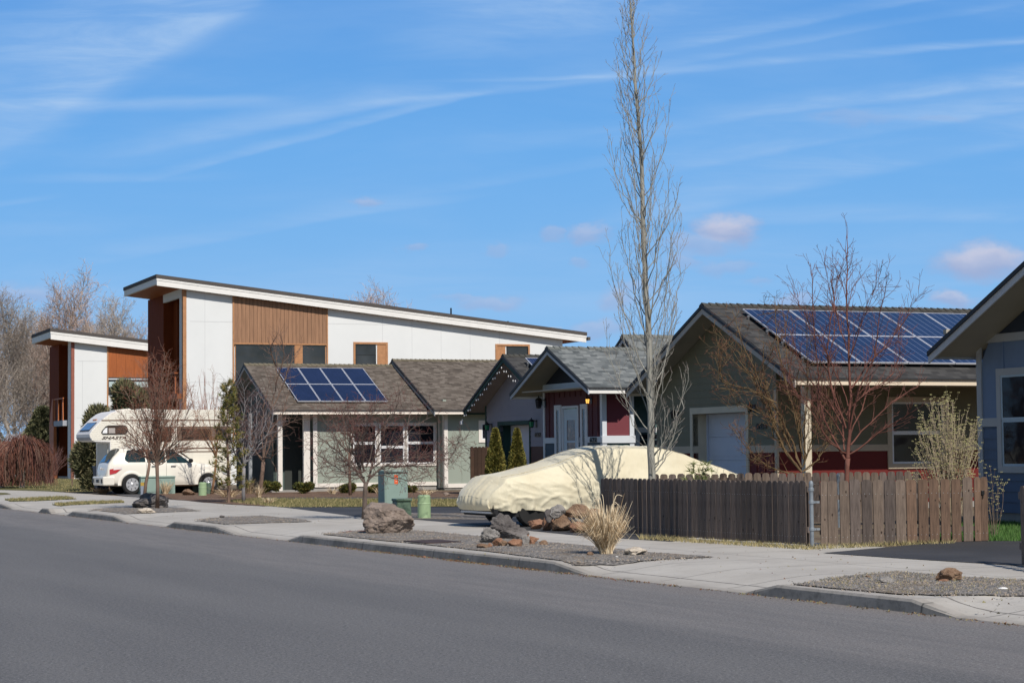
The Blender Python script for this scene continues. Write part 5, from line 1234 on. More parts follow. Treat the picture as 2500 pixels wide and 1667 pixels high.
for sd in (-1,1):
    tp=lambda x:min(1.47,1.13+(x-.70)*3.2,1.50-.0*(x),1.02+(2.86-x)*.80+.02) if x<9 else 0
    patch('side_window',.62,1.30,lambda x:1.07+max(0,(.70-x))*.9,lambda x:min(1.475,1.17+(x-.60)*2.4),CG,side=sd)
    patch('side_window',1.36,1.98,lambda x:1.065-.01*x,lambda x:1.48,CG,side=sd)
    patch('side_window',2.03,2.82,lambda x:1.055-.01*x,lambda x:max(1.05,min(1.475,1.04+(2.84-x)*.80)),CG,side=sd)
    SE=pmat('door_seam',(.22,.21,.18),.6,.05,3)
    for xx in (1.32,2.0,2.88): patch('door_seam',xx,xx+.010,lambda x:.36,lambda x:1.08,SE,.003,sd,1,6)
    patch('sill_trim',.95,3.2,lambda x:.30,lambda x:.345,pmat('sill_grey',(.45,.42,.36),.5,.05,3),.012,sd,10,1)
    # fender flares over the wheels
    for xc in (.82,3.44):
        g=MB(); g.sm=True; n=18
        for i in range(n+1):
            a=math.pi*(-.02+1.04*i/n)
            for r_,of in ((.335,-.05),(.345,.022),(.385,.030),(.46,.004)):
                x=xc+r_*math.cos(a); z=.33+r_*math.sin(a); z=max(z,.26); g.v.append((x,sd*(ysurf(max(.05,min(4.2,x)),z)+of),z))
        for i in range(n):
            for j in range(3): q=i*4+j; f=(q,q+4,q+5,q+1); g.f.append(f if sd>0 else f[::-1]); g.m.append(0)
        part('wheel_arch',g,WPT,e)
        g=MB(); n=24; g.quad(*[(xc+.34*math.cos(2*math.pi*k/n),sd*(.865),max(.2,.33+.34*math.sin(2*math.pi*k/n))) for k in range(n)][::sd]); part('wheel_well',g,BLK,e)
        w_=MB(); w_.lathe([(.20,-.09),(.295,-.10),(.325,-.075),(.33,0),(.325,.05),(.295,.07),(.20,.06)],32,(xc,sd*.86,.33),'y'); wo_=part('wheel',w_,TYRE,e)
        w_=MB(); w_.lathe([(.03,-.035*sd*-1),(.10,.0),(.20,.0),(.215,.02*sd)],24,(xc,sd*.955,.33),'y')
        for k in range(7):
            a=k*2*math.pi/7; c=Vector((xc+.155*math.cos(a),sd*.966,.33+.155*math.sin(a)))
            w_.bar(c+Vector((math.cos(a)*-.035,0,math.sin(a)*-.035)),c+Vector((math.cos(a)*.03,0,math.sin(a)*.03)),.012,.055,m=1,up=Vector((0,1,0)))
        part('hubcap',w_,[pmat('hubcap_silver',(.62,.63,.65),.3,.05,4,metal=.5),DKP],wo_)
    for xx in (1.50,2.16):
        g=MB(); zz=.93; yv=ysurf(xx,zz); g.bar((xx,sd*(yv+.03),zz),(xx+.17,sd*(yv+.03),zz),.02,.025); g.box(xx,xx+.02,sd*yv,sd*(yv+.03),zz-.012,zz+.012); g.box(xx+.15,xx+.17,sd*yv,sd*(yv+.03),zz-.012,zz+.012); part('door_handle',g,MATS['chrome'],e)
    g=MB(); g.lathe([(.02,-.10),(.07,-.05),(.075,.03),(.04,.07)],12,(2.82,sd*.93,1.10),'y'); part('wing_mirror',g,DKP,e)
    # tail lamp
    patch('tail_lamp',.10,.50,lambda x:.66+.25*(x-.10)+max(0,(x-.30))*.5,lambda x:.84+.12*(x-.1)*1.2,pmat('tail_red',(.42,.025,.03),.2,.15,3,coat=.6),.014,sd,10,3)
    patch('tail_lamp',.22,.50,lambda x:.80+.08*x,lambda x:.90+.03*x,pmat('lamp_clear',(.75,.68,.66),.2,.05,3,coat=.6),.017,sd,8,2)
    patch('headlamp',3.98,4.22,lambda x:.62,lambda x:.76,pmat('headlamp_clear',(.6,.62,.64),.1,.05,3,coat=.6),.012,sd,6,2)
# rear glass, hatch, bumper, plate
g=MB(); g.sm=True
for i in range(9):
    f=i/8; x=.10+.40*f
    for j in range(9): v=-1+2*j/8; T=lerp_k(TOPK,x); g.v.append((x-.012,v*(.62-.08*f),T-.03*v*v+.006))
for i in range(8):
    for j in range(8): q=i*9+j; g.f.append((q,q+9,q+10,q+1)); g.m.append(0)
part('rear_window',g,CG,e)
g=MB(); g.sm=True
for i in range(9):
    f=i/8; x=2.50+.46*f
    for j in range(9): v=-1+2*j/8; T=lerp_k(TOPK,x); g.v.append((x+.012,v*(.60+.10*f),T-.03*v*v+.008))
for i in range(8):
    for j in range(8): q=i*9+j; g.f.append((q,q+9,q+10,q+1)); g.m.append(0)
part('windscreen',g,CG,e)
g=MB(); g.hexa([(-.10,-.70,.30),(.25,-.86,.30),(.25,.86,.30),(-.10,.70,.30)],[(-.12,-.72,.60),(.25,-.87,.60),(.25,.87,.60),(-.12,.72,.60)]); part('rear_bumper',g,WPT,e,bevel=.04)
g=MB(); g.box(-.135,-.12,-.15,.15,.40,.50); part('number_plate',g,DKP,e); g=MB(); g.box(-.145,-.12,-.66,-.58,.38,.52); g.box(-.145,-.12,.58,.66,.38,.52);part('bumper_guard',g,DKP,e)
g=MB(); g.lathe([(.01,-.01),(.045,0)],16,(-.005,0,.86),'y'); g.box(-.03,-.015,-.10,-.03,.855,.87); g.box(-.03,-.015,.03,.10,.855,.87); part('emblem',g,MATS['chrome'],e)
# ------------------------------------------------------------------ camper trailer
o_=PD(330,1190,76.5); O=Vector((o_.x,o_.y,YZ)); F=Fr(O,NA); e=thing('camper_trailer',O,NA,'cream camper with raised front sleeping deck and brown stripes, behind the parked car','camper')
c2=lambda x,y:(120+x*.2126,950+y*.2126)
def cp(x,y,yy=0): p=F.hit(1,yy,*c2(x,y)); return p.x,p.z
CWH=pmat('camper_cream',(.69,.665,.585),.45,.03,1); CFR=pmat('camper_front_white',(.74,.72,.70),.5,.03,1,spec=.25); 
pr=[cp(*q) for q in ((530,600),(490,585),(468,550),(466,515),(492,468),(560,395),(630,328),(700,275),(760,252),(860,240),(2085,235),(2092,1075),(705,1075),(700,604))]
Wd=2.3
def extr(g,pr,y0,y1,m=0): g.hexa([(x,y0,z) for x,z in pr][::-1],[(x,y1,z) for x,z in pr][::-1],m)
g=MB(); up=pr[:10]+[pr[10],(pr[11][0],pr[13][1]),pr[13]]; extr(g,up,.012,Wd); lo=[pr[13],(pr[11][0],pr[13][1]-.002),pr[11],pr[12]]; extr(g,[(x,z-.002) for x,z in lo],.012,Wd)
part('body',g,CFR,e)
# corrugated side skin
g=MB(); zt_=pr[10][1]; zb_2=pr[11][1]; z=zb_2
def xl_at(z):
    if z<pr[13][1]: return pr[12][0]
    P=pr[:10]
    for a,b in zip(P,P[1:]):
        if min(a[1],b[1])<=z<=max(a[1],b[1]) and abs(a[1]-b[1])>1e-4: return a[0]+(b[0]-a[0])*(z-a[1])/(b[1]-a[1])
    return pr[9][0]
while z<zt_-.02:
    zz=min(z+.075,zt_); xl_=max(xl_at(z+.002),xl_at(zz-.002)); xr_=pr[10][0]
    g.hexa([(xl_,-.004,z),(xr_,-.004,z),(xr_,.012,z),(xl_,.012,z)],[(xl_,.004,zz),(xr_,.004,zz),(xr_,.012,zz),(xl_,.012,zz)]); z+=.075
part('side_panel',g,CWH,e)
STR=pmat('camper_brown_stripe',(.11,.055,.03),.5,.15,5)
g=MB()
for (a,b,c,d) in ((600,352,2090,360),(1300,430,2090,436),(1480,672,2090,678),(1480,712,2090,717)):
    x0,z1=cp(a,b); x1,z0=cp(c,d); g.box(x0,x1,-.012,-.0045,z0,z1)
part('stripe',g,STR,e)
g=MB(); x0,z1=cp(1470,440); x1,z0=cp(2090,585); g.box(x0,x1,-.010,-.0045,z0,z1); part('window_band',g,pmat('band_brown',(.17,.12,.09),.4,.2,3),e)
def cwin(poly_,name='window',fr=.0):
    P=[cp(*q) for q in poly_]; c=(sum(p[0] for p in P)/len(P),sum(p[1] for p in P)/len(P)); Q=[(c[0]+(x-c[0])*.93,c[1]+(z-c[1])*.84) for x,z in P]
    g=MB(); g.hexa([(x,-.03,z) for x,z in P][::-1],[(x,-.001,z) for x,z in P][::-1]); f=part(name,g,BLK,e); g=MB(); g.hexa([(x,-.036,z) for x,z in Q][::-1],[(x,-.0305,z) for x,z in Q][::-1]); part('pane',g,glassmat('camper_glass',(.05,.035,.028),.1),f); return f,Q
f,Q=cwin([(597,495),(610,470),(650,425),(680,415),(870,415),(895,435),(905,470),(890,500),(860,517),(615,517)])
g=MB(); q=[cp(*p) for p in ((610,505),(665,505),(665,438),(645,445),(615,480))]; g.hexa([(x,-.042,z) for x,z in q][::-1],[(x,-.0365,z) for x,z in q][::-1]); part('curtain',g,WHT,f)
g=MB(); q=[cp(*p) for p in ((680,505),(755,505),(755,445),(680,445))]; g.hexa([(x,-.040,z) for x,z in q][::-1],[(x,-.0365,z) for x,z in q][::-1]); part('curtain',g,pmat('curtain_grey',(.35,.32,.30),.8,.1,4),f)
cwin([(1290,430),(1395,430),(1405,450),(1405,585),(1395,595),(1295,595),(1285,580)]); cwin([(1520,455),(1860,455),(1860,570),(1520,570)]); cwin([(1900,465),(2050,465),(2050,570),(1900,570)])
# front slanted window on the nose: across the width between the nose points
a=Vector((pr[4][0],0,pr[4][1])); b=Vector((pr[6][0],0,pr[6][1])); 
def nz(f,y,o=.012): v=a.lerp(b,f); nrm=Vector(((a.z-b.z),0,(b.x-a.x))).normalized(); return Vector((v.x,y,v.z))+nrm*o*(1 if nrm.x<0 else -1)
pa=Vector((pr[4][0],0,pr[4][1])); 
g=MB(); dd=(b-a).normalized(); nn=Vector((-dd.z,0,dd.x)); 
def npnt(f,y,o): v=a.lerp(b,f)+nn*o; return (v.x,y,v.z)
g.hexa([npnt(-.05,.35,-.01),npnt(-.05,1.95,-.01),npnt(.62,1.95,-.01),npnt(.62,.35,-.01)],[npnt(-.05,.35,.02),npnt(-.05,1.95,.02),npnt(.62,1.95,.02),npnt(.62,.35,.02)]); f=part('front_window',g,DKP,e)
for y0,y1_ in ((.42,1.12),(1.18,1.88)):
    g=MB(); g.hexa([npnt(.0,y0,.021),npnt(.0,y1_,.021),npnt(.57,y1_,.021),npnt(.57,y0,.021)],[npnt(.0,y0,.028),npnt(.0,y1_,.028),npnt(.57,y1_,.028),npnt(.57,y0,.028)]); part('pane',g,pmat('blue_grey_glass',(.10,.15,.24),.12,.2,2),f)
g=MB()
for y in (.95,1.15,1.35): 
    v=a.lerp(b,.86)+nn*.02; g.box(v.x-.03,v.x+.03,y-.05,y+.05,v.z-.03,v.z+.02)
part('marker_lamp',g,pmat('amber',(.35,.12,.03),.3,.1,3),e)
g=MB(); q=[(pr[1][0]-.012,pr[1][1]-.0),(pr[2][0]-.012,pr[2][1]),(pr[2][0]+.02,pr[2][1]),(pr[1][0]+.02,pr[1][1])]; extr(g,q,.0,Wd); part('nose_band',g,pmat('nose_grey',(.22,.25,.30),.5,.1,3),e)
u,z=cp(600,572); h_=abs(cp(600,540)[1]-cp(600,572)[1]); tx=text('lettering','SHASTA',e,1,-.012,u,z,h_,pmat('letter_dark',(.09,.07,.06),.5,.05,3),shear=.45,wfac=1.0)
wid=abs(cp(885,572)[0]-u); L_=max(v.co.x for v in tx.data.vertices); tx.matrix_local=Matrix(((wid/L_,0,0,u),(0,0,-1,-.012),(0,1,0,z),(0,0,0,1)))
g=MB(); q=[cp(990,238,1),cp(1040,218,1),cp(1100,212,1),cp(1150,222,1),cp(1190,240,1)]; extr(g,[(x,z-.02) for x,z in q],.8,1.6); part('roof_air_conditioner',g,CWH,e,bevel=.03)
g=MB(); q=[cp(735,262,1),cp(740,238,1),cp(900,222,1),cp(930,240,1)]; extr(g,[(x,z) for x,z in q],.7,1.6); part('roof_vent',g,CWH,e)
g=MB(); 
for x_,_ in (cp(1550,1075),cp(1720,1075)):
    pass
wx_=cp(1500,1075)[0]
for y in (.2,2.1):
    for k in (0,.85): 
        g=MB(); g.lathe([(.2,-.1),(.33,-.1),(.36,0),(.33,.1),(.2,.1)],20,(wx_+k,y,.36),'y'); part('wheel',g,TYRE,e)
g=MB(); g.box(cp(705,900)[0]-.9,cp(705,900)[0]+.1,.5,1.8,.4,.55); g.box(cp(705,900)[0]-.7,cp(705,900)[0]-.6,1.1,1.2,0,.5); None
x0,z1=cp(700,612); x1,z0=cp(800,1000); g=MB(); g.box(x0-.03,x0-.003,.3,2.0,z0,z1-.05); part('front_panel',g,pmat('camper_shade',(.45,.43,.38),.5,.05,2),e)
# ------------------------------------------------------------------ bare trees
def bark(name,c,c2=None,**k): return pmat(name,c,.85,.3,6,st=(1,1,.4),bump=.3,bscale=20,c2=c2,**k)
def twigs(out,rg,pts,rad,lvl,P):
    """children along a branch polyline. P[lvl]=(per metre, start, angle, length, taper-with-t, radius, wobble, up)"""
    if lvl>=len(P): return
    den,st,ang,Ln,tap,r0,wob,up=P[lvl]
    seg=[(b-a).length for a,b in zip(pts,pts[1:])]; tot=sum(seg)
    n=den*tot; n=int(n)+(rg.random()<n-int(n)); ph=rg.uniform(0,6.28)
    for k in range(n):
        f=st+(1-st)*(k+rg.random())/max(n,1); s_=f*tot; i=0
        while i<len(seg)-1 and s_>seg[i]: s_-=seg[i]; i+=1
        u=min(1,s_/max(seg[i],1e-6)); p=pts[i].lerp(pts[i+1],u); d=(pts[i+1]-pts[i]).normalized(); rp=rad[i]+(rad[i+1]-rad[i])*u
        ph+=2.4+rg.uniform(-.5,.5); o=d.orthogonal().normalized(); o=Matrix.Rotation(ph,3,d)@o; a=ang*rg.uniform(.7,1.3)
        dd=(d*math.cos(a)+o*math.sin(a)).normalized(); L=Ln*rg.uniform(.55,1.25)*(1-tap*f)
        ns=4 if lvl<len(P)-1 else 3; q=[p.copy()]; c=dd.copy()
        for j in range(ns):
            c=(c+Vector((rg.gauss(0,wob),rg.gauss(0,wob),rg.gauss(0,wob)+up))).normalized(); q.append(q[-1]+c*L/ns)
        r=min(rp*.75,r0*rg.uniform(.8,1.2)); rr=[max(r*(1-j/ns*.8),.0) for j in range(ns+1)]
        out.append((q,rr,lvl)); twigs(out,rg,q,rr,lvl+1,P)
def build_tree(name,base,trunk,trad,limbs,P,label,bm_,tm_,seed,cat='tree',group=None,rmin=.003,lean=.0,sides=(7,4,3,3)):
    """trunk: world points; limbs: list of (points, r0, r1)"""
    e=thing(name,base,0,label,cat,group); rg=random.Random(seed); off=Vector(base)
    g=MB(); g.sm=True; g.tube([p-off for p in trunk],trad,9); part('trunk',g,bm_,e)
    out=[]
    twigs(out,rg,trunk,trad,0,P['trunk']) if P.get('trunk') else None
    for pts,r0,r1 in limbs:
        n=len(pts); rr=[r0+(r1-r0)*(k/(n-1))**.8 for k in range(n)]; out.append((pts,rr,0)); twigs(out,rg,pts,rr,0,P['limb'])
    g=MB(); g.sm=True
    for q,rr,l in out: g.tube([p-off for p in q],[max(r,rmin) for r in rr],sides[min(l,3)],cap=False,m=0 if l==0 else 1)
    part('crown',g,[tm_[0],tm_[1]],e); return e
def smoothpts(pts,n=3,rg=None,wob=0):
    out=[]
    for i in range(len(pts)-1):
        p0=pts[max(i-1,0)];p1=pts[i];p2=pts[i+1];p3=pts[min(i+2,len(pts)-1)]
        for k in range(n):
            t_=k/n; out.append(.5*((2*p1)+(p2-p0)*t_+(2*p0-5*p1+4*p2-p3)*t_*t_+(3*p1-p0-3*p2+p3)*t_**3)+(Vector([rg.gauss(0,wob) for _ in range(3)]) if rg and (i or k) else Vector()))
    out.append(pts[-1]); return out
def limb_px(pix,Y,dy,rg,ox=0,oy=0,s=1,wob=.012):
    n=len(pix); return smoothpts([PD(ox+x*s,oy+y*s,Y+dy*(k/(n-1))) for k,(x,y) in enumerate(pix)],3,rg,wob)
# --- tall poplar in front of the covered car
rg=random.Random(2); Y=37.7
tp=smoothpts([PD(x,y,Y) for x,y in ((1594,1291),(1593,1200),(1591,1100),(1588,950),(1583,800),(1577,690),(1571,560),(1568,450),(1562,330),(1553,210),(1545,100),(1538,5),(1537,-8))],3,rg,.006)
tr=[.074*(1-k/(len(tp)-1))**.85+.006 for k in range(len(tp))]
limbs=[]
PB=tp[0].z
for k in range(80):
    f=k/80; z=1.02+f**1.05*9.3+rg.uniform(-.05,.05)
    i=max(j for j in range(len(tp)) if tp[j].z<=max(z,tp[0].z)) ; i=min(i,len(tp)-2); p=tp[i].lerp(tp[i+1],(z-tp[i].z)/max(tp[i+1].z-tp[i].z,1e-3)) if z>tp[i].z else tp[i]
    a=rg.uniform(0,6.283); prof_=lerp_k([(0,.55),(.1,.72),(.3,.60),(.5,.60),(.7,.40),(.9,.20),(1,.10)],f); out_=prof_*rg.uniform(.5,1.32); L=lerp_k([(0,1.4),(.15,2.1),(.5,2.2),(.8,1.4),(1,.6)],f)*rg.uniform(.6,1.15)
    dx,dy=math.cos(a),math.sin(a); pts=[p]
    for j in range(1,6):
        u=j/5; o=out_*(1-(1-u)**1.9); pts.append(Vector((p.x+dx*o,p.y+dy*o,p.z+L*u**1.12)))
    limbs.append((smoothpts(pts,2,rg,.018),.016*(1-f*.5)*rg.uniform(.7,1.2),.0035))
PT=bark('poplar_bark',(.25,.245,.21),(.37,.365,.325)); PTW=pmat('poplar_twig',(.25,.205,.185),.8,.3,4,c2=(.37,.31,.28))
build_tree('poplar_tree',(tp[0].x,tp[0].y,YZ),tp,tr,limbs,dict(trunk=[(4,.18,.5,.5,.4,.006,.12,.12)],limb=[(4.2,.12,.42,.60,.45,.0045,.09,.12),(5,.2,.6,.16,.3,.0033,.2,.08)]),'very tall narrow leafless poplar with pale grey trunk, before the covered car',PT,(PT,PTW),5)
# --- red-barked tree between the fences
rg=random.Random(7); Y=35; S8=.3827
def L8(pix,dy,r0,r1): return (limb_px(pix,Y,dy,rg,1550,700,S8),r0,r1)
RB=bark('red_bark',(.12,.042,.032),(.22,.095,.07)); RT_=pmat('red_twig',(.13,.05,.042),.7,.3,4,c2=(.22,.10,.085))
tk=[PD(2067,1300,Y),PD(2067,1200,Y),PD(2068,1140,Y),PD(2070,1118,Y)]
limbs=[L8(q,dy,r0,r1) for q,dy,r0,r1 in [
 ([(1358,1090),(1366,950),(1376,700),(1362,400),(1352,100),(1350,-180),(1352,-358)],.1,.040,.004),
 ([(1340,1100),(1205,840),(1165,560),(1135,60),(1120,-150)],.5,.022,.004),([(1365,1070),(1560,935),(1690,850),(1760,790),(1770,700)],-.5,.017,.004),
 ([(1375,1010),(1500,870),(1640,740),(1800,630),(1850,600)],.6,.016,.004),([(1372,900),(1430,650),(1520,450),(1590,50),(1600,-90)],-.6,.018,.004),
 ([(1380,650),(1480,500),(1690,270),(1780,60)],.3,.014,.003),([(1345,900),(1250,650),(1232,300),(1285,0),(1330,-150)],-.4,.018,.004),
 ([(1335,1040),(1290,800),(1090,560),(1000,300)],.8,.014,.003),([(1350,820),(1440,700),(1640,560),(1700,400),(1660,260)],.9,.013,.003),([(1345,1060),(1240,980),(1130,800),(1010,640),(980,500)],-.8,.013,.003),
 ([(1360,760),(1290,560),(1180,330),(1090,200),(1000,0)],.6,.013,.003),([(1360,500),(1420,300),(1500,100),(1540,-60)],-.3,.012,.003),([(1352,400),(1290,200),(1240,20),(1210,-160)],.3,.012,.003),([(1352,150),(1400,0),(1470,-90)],.1,.008,.003),([(1352,100),(1310,-60),(1240,-190)],-.1,.008,.003),([(1370,960),(1480,700),(1500,560),(1560,360)],.9,.014,.003),([(1340,980),(1200,760),(1060,700),(900,600)],-.5,.013,.003)]]
limbs+=[([p+Vector((rg.gauss(0,.10)*i/len(q),rg.gauss(0,.22)*i/len(q),rg.gauss(0,.10)*i/len(q))) for i,p in enumerate(q)],r0*.7,r1) for q,r0,r1 in limbs[5:13]]
build_tree('red_bark_tree',(tk[0].x,tk[0].y,YZ),[G(2067,1290)]+tk[1:] if False else tk,[.048,.044,.043,.045],limbs,dict(limb=[(6.5,.15,.6,.58,.35,.007,.10,.09),(7,.1,.75,.18,.2,.005,.15,.06)]),'leafless tree with glossy red bark between the gate and the rear fence',RB,(RB,RT_),8)
# --- multi-stem tree behind the rear fence
rg=random.Random(9); Y=40
YB_=bark('yellow_bark',(.11,.07,.035),(.20,.135,.065)); OT=pmat('orange_twig',(.15,.052,.03),.75,.3,4,c2=(.24,.095,.055))
limbs=[L8(q,dy,r0,r1) for q,dy,r0,r1 in [
 ([(1062,1180),(930,1000),(880,800),(830,600),(820,350)],.3,.028,.005),([(1050,1195),(980,1190),(800,1112),(720,1010),(650,890)],-.4,.018,.005),([(1060,1150),(960,900),(850,700),(700,400),(620,150)],.5,.024,.005),
 ([(1080,1130),(1085,900),(1100,500),(1095,200)],-.2,.02,.004),([(1070,1180),(1200,1060),(1250,950),(1260,800)],.3,.016,.004),([(905,740),(720,650),(570,600),(530,430),(545,370)],-.3,.014,.004),([(945,1010),(790,650),(660,460),(540,290)],.6,.016,.004),
 ([(1075,1100),(1020,800),(930,500),(900,200),(890,60)],.1,.018,.004),([(1070,1150),(1150,900),(1190,650),(1180,450)],-.5,.016,.004),([(1000,1050),(900,860),(640,720),(510,450)],.2,.013,.004),([(1085,1000),(1000,600),(960,350),(980,150)],.5,.014,.004)]]
b=PD(1961,1262,Y); b.z=YZ; tk=[b,PD(1960,1200,Y),PD(1958,1155,Y)]
limbs+=[([p+Vector((rg.uniform(-.35,.35)*i/len(q),rg.gauss(0,.4)*i/len(q),rg.uniform(-.35,.25)*i/len(q))) for i,p in enumerate(q)],r0*.6,r1*.8) for k_ in range(2) for q,r0,r1 in limbs]
build_tree('multi_stem_tree',tuple(b),tk,[.10,.085,.07],limbs,dict(limb=[(6,.12,.7,.42,.35,.006,.13,.07),(7,.1,.8,.15,.2,.0042,.18,.05)]),'leafless multi-stemmed tree with yellowish stems and orange twigs before the garage',YB_,(YB_,OT),10)
# --- crab apple beside the boulder
rg=random.Random(11); Y=44.5; S4=.2976
def L4(pix,Y,dy,r0,r1,rg=rg): return (limb_px(pix,Y,dy,rg,500,850,S4,.02),r0,r1)
CB=bark('crab_bark',(.10,.075,.06),(.18,.14,.12)); CT=pmat('crab_twig',(.12,.042,.038),.8,.3,4,c2=(.20,.085,.07))
limbs=[L4(q,Y,dy,r0,r1) for q,dy,r0,r1 in [
 ([(1315,1110),(1240,900),(1190,750),(1210,620),(1110,500)],.5,.030,.006),([(1315,1110),(1130,880),(990,770),(890,690)],-.5,.024,.005),([(1330,1110),(1380,930),(1450,750),(1500,600),(1610,440)],.7,.030,.005),
 ([(1340,1080),(1500,950),(1700,900),(1840,880)],-.3,.022,.005),([(1310,1060),(1110,1010),(960,900),(890,820)],.4,.02,.005),([(1350,1040),(1540,1050),(1700,1090),(1830,1040)],-.9,.016,.004),([(1305,1000),(1300,800),(1330,620),(1370,480)],-.8,.024,.004),
 ([(1350,1000),(1600,780),(1720,640),(1860,560)],.2,.022,.004),([(1300,1050),(1060,1060),(920,1010)],-.7,.014,.004),([(1480,960),(1800,950),(1960,880),(2000,780)],.7,.014,.003),([(1320,980),(1420,700),(1560,520),(1600,340)],-.4,.02,.004),([(1250,900),(1060,720),(960,560)],.9,.018,.004),([(1300,860),(1180,640),(1010,480)],-.6,.016,.004),([(1390,900),(1650,700),(1690,420)],.8,.016,.004),([(1330,1050),(1450,1000),(1580,960)],1.0,.016,.004),([(1310,1080),(1180,960),(1060,900)],1.0,.016,.004),([(1320,1000),(1240,1000),(1130,870)],-1.1,.014,.004)]]
b=PD(889,1260,Y); b.z=YZ; tk=[b,PD(890,1235,Y),PD(891,1200,Y),PD(893,1178,Y)]
limbs+=[([p+Vector((rg.uniform(-.4,.4)*i/len(q),rg.gauss(0,.5)*i/len(q),rg.uniform(-.3,.3)*i/len(q))) for i,p in enumerate(q)],r0*.6,r1*.8) for q,r0,r1 in limbs[::3]]
build_tree('crabapple_tree',tuple(b),tk,[.066,.055,.052,.052],limbs,dict(limb=[(9,.15,.85,.64,.3,.0085,.17,.015),(9,.1,.85,.27,.2,.0055,.22,.02),(4,.2,.9,.08,.1,.0045,.2,.0)]),'spreading leafless crab apple with tangled dark red twigs behind the big boulder',CB,(CB,CT),12)
# --- other street trees, left to right
def L2(pix,Y,dy,r0,r1,rg): return (limb_px(pix,Y,dy,rg,120,950,.2126,.02),r0,r1)
rg=random.Random(13); Y=54.5
TB3=bark('brown_red_bark',(.15,.10,.075),(.24,.16,.12)); TT3=pmat('rusty_twig',(.20,.07,.045),.8,.3,4,c2=(.38,.15,.09))
limbs=[]
for x,y in ((880,520),(800,240),(860,0),(960,-150),(1080,-280),(1200,-360),(1290,-250),(1400,-200),(1520,-50),(1620,150),(1720,330),(1680,560),(950,700),(1560,700),(1100,-330),(1330,-420),(1020,60),(1230,-200),(1450,30),(820,380),(1700,420),(1600,0),(900,620),(1380,-300),(1150,-100),(1350,50),(1000,300),(1480,350),(860,640),(1640,640),(1250,-60)):
    mx=1240+(x-1240)*rg.uniform(.35,.6); my=870+(y-870)*rg.uniform(.42,.55); limbs.append(L2([(1240,880-rg.uniform(0,60)),(mx,my),(x*.85+mx*.15,y*.8+my*.2),(x,y)],Y,rg.uniform(-1.1,1.1),.017,.004,rg))
b=G(384,1241); tk=[Vector((b.x,b.y,YZ)),PD(385,1190,Y),PD(384,1160,Y),PD(383,1130,Y)]
build_tree('street_tree',tuple(tk[0]),tk,[.062,.05,.048,.055],limbs,dict(limb=[(10,.12,.6,.58,.35,.009,.13,.07),(10,.1,.7,.22,.2,.0065,.18,.05)]),'leafless tree with rusty fan of twigs standing in front of the camper and parked car',TB3,(TB3,TT3),14)
rg=random.Random(15); Y=60
b=G(352,1218); b2=Vector((b.x,b.y,YZ)); Y=b.y; tk=[b2,PD(356,1180,Y),PD(362,1150,Y),PD(365,1130,Y)]
limbs=[L2([(1150,850),(1150+dx*.5,600),(1150+dx,y)],Y,rg.uniform(-.9,.9),.016,.004,rg) for dx,y in ((-260,500),(-160,260),(-60,60),(40,-20),(140,180),(220,420),(-300,650))]
build_tree('street_tree',tuple(b2),tk,[.065,.055,.05,.05],limbs,dict(limb=[(5,.12,.6,.5,.35,.008,.13,.07),(5,.1,.7,.2,.2,.006,.18,.05)]),'small leafless tree with leaning reddish trunk beside the green transformer box',TB3,(TB3,TT3),16)
rg=random.Random(17); b=G(517,1206); Y=b.y; b2=Vector((b.x,b.y,YZ)); tk=[b2,PD(521,1180,Y),PD(525,1150,Y),PD(528,1120,Y)]
OB=bark('orange_brown_bark',(.20,.105,.055),(.32,.18,.10))
limbs=[L2([(1918,790),(1918+dx*.45,500),(1918+dx,y)],Y,rg.uniform(-1,1),.02,.005,rg) for dx,y in ((-230,200),(-330,-60),(-120,80),(-40,-200),(60,60),(150,260),(-420,380),(-160,420),(90,420))]
build_tree('street_tree',tuple(b2),tk,[.055,.05,.045,.045],limbs,dict(limb=[(5,.12,.6,.55,.35,.010,.13,.07),(6,.1,.7,.22,.2,.007,.18,.05)]),'slim leafless tree with orange-brown leaning trunk at the right end of the camper',OB,(OB,TT3),18)
rg=random.Random(19); b=G(595,1225); Y=b.y; b2=Vector((b.x,b.y,YZ)); tk=[b2,PD(594,1200,Y),PD(595,1170,Y),PD(595,1142,Y)]
GBK=bark('grey_bark',(.20,.19,.20),(.30,.29,.30)); PTw=pmat('purple_twig',(.12,.058,.058),.8,.3,4,c2=(.20,.11,.10))
limbs=[L4(q,Y,rg.uniform(-1.2,1.2),.024,.005,rg) for q in ([(320,980),(230,830),(190,650),(150,480)],[(320,980),(370,850),(430,680),(420,450),(440,330)],[(322,960),(300,700),(330,450),(300,280)],[(320,980),(200,780),(110,620)],[(330,940),(450,800),(540,640),(560,480)],[(318,940),(260,600),(230,380),(240,300)],[(325,950),(380,640),(380,400)],[(330,900),(470,700),(500,520)],[(318,900),(210,600),(160,400)])]
build_tree('street_tree',tuple(b2),tk,[.065,.055,.052,.06],limbs,dict(limb=[(9,.12,.7,.8,.35,.012,.15,.05),(9,.1,.8,.32,.2,.009,.2,.04)]),'leafless tree with smooth grey trunk and dense purple-brown twigs',GBK,(GBK,PTw),20)
rg=random.Random(21); b=G(637,1206); Y=b.y; b2=Vector((b.x,b.y,YZ)); tk=[b2,PD(637,1180,Y),PD(641,1150,Y),PD(643,1127,Y)]
limbs=[L4(q,Y,rg.uniform(-1,1),.03,.006,rg) for q in ([(480,930),(400,800),(370,640),(360,500)],[(480,930),(550,750),(640,640),(740,600),(880,560)],[(480,900),(560,870),(540,650)],[(485,900),(530,600),(580,350),(590,120),(570,-30)],[(480,900),(470,650),(500,420),(540,200)],[(520,700),(640,520),(700,300)],[(560,480),(660,250),(720,80),(800,-20)],[(580,300),(650,60),(620,-140)],[(590,150),(540,0),(600,-120)],[(470,900),(350,760),(290,560)])]
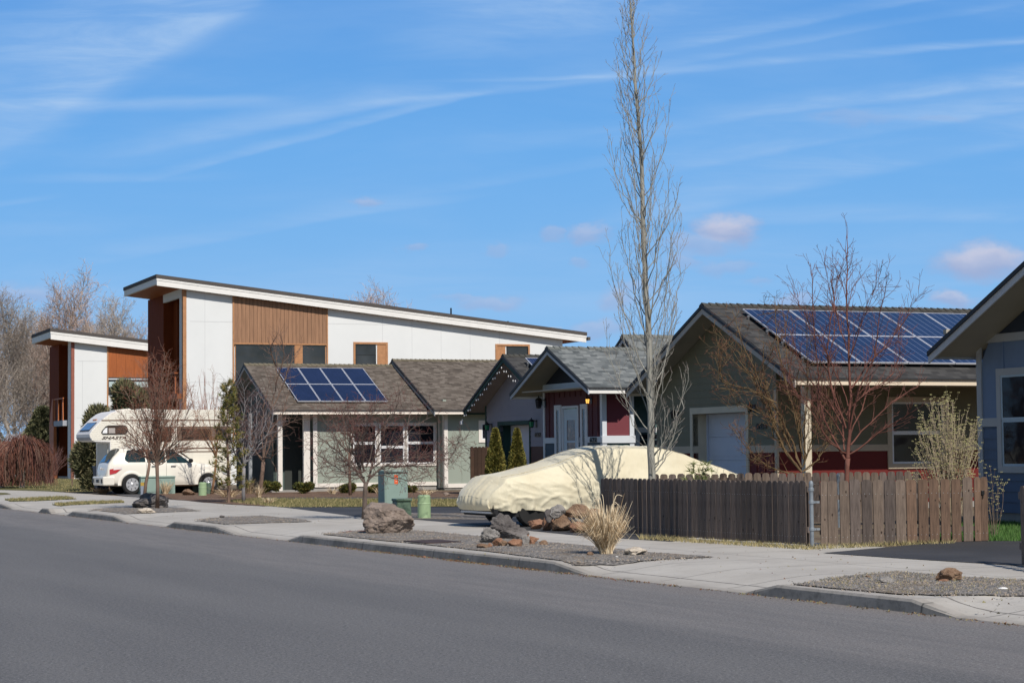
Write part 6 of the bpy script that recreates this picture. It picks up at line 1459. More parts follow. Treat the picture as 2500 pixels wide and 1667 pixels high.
build_tree('street_tree',tuple(b2),tk,[.10,.08,.075,.075],limbs,dict(limb=[(6.5,.15,.7,.8,.35,.012,.16,.04),(7,.1,.8,.3,.2,.009,.2,.03)]),'leafless tree with brown forked trunk rising past the left end of the solar panels',TB3,(TB3,pmat('pinkish_twig',(.20,.115,.10),.8,.25,4,c2=(.30,.19,.165))),22)
rg=random.Random(23); b=G(855,1209); Y=b.y; b2=Vector((b.x,b.y,YZ)); tk=[b2,PD(854,1180,Y),PD(853,1140,Y),PD(853,1110,Y)]
limbs=[L4([(1190,880),(1190+dx*.5,760),(1190+dx,y)],Y,rg.uniform(-.8,.8),.022,.006,rg) for dx,y in ((-140,600),(-60,520),(40,480),(140,560),(-200,760),(200,720))]
build_tree('young_tree',tuple(b2),tk,[.06,.05,.045,.05],limbs,dict(limb=[(4,.12,.6,.5,.35,.009,.13,.07),(4,.1,.7,.2,.2,.006,.18,.05)]),'small leafless tree planted in the mulch before the triple window',TB3,(TB3,CT),24)
# tall shoots behind the camper, in front of the white wall
def stems(name,label,base,n,h,spread,r,m,seed,P=None,cat='shrub',up=.05,buds=None,tips=None):
    rg=random.Random(seed); e=thing(name,base,0,label,cat); out=[]
    for k in range(n):
        a=rg.uniform(0,6.283); d=spread*math.sqrt(rg.random()); tipp=Vector((d*math.cos(a),d*math.sin(a)*.8,h*rg.uniform(.6,1)*(1-.25*(d/spread)**2)))
        if tips: tipp=tips(rg)
        b0=Vector((tipp.x*.16+rg.gauss(0,.03*spread),tipp.y*.16,0)); mid=b0.lerp(tipp,.5)+Vector((tipp.x*-.10,tipp.y*-.1,h*.03))+Vector([rg.gauss(0,.02*h) for _ in range(3)])
        q=smoothpts([b0,mid,tipp],4); rr=[r*(1-.7*i/(len(q)-1)) for i in range(len(q))]; out.append((q,rr,0))
        if P: twigs(out,rg,q,rr,0,P)
    g=MB(); g.sm=True
    for q,rr,l in out: g.tube(q,rr,4 if l==0 else 3,cap=False)
    part('stems',g,m,e)
    if buds:
        g=MB(); 
        for q,rr,l in out:
            pos=[q[-1]]+[q[-1].lerp(q[-3],u) for u in (.6,)] if l==0 else ([q[-1]] if rg.random()<.35 else [])
            for p in pos:
                for s_ in (-1,1):
                    c=p+Vector((s_*.012,rg.uniform(-.01,.01),0)); r_=rg.uniform(.0045,.008)
                    g.hexa([(c.x-r_,c.y-r_,c.z-r_),(c.x+r_,c.y-r_,c.z-r_),(c.x+r_,c.y+r_,c.z-r_),(c.x-r_,c.y+r_,c.z-r_)],[(c.x-r_*.3,c.y-r_*.3,c.z+r_*1.6),(c.x+r_*.3,c.y-r_*.3,c.z+r_*1.6),(c.x+r_*.3,c.y+r_*.3,c.z+r_*1.6),(c.x-r_*.3,c.y+r_*.3,c.z+r_*1.6)])
        part('buds',g,buds,e)['kind']='stuff'
    return e
def at(px,Y,z=YZ): p=PD(px,1150,Y); return (p.x,p.y,z)
stems('upright_shrub','tall upright reddish shoots rising above the camper roof before the white wall',at(503,86),34,5.4,1.05,.022,TT3,30,[(2.0,.3,.35,.9,.4,.012,.08,.1)],cat='tree')
stems('upright_shrub','tall bare rusty shoots above the camper roof beside the brown cladding',at(415,86),30,5.2,1.6,.022,TT3,31,[(2.0,.3,.35,.9,.4,.012,.08,.1)],cat='tree')
# lilac with buds behind the gate
LB=PD(2318,1200,33.2)
def tipf(rg):
    u=rg.random(); px=2226+u*170; top_=lerp_k([(2226,1060),(2240,1010),(2262,975),(2300,965),(2345,985),(2396,1010)],px); py=rg.uniform(top_,top_+130 if rg.random()<.5 else 1160); p=PD(px,py,33.2+rg.uniform(-.5,.5)); return Vector((p.x-LB.x,p.y-LB.y,p.z-YZ))
stems('lilac_shrub','bare shrub with pale upright stems and small yellow-green buds behind the gate',(LB.x,LB.y,YZ),120,1.9,.6,.0085,pmat('pale_stem',(.36,.28,.19),.8,.3,5,c2=(.50,.41,.29)),32,[(2.6,.35,.45,.32,.3,.004,.1,.1)],buds=pmat('bud_green',(.30,.28,.12),.7,.2,8),tips=tipf)
stems('thin_shrub','few thin budding twigs at the corner of the blue house',at(2425,32.4),12,1.35,.35,.006,pmat('dark_stem',(.16,.12,.09),.8,.3,5),33,[(3,.3,.5,.3,.3,.004,.1,.1)],buds=MATS['bud_green'])
# ------------------------------------------------------------------ distant trees
def far_tree_mesh(seed,h,wd,c):
    rg=random.Random(seed); out=[]; tp=[Vector((0,0,0))]
    for k in range(1,9): tp.append(Vector((rg.gauss(0,.03*h*k/8),rg.gauss(0,.03*h*k/8),h*.93*k/8)))
    tr=[h*.014*(1-k/8.6) for k in range(9)]
    for k in range(26):
        f=.16+.8*k/26; p=tp[int(f*8)].lerp(tp[min(int(f*8)+1,8)],f*8-int(f*8)); a=k*2.4+rg.uniform(-.4,.4); L=h*(.50-.34*f)*rg.uniform(.8,1.2); o=wd*(.95-.72*f)*rg.uniform(.5,1.1)
        pts=[p]+[Vector((p.x+math.cos(a)*o*(1-(1-u)**1.5),p.y+math.sin(a)*o*(1-(1-u)**1.5),p.z+L*u**1.2)) for u in (.25,.5,.75,1)]
        pts=smoothpts(pts,2,rg,.012*h); out.append((pts,[h*.0050*(1-.8*i/(len(pts)-1)) for i in range(len(pts))],0)); twigs(out,rg,pts,out[-1][1],0,[(2.4,.12,.55,h*.14,.3,.032,.12,.10),(3.0,.1,.65,h*.066,.2,.019,.16,.08),(3.0,.1,.75,h*.034,.2,.016,.16,.05)])
    t=MB(); t.sm=True; t.tube(tp,tr,7); g=MB()
    for q,rr,l in out: g.tube(q,[max(r,.011) for r in rr],3,cap=False,m=min(l,1))
    zm=max(v[2] for v in g.v); return t.mesh('trunk',c[0]),g.mesh('crown',[c[0],c[1]]),zm
FB=pmat('far_bark',(.37,.335,.295),.9,.2,2); FT=pmat('far_twig',(.36,.305,.26),.9,.2,2); FT2=pmat('far_twig_tan',(.46,.34,.28),.9,.2,2)
VA=[far_tree_mesh(41,17,4.6,(FB,FT)),far_tree_mesh(42,17,4.2,(FB,FT)),far_tree_mesh(43,17,5.0,(FB,FT2))]
for i,(px,Y,top_,v,lab) in enumerate([(18,165,688,0,'leafless grey tree at the far left edge of the view'),(72,185,725,1,'lower leafless tree between the two tall crowns at far left'),(158,170,628,2,'tallest leafless tree behind the small modern house'),(108,190,745,0,'leafless tree just left of the small modern house, behind'),(228,180,760,1,'low leafless tree hidden behind the small modern house roof'),(35,176,770,1,'low leafless tree filling the gap at the far left'),(132,178,800,2,'low leafless tree in front of the tallest far crown'),(205,176,770,0,'low leafless tree half hidden by the small modern house roof'),(250,195,752,2,'leafless tree between the small roof and the next crown'),(286,168,700,0,'leafless grey tree between the two modern houses'),(-55,160,700,1,'leafless tree mostly outside the left edge of the view'),(326,190,760,2,'lower leafless tree touching the large modern house on its left'),(862,150,688,2,'left and lower of two pinkish leafless crowns above the long white roof'),(928,150,668,2,'right and taller of two pinkish leafless crowns above the long white roof')]):
    b=at(px,Y); z=PD(px,top_,Y).z; s_=(z-YZ)/VA[v][2]
    e=thing('distant_tree',b,i*1.3,lab,'tree','leafless trees beyond the houses'); e.scale=(s_,s_,s_)
    link('trunk',VA[v][0],e); link('crown',VA[v][1],e)
# far tree line that closes the horizon
g=MB(); rg=random.Random(50)
for k in range(9000):
    a=rg.uniform(-.34,.34); Y=rg.uniform(420,520); x=Y*a; h=(6+3*noise.noise(Vector((a*22,0,0))))*rg.random()**.6
    s_=rg.uniform(.5,1.3); b=rg.uniform(0,3.14); g.quad((x-s_*math.cos(b),Y-s_*math.sin(b),h-.4),(x+s_*math.cos(b),Y+s_*math.sin(b),h),(x+rg.uniform(-.3,.3),Y,h+s_*1.2))
struct('far_woodland',g,pmat('far_wood',(.10,.105,.085),.95,.3,.05),'distant line of dark woods along the horizon','stuff')
# ------------------------------------------------------------------ evergreens and shrubs
def leafy(name,label,base,shape,n,size,mats,seed,cat='shrub',core=None,trunk=None,up=.4,group=None,asp=.45):
    """shape(rg)->(point, outward normal). Tufts of narrow leaf faces"""
    rg=random.Random(seed); e=thing(name,base,0,label,cat,group); g=MB()
    for k in range(n):
        p,nr=shape(rg); d=(nr+Vector((rg.gauss(0,.5),rg.gauss(0,.5),rg.gauss(0,.4)+up))).normalized(); s_=size*rg.uniform(.6,1.4); o=d.cross(Vector((rg.gauss(0,1),rg.gauss(0,1),rg.gauss(0,1)))).normalized()*s_*asp*.5
        g.quad(p-o*.4,p+o*.4,p+d*s_*.6+o,p+d*s_,p+d*s_*.6-o,m=rg.randrange(len(mats)))
    part('foliage',g,mats,e)
    if trunk: g=MB(); g.tube([Vector((0,0,0)),Vector((0,0,trunk[1]))],[trunk[0],trunk[0]*.4],7); part('trunk',g,TB3,e)
    return e
def clump_shape(pts):
    """pts: list of (centre, radii) lumps"""
    vol=[r[0]*r[2] for c,r in pts]
    def f(rg):
        c,r=rg.choices(pts,vol)[0]; d=Vector((rg.gauss(0,1),rg.gauss(0,1),rg.gauss(0,1))).normalized(); k=rg.uniform(.55,1)**.6
        return Vector((c[0]+d.x*r[0]*k,c[1]+d.y*r[1]*k,c[2]+d.z*r[2]*k)),d
    return f
def cone_shape(r,h,belly=.25):
    def f(rg):
        u=rg.random()**.8; z=h*u; rr=r*min(1,(u+.12)/belly)*(1-u)**.62*(1.0+.12*math.sin(9*u+3)) if u<1 else 0; a=rg.uniform(0,6.283); lump=.88+.16*noise.noise(Vector((math.cos(a)*2,math.sin(a)*2,z*5))); k=rg.uniform(.8,1)
        return Vector((rr*k*lump*math.cos(a),rr*k*lump*math.sin(a),z)),Vector((math.cos(a),math.sin(a),.4))
    return f
AR=[pmat('arbor_olive',(.17,.165,.035),.8,.3,9),pmat('arbor_gold',(.28,.23,.055),.8,.3,9),pmat('arbor_dark',(.08,.08,.02),.8,.3,9)]
BRT=pmat('arbor_brown',(.16,.075,.03),.85,.3,9)
for px,topy,wd,lab,sd in ((1210,1049,.40,'left of two conical olive-green arborvitae before the lilac house',61),(1263,1050,.36,'right of two conical olive-green arborvitae, partly before the garage door',62)):
    Y=57; b=at(px,Y); h=PD(px,topy,Y).z-YZ; leafy('arborvitae',lab,b,cone_shape(wd,h,.3),15000,.075,AR+[AR[0]],sd,trunk=(.05,h*.8),up=.7)
def bumps(cx_,w_,h_,n,rg,dz=0): return [((cx_+rg.uniform(-w_,w_)*.6,rg.uniform(-w_,w_)*.5,h_*rg.uniform(.35,.7)+dz),(w_*rg.uniform(.3,.5),w_*rg.uniform(.3,.5),h_*rg.uniform(.22,.36))) for _ in range(n)]
BX=[pmat('box_olive',(.09,.10,.02),.75,.3,9),pmat('box_dark',(.04,.05,.015),.8,.3,9),pmat('box_gold',(.17,.15,.035),.8,.3,9)]
rg=random.Random(70)
for i,(px,w_,top_,lab) in enumerate([(662,.38,1177,'rounded evergreen bush left of the cream porch post'),(742,.42,1178,'wide low evergreen bush at the porch opening'),(849,.36,1181,'evergreen bush around the thin trunk before the triple window'),(914,.30,1184,'evergreen bush left of the tall grey-green utility cabinet'),(1004,.22,1188,'small evergreen bush right of the tall utility cabinet')]):
    Y=73; b=at(px,Y); h=PD(px,top_,Y).z-YZ; leafy('evergreen_bush',lab,b,clump_shape(bumps(0,w_,h,9,rg)),2600,.085,BX,70+i,group=None,up=.8)
# dark juniper behind the camper
JU=[pmat('juniper_a',(.10,.105,.05),.85,.3,9),pmat('juniper_b',(.17,.165,.085),.85,.3,9),pmat('juniper_c',(.21,.185,.10),.85,.3,9),pmat('juniper_d',(.028,.035,.016),.9,.2,9)]
rg=random.Random(80); Y=83; B0=at(262,Y)
lum=[]
for k in range(46):
    px=rg.uniform(198,340); py=rg.uniform(940,1178)
    top_=lerp_k([(195,1095),(222,1078),(240,1005),(270,965),(300,940),(345,960)],px)
    if py<top_+14: py=top_+rg.uniform(14,60)
    p=PD(px,py,Y+rg.uniform(-.3,1.6)); r=rg.uniform(.22,.5); lum.append(((p.x-B0[0],p.y-B0[1],p.z-YZ),(r,r,r*1.25)))
leafy('juniper_tree','large dark green juniper standing behind the camper nose',B0,clump_shape(lum),70000,.26,JU,81,cat='tree',trunk=(.14,2.5),up=1.0,asp=.16)
rg=random.Random(82); B0=at(105,150); leafy('conifer','dark green conifer left of the small modern house',B0,cone_shape(2.0,4.9,.4),9000,.45,[JU[0],JU[1],JU[3]],83,cat='tree',trunk=(.2,3),up=.5)
B0=at(78,158); leafy('conifer','lower dark green conifer further left, behind the weeping shrubs',B0,cone_shape(1.5,2.6,.4),4000,.4,[JU[0],JU[3]],84,cat='tree',trunk=(.2,2),up=.5)
# sparse young pine between camper and bungalow
def pine(name,label,base,h,rad,seed,m,nb=60,nl=.16,tw=26,bare=0):
    rg=random.Random(seed); e=thing(name,base,0,label,'tree'); g=MB(); tp=[Vector((rg.gauss(0,.02*h*k/6),0,h*k/6)) for k in range(7)]; g.tube(tp,[.06*h/4*(1-k/6.5) for k in range(7)],7); part('trunk',g,TB3,e)
    g=MB(); L=MB()
    for k in range(nb):
        f=.08+.9*k/nb; z=h*f; a=k*2.4; ln=rad*(1-f)**.8*rg.uniform(.6,1.15)+.1; d=Vector((math.cos(a),math.sin(a),.35)).normalized(); p=Vector((0,0,z)); q=smoothpts([p,p+d*ln*.5+Vector((0,0,-.02)),p+d*ln+Vector((0,0,.1*ln))],2); g.tube(q,[.014,.012,.01,.008,.006],4,cap=False)
        for j in range(tw):
            u=rg.random()**.5; c=q[0].lerp(q[-1],.25+.75*u)+Vector([rg.gauss(0,.05) for _ in range(3)])
            for _ in range(9):
                dd=(d*.6+Vector((rg.gauss(0,.8),rg.gauss(0,.8),rg.gauss(.4,.6)))).normalized(); o=dd.orthogonal().normalized()*.011; L.quad(c-o,c+o,c+dd*nl*rg.uniform(.6,1.1),m=rg.randrange(len(m)))
    part('branches',g,TB3,e); part('needles',L,m,e); return e
PN=[pmat('pine_olive',(.15,.135,.035),.8,.3,9),pmat('pine_green',(.06,.085,.02),.8,.3,9),pmat('pine_gold',(.22,.17,.05),.8,.3,9)]
Y=60.5; pine('pine_tree','sparse yellow-green pine between the camper and the bungalow',at(558,Y),PD(552,925,Y).z-YZ,.62,90,PN,46,.15,11)
Y=36.2; pine('pine_sapling','small green pine sapling peeking over the fence before the covered car',at(1709,Y),PD(1709,1133,Y).z-YZ,.45,91,[PN[1],pmat('needle_pale',(.22,.24,.10),.8,.2,9)],14,.16,5)
# weeping red shrubs far left
def weeping(name,label,base,h,wd,n,seed,m):
    rg=random.Random(seed); e=thing(name,base,0,label,'tree'); g=MB(); g.tube([Vector((0,0,0)),Vector((.05,0,h*.5)),Vector((0,0,h*.85))],[.13,.10,.07],7); part('trunk',g,pmat('pale_trunk',(.45,.42,.38),.8,.2,4),e)
    g=MB()
    for k in range(n):
        a=rg.uniform(0,6.283); r=wd*rg.uniform(.15,1); x,y=r*math.cos(a),r*math.sin(a); zt_=h*(.80+.17*math.sin(1.57*(1-r/wd))+.10*noise.noise(Vector((x*1.6,y*1.6,seed))))*rg.uniform(.82,1.08); L=h*rg.uniform(.25,.95)
        q=[Vector((x*.4,y*.4,zt_*.9)),Vector((x*.8,y*.8,zt_+rg.uniform(-.1,.16))),Vector((x,y,zt_-.15*L)),Vector((x*1.04+rg.gauss(0,.08),y*1.04,max(zt_-.6*L,.2))),Vector((x*1.05+rg.gauss(0,.12),y*1.05,max(zt_-L,.1)))]
        g.tube(q,[.013,.012,.010,.009,.008],3,cap=False,m=rg.randrange(3))
    part('crown',g,[m,pmat('weep_dull',(.20,.12,.09),.85,.3,2),pmat('weep_dark',(.09,.04,.035),.85,.3,2)],e)
WR=pmat('weeping_red',(.17,.05,.035),.85,.35,1.2,c2=(.28,.12,.08))
weeping('weeping_tree','weeping red-brown tree with a pale trunk at the far left lawn edge',at(54,92),2.4,1.45,900,95,WR)
weeping('weeping_tree','left weeping red-brown tree cut by the picture edge',at(4,93),2.2,1.2,600,96,WR)
WPU=pmat('weeping_purple',(.17,.08,.07),.85,.3,1.2,c2=(.27,.15,.135))
stems('twiggy_shrub','upright purple-brown bare shrub before the brown cladding of the small modern house',at(118,106),90,2.3,1.3,.014,WPU,97,[(2.5,.3,.5,.6,.4,.010,.1,.08)])
stems('twiggy_shrub','dull purple-brown bare shrub between the weeping tree and the house',at(88,112),90,2.2,1.3,.014,WPU,98,[(2.5,.3,.5,.6,.4,.010,.1,.08)])
stems('young_tree','thin whip of a sapling against the small white house wall',at(176,93),2,1.9,.1,.025,TB3,99,[(3,.5,.6,.4,.3,.012,.1,.1)],cat='tree')
# ------------------------------------------------------------------ dry ornamental grasses
ST=[pmat('straw_a',(.64,.50,.32),.8,.2,9),pmat('straw_b',(.76,.64,.45),.8,.2,9),pmat('straw_c',(.36,.25,.14),.85,.2,9)]
def grass(name,label,base,n,h,spread,seed,mats,w_=.006,lean=.5,curl=.5,z0=.0,skew=0):
    rg=random.Random(seed); g=MB()
    for k in range(n):
        a=rg.uniform(0,6.283); r=spread*.26*math.sqrt(rg.random()); b=Vector((r*math.cos(a),r*math.sin(a),z0)); a2=a+rg.gauss(0,.5); H_=h*rg.uniform(.45,1)*(1 if rg.random()<.93 else 1.3); o=spread*rg.uniform(.15,1)*lean*2; d=Vector((math.cos(a2)+skew,math.sin(a2),0))
        pts=[b]
        for j in range(1,6):
            u=j/5; pts.append(b+d*o*u**1.7+Vector((0,0,H_*(u-curl*max(0,rg.random()-.35)*.35*u**4))))
        ww=w_*rg.uniform(.6,1.3); s_=Vector((-d.y,d.x,0)).normalized()*ww
        if rg.random()<.5: s_=Vector((1,0,0))*ww
        m_=rg.randrange(len(mats)); i0=len(g.v)
        for j,p in enumerate(pts): k_=1-.75*(j/5)**2; g.v+= [tuple(p-s_*k_),tuple(p+s_*k_)]
        for j in range(5): q=i0+2*j; g.f.append((q,q+1,q+3,q+2)); g.m.append(m_)
    o=link(name,g.mesh(name,mats),None,base); tag(o,label,'grass clump'); return o
p=G(1480,1353); gr_=grass('ornamental_grass','tall clump of straw-coloured dry grass at the end of the gravel bed',(p.x,p.y,YZ),1100,.72,.34,100,ST,.0055,.62,2.2,skew=-.15)
rg=random.Random(101); g=MB()
for k in range(9):
    a=rg.uniform(0,6.28); H_=rg.uniform(.66,.86); o=rg.uniform(.12,.36); q=[Vector((0,0,0)),Vector((math.cos(a)*o*.3,math.sin(a)*o*.3,H_*.6)),Vector((math.cos(a)*o*.7,math.sin(a)*o*.7,H_)),Vector((math.cos(a)*o*1.15,math.sin(a)*o,H_*rg.uniform(.86,1.08)))]; g.tube(smoothpts(q,4),[.004]*13,4,cap=False)
part('seed_stalks',g,ST[1],gr_)
for i,(px,py,n,h,sp,lab) in enumerate([(404,1206,120,.55,.35,'pale dry grass tuft beside the green transformer box'),(250,1206,260,.28,.5,'low tan dry grass tuft by the car bumper'),(560,1214,160,.35,.9,'sprawling pale dead stalks under the grey-trunked tree'),(610,1205,200,.6,.45,'hazy grey-brown dry grass behind the grey trunk'),(632,1214,90,.45,.3,'pale dry grass at the foot of the brown forked trunk'),(3,1188,260,1.1,.6,'tan grass clump at the left picture edge'),(655,1230,90,.22,.3,'small dry grass tuft on the verge'),(812,1206,60,.3,.4,'dead pale stalks in the mulch near the window'),(925,1206,60,.35,.3,'thin dead stalks beside the utility cabinet'),(700,1198,40,.7,.25,'dry flower stalks beside the porch post'),(2330,1278,110,.22,.25,'dry grass tuft at the foot of the blue house'),(1040,1208,80,.22,.5,'low dry stalks below the bay corner')]):
    p=G(px,py); grass('dry_grass',lab,(p.x,p.y,YZ),n,h,sp,110+i,ST if i not in (1,3) else [ST[2],pmat('dull_straw',(.25,.20,.14),.85,.2,9)],.008 if p.y>45 else .004,.5,.7)
# ------------------------------------------------------------------ rocks
def rock_mesh(w_,d_,h_,seed,m,rough_=.16,sub=4,cuts=14,flat=0,prof=None):
    import bmesh
    rg=random.Random(seed); bm=bmesh.new(); bmesh.ops.create_icosphere(bm,subdivisions=sub,radius=1)
    pl=[]
    for _ in range(cuts):
        n=Vector((rg.gauss(0,1),rg.gauss(0,1),rg.gauss(0,.8))).normalized(); pl.append((n,rg.uniform(.52,.86)))
    for v in bm.verts:
        p=v.co.copy()
        for n,k in pl:
            e=p.dot(n)-k
            if e>0: p-=n*e*.97
        s=Vector((seed*3.1,seed*1.7,0))
        q=p*1.1+s; r=1+rough_*noise.noise(q*1.3)+rough_*.55*noise.noise(q*3)+rough_*.3*noise.noise(q*7)+rough_*.14*noise.noise(q*16)-rough_*1.1*max(0,.16-abs(noise.noise(q*2.6+Vector((9,9,9)))))*2+rough_*.5*(noise.cell(q*3.2)-.5)*.35
        p=p*r
        if prof: p.z=-.68+(p.z+.68)*lerp_k(prof,p.x)
        v.co=Vector((p.x*w_/2*1.12,p.y*d_/2*1.1,(p.z*.62+.42)*h_))
    for ax,tgt in ((0,w_),(1,d_)):
        lo=min(v.co[ax] for v in bm.verts); hi=max(v.co[ax] for v in bm.verts)
        for v in bm.verts: v.co[ax]=(v.co[ax]-(lo+hi)/2)*tgt/(hi-lo)
    zm=max(v.co.z for v in bm.verts)
    for v in bm.verts: v.co.z=v.co.z*h_/zm; v.co.z=max(v.co.z,-.03)
    me=bpy.data.meshes.new('rock'); bm.to_mesh(me); bm.free(); me.materials.append(m)
    for p in me.polygons: p.use_smooth=False
    return me
def rockmat(name,c,c2,spots=(.5,.5,.45)):
    m,t_,b=newmat(name); tc=t_.n('ShaderNodeTexCoord').outputs['Object']
    a=t_.noise(tc,3,6,.7); v=t_.noise(tc,18,5,.75); w_=t_.noise(tc,7,4,.6)
    col=t_.mix(t_.mr(a,.35,.65),c,c2); col=t_.mix(t_.mr(v,.5,.7,0,.6),col,mul(c,.45)); col=t_.mix(t_.mr(w_,.62,.72,0,.5),col,spots)
    t_.nt.links.new(col,b.inputs['Base Color']); b.inputs['Roughness'].default_value=.92
    bp=t_.n('ShaderNodeBump',{'Height':t_.math('ADD',v,t_.noise(tc,45,4,.7)),'Strength':.9,'Distance':.02}); t_.nt.links.new(bp.outputs[0],b.inputs['Normal']); return m
RK_T=rockmat('rock_taupe',(.20,.155,.125),(.31,.25,.21),(.13,.10,.08)); RK_D=rockmat('rock_dark',(.085,.076,.074),(.175,.16,.152),(.30,.30,.30)); RK_O=rockmat('rock_orange',(.24,.12,.07),(.36,.20,.125),(.40,.35,.30)); RK_G=rockmat('rock_grey',(.19,.18,.17),(.33,.31,.29),(.42,.40,.36)); RK_P=rockmat('rock_pale',(.52,.45,.36),(.62,.55,.46),(.40,.34,.27)); RK_B=rockmat('rock_brown',(.17,.10,.06),(.30,.20,.13),(.08,.06,.05))
def rock(x0,x1,yt,yb_,m,seed,label,cat='rock',z0=0,group=None,dd=.85,name='rock',**k):
    p=G((x0+x1)/2,yb_) if not z0 else None
    if z0: p=PD((x0+x1)/2,yb_,z0)
    Y=p.y; w_=(x1-x0)/4800*Y; h_=(yb_-yt)/4800*Y; d_=w_*dd; bz=YZ if not z0 else p.z
    o=link(name,rock_mesh(w_,d_,h_,seed,m,**k),None,(p.x,Y+d_*.42,bz-.0),(0,0,0)); tag(o,label,cat,group); return o
rock(883,1011,1227,1303,RK_T,5,'big rounded taupe boulder at the kerb beside the crab apple','boulder',name='boulder',rough_=.15,sub=5,prof=[(-1,.9),(-.55,1.1),(0,1.0),(.5,.78),(1,.62)])
rock(1196,1294,1252,1316,RK_D,12,'dark grey upright rock, largest of the stack in the gravel bed',rough_=.34,cuts=9,dd=.6,sub=5,prof=[(-1,1.5),(1,1.45)])
rock(1170,1222,1286,1326,RK_G,13,'pale grey rock leaning left of the dark rock',rough_=.3,cuts=9,sub=5)
for i,(x0,x1,yt,yb_,m,l) in enumerate([(1163,1194,1326,1339,RK_B,'flat brown stone at the left end of the rock stack'),(1201,1229,1313,1334,RK_O,'orange-brown stone directly below the grey rock'),(1216,1240,1318,1334,RK_B,'small brown stone right of the orange-brown one'),(1238,1276,1315,1335,RK_O,'wide orange stone under the middle of the dark rock'),(1272,1294,1304,1330,RK_G,'grey-brown stone under the right side of the dark rock'),(1277,1292,1294,1310,RK_O,'small reddish stone perched against the right side'),(1288,1317,1308,1329,RK_O,'rounded orange-brown stone at the right of the stack'),(1316,1338,1318,1331,RK_B,'dark brown stone at the far right end of the stack'),(1189,1203,1325,1337,RK_O,'small orange stone second from the left end')]):
    rock(x0,x1,yt,yb_,m,20+i,l,sub=4,cuts=16)
# rock wall beside the fence end
Yw=G(1370,1299).y
RW=[(1293,1332,1270,1292,RK_O,'low orange rock at the left end of the rock wall'),(1327,1350,1261,1295,RK_O,'upright brown rock, second of the rock wall'),(1346,1398,1257,1297,RK_B,'large brown rock in the middle of the rock wall'),(1394,1440,1276,1300,RK_O,'orange rock right of the wall middle'),(1436,1462,1270,1302,RK_O,'orange rock half behind the dry grass clump'),(1300,1312,1272,1290,RK_B,'tiny brown rock before the wall end')]
for i,(x0,x1,yt,yb_,m,l) in enumerate(RW): rock(x0-4,x1+4,yt-3,yb_,m,40+i,l,sub=4,cuts=16)
for i,(x0,x1,yt,yb_,m,l) in enumerate([(1335,1382,1231,1262,RK_G,'pale grey rock topping the left of the rock wall'),(1329,1352,1242,1272,RK_D,'dark grey rock upright at the left top of the wall'),(1380,1445,1230,1262,RK_B,'rough reddish-brown rock topping the wall'),(1392,1428,1256,1282,RK_G,'grey rock wedged in the middle of the wall'),(1432,1470,1240,1272,RK_B,'brown rock at the right top of the wall beside the fence')]):
    o=rock(x0,x1,yt,yb_,m,50+i,l,sub=4,cuts=16,z0=Yw+.35)
rock(1524,1583,1336,1356,RK_P,61,'flat pale cream rock beside the dry grass clump',cuts=10)
rock(315,404,1203,1240,RK_D,62,'dark grey boulder at the foot of the rusty street tree','boulder',name='boulder',rough_=.2); rock(332,377,1239,1253,RK_P,63,'flat tan stone in front of the dark boulder')
rock(2143,2185,1407,1425,RK_G,64,'small flat grey stone in the right gravel bed'); rock(2289,2356,1386,1420,RK_B,65,'brown angular rock in the right gravel bed',rough_=.2,cuts=16,dd=.6); rock(2292,2318,1413,1421,RK_O,66,'little reddish stone left of the brown angular rock'); rock(2438,2462,1433,1440,pmat('white_paper',(.75,.75,.73),.8,.05,4),67,'white pebble near the right edge of the gravel bed')
rock(1502,1512,1357,1361,MATS['white_paper'],68,'tiny white stone before the dry grass clump'); rock(535,548,1257,1264,RK_D,69,'small dark stone at the head of the narrow gravel bed'); rock(443,476,1193,1209,RK_B,70,'dark brown rounded lump in the dry planting by the camper'); rock(1431,1450,1346,1357,RK_B,71,'brown clod left of the dry grass base'); rock(2112,2130,1404,1411,RK_B,72,'tiny brown stone at the top edge of the right bed'); rock(1082,1100,1201,1209,RK_T,73,'tan stone at the foot of the sage wall corner'); rock(1033,1040,1356,1361,RK_O,74,'small orange leaf-like stone lying in the gutter')
rock(2310,2385,1270,1277,RK_G,75,'low grey edging stone under the blue wall',dd=.5)
# ------------------------------------------------------------------ utility boxes, bin
def gp(px,py): p=G(px,py); return (p.x,p.y,YZ),p.y/4800
UG=pmat('utility_green',(.085,.135,.095),.5,.08,3); UL=pmat('utility_light_green',(.30,.42,.24),.5,.06,3); UC=pmat('utility_cabinet_green',(.24,.33,.29),.55,.06,3)
def ped(px,py,wpx,hpx,m,label,dome=.06):
    b,s_=gp(px,py); r=wpx/2*s_; h=hpx*s_; e=thing('utility_pedestal',(b[0],b[1]+r,b[2]),0,label,'pedestal'); g=MB(); g.sm=False
    g.lathe([(r*1.02,0),(r,.02),(r,h*.60)],24); part('base',g,m,e); g=MB(); g.lathe([(r*1.03,h*.60),(r*1.03,h*.63),(r*.98,h*.66),(r*.97,h*.93),(r*.90,h*.975),(r*.6,h),(.002,h)],24); part('cap',g,m,e)
ped(1035,1265,32,57,UL,'light green cylindrical utility pedestal at the sidewalk edge'); ped(493,1210,20,33,UL,'smaller light green pedestal beside the camper'); ped(508,1206,13,28,UG,'dark green pedestal partly behind the small light green one')
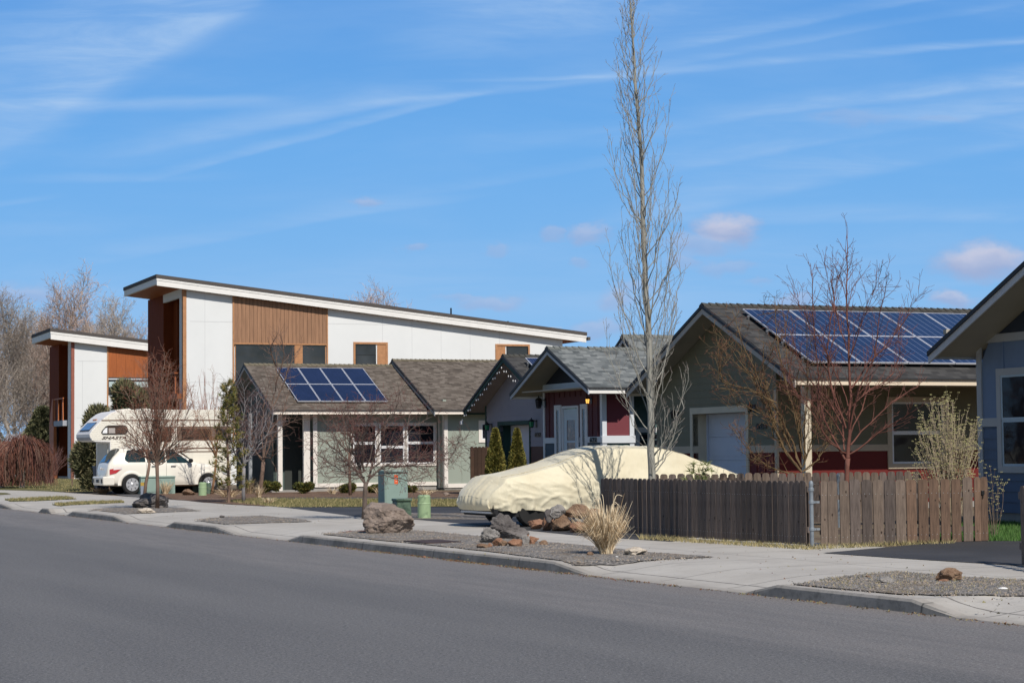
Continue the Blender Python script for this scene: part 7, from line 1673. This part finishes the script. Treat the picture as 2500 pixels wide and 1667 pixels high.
def cabinet(px,py,w_px,h_px,m,label,depth=.5,rot_=YAW,door=True,taper=1.0,name='utility_cabinet'):
    b,s_=gp(px,py); w_=w_px*s_; h=h_px*s_; e=thing(name,b,rot_,label,'cabinet'); g=MB()
    g.hexa([(-w_/2,0,0),(w_/2,0,0),(w_/2,depth,0),(-w_/2,depth,0)],[(-w_/2*taper,.02,h-.06),(w_/2*taper,.02,h-.06),(w_/2*taper,depth,h-.06),(-w_/2*taper,depth,h-.06)]); part('body',g,m,e,bevel=.012)
    g=MB(); g.box(-w_/2-.012,w_/2+.012,-.015,depth+.015,h-.06,h); part('lid',g,m,e,bevel=.015)
    if door:
        g=MB(); g.box(-w_/2*.9,w_/2*.9,-.012,-.001,.10,h-.12); part('door',g,m,e); g=MB(); g.box(w_/2*.7,w_/2*.78,-.03,-.0125,h*.45,h*.58); part('handle',g,MATS['galvanised_steel'],e)
    return e,w_,h
e,w_,h=cabinet(968,1242,60,94,UC,'tall grey-green utility cabinet with an orange sticker beside the crab apple',.55)
g=MB(); g.box(-.06,.04,-.016,-.0125,h-.36,h-.12); sk=part('sticker',g,pmat('sticker_orange',(.75,.12,.03),.5,.05,4),e); g=MB(); g.box(-.03,.01,-.019,-.0165,h-.24,h-.20); g.box(-.025,.005,-.019,-.0165,h-.30,h-.285); part('sticker_mark',g,WHT,sk)
cabinet(987,1259,38,42,UG,'low dark green utility box before the tall cabinet',.35,door=False,taper=.96,name='utility_box')
cabinet(386,1206,84,44,UC,'low wide green transformer box in front of the parked car',.6,door=True,name='transformer_box'); cabinet(486,1202,26,64,UC,'narrow grey-green utility cabinet in front of the car bonnet',.3,name='utility_cabinet')
o=G(348,1208); e=thing('marker_post',(o.x,o.y,YZ),0,'short grey post with a yellow top left of the transformer box','post'); g=MB(); g.box(-.06,.06,-.05,.05,0,.34); part('post',g,pmat('post_grey',(.25,.28,.34),.6,.08,3),e); g=MB(); g.box(-.062,.062,-.052,.052,.341,.47); part('cap',g,pmat('post_yellow',(.45,.30,.06),.6,.08,3),e)
e=thing('wheelie_bin',at(252,79),NA,'dark navy bin standing behind the parked car','bin'); g=MB(); g.hexa([(-.22,0,.05),(.22,0,.05),(.22,.5,.05),(-.22,.5,.05)],[(-.29,-.05,1.0),(.29,-.05,1.0),(.29,.6,1.0),(-.29,.6,1.0)]); part('body',g,pmat('bin_navy',(.012,.016,.035),.5,.08,3),e); g=MB(); g.box(-.31,.31,-.08,.63,1.0,1.07); part('lid',g,MATS['bin_navy'],e); g=MB(); g.lathe([(.1,-.03),(.1,.03)],14,(-.2,.5,.1),'y'); g.lathe([(.1,-.03),(.1,.03)],14,(.2,.5,.1),'y'); part('wheel',g,TYRE,e)
# ------------------------------------------------------------------ groups of repeats
GRP={'house':'bungalows along the street','modern_house':'tall white modern houses','street_tree':'bare street trees','evergreen_bush':'evergreen bushes before the bungalow','arborvitae':'conical arborvitae','dry_grass':'dry grass tufts','picket_fence':'picket fences','utility_pedestal':'green utility pedestals','weeping_tree':'weeping trees at far left','conifer':'dark conifers at far left','twiggy_shrub':'purple-brown bare shrubs','upright_shrub':'upright shoots above the camper','steel_post':'galvanised steel posts','boulder':'boulders by the kerb','utility_cabinet':'utility cabinets'}
for o in list(scene.objects):
    if o.parent is None and 'label' in o and 'group' not in o and 'kind' not in o:
        st=o.name.split('.')[0]
        if st in GRP: o['group']=GRP[st]
        elif st=='rock': o['group']='stones of the rock wall' if 'wall' in o['label'] and 'blue' not in o['label'] and 'sage' not in o['label'] else ('stones of the rock stack in the gravel bed' if ('stack' in o['label'] or 'dark rock' in o['label'] or 'grey rock' in o['label'] or 'right side' in o['label'] or 'orange' in o['label']) and 'gutter' not in o['label'] else 'loose stones')
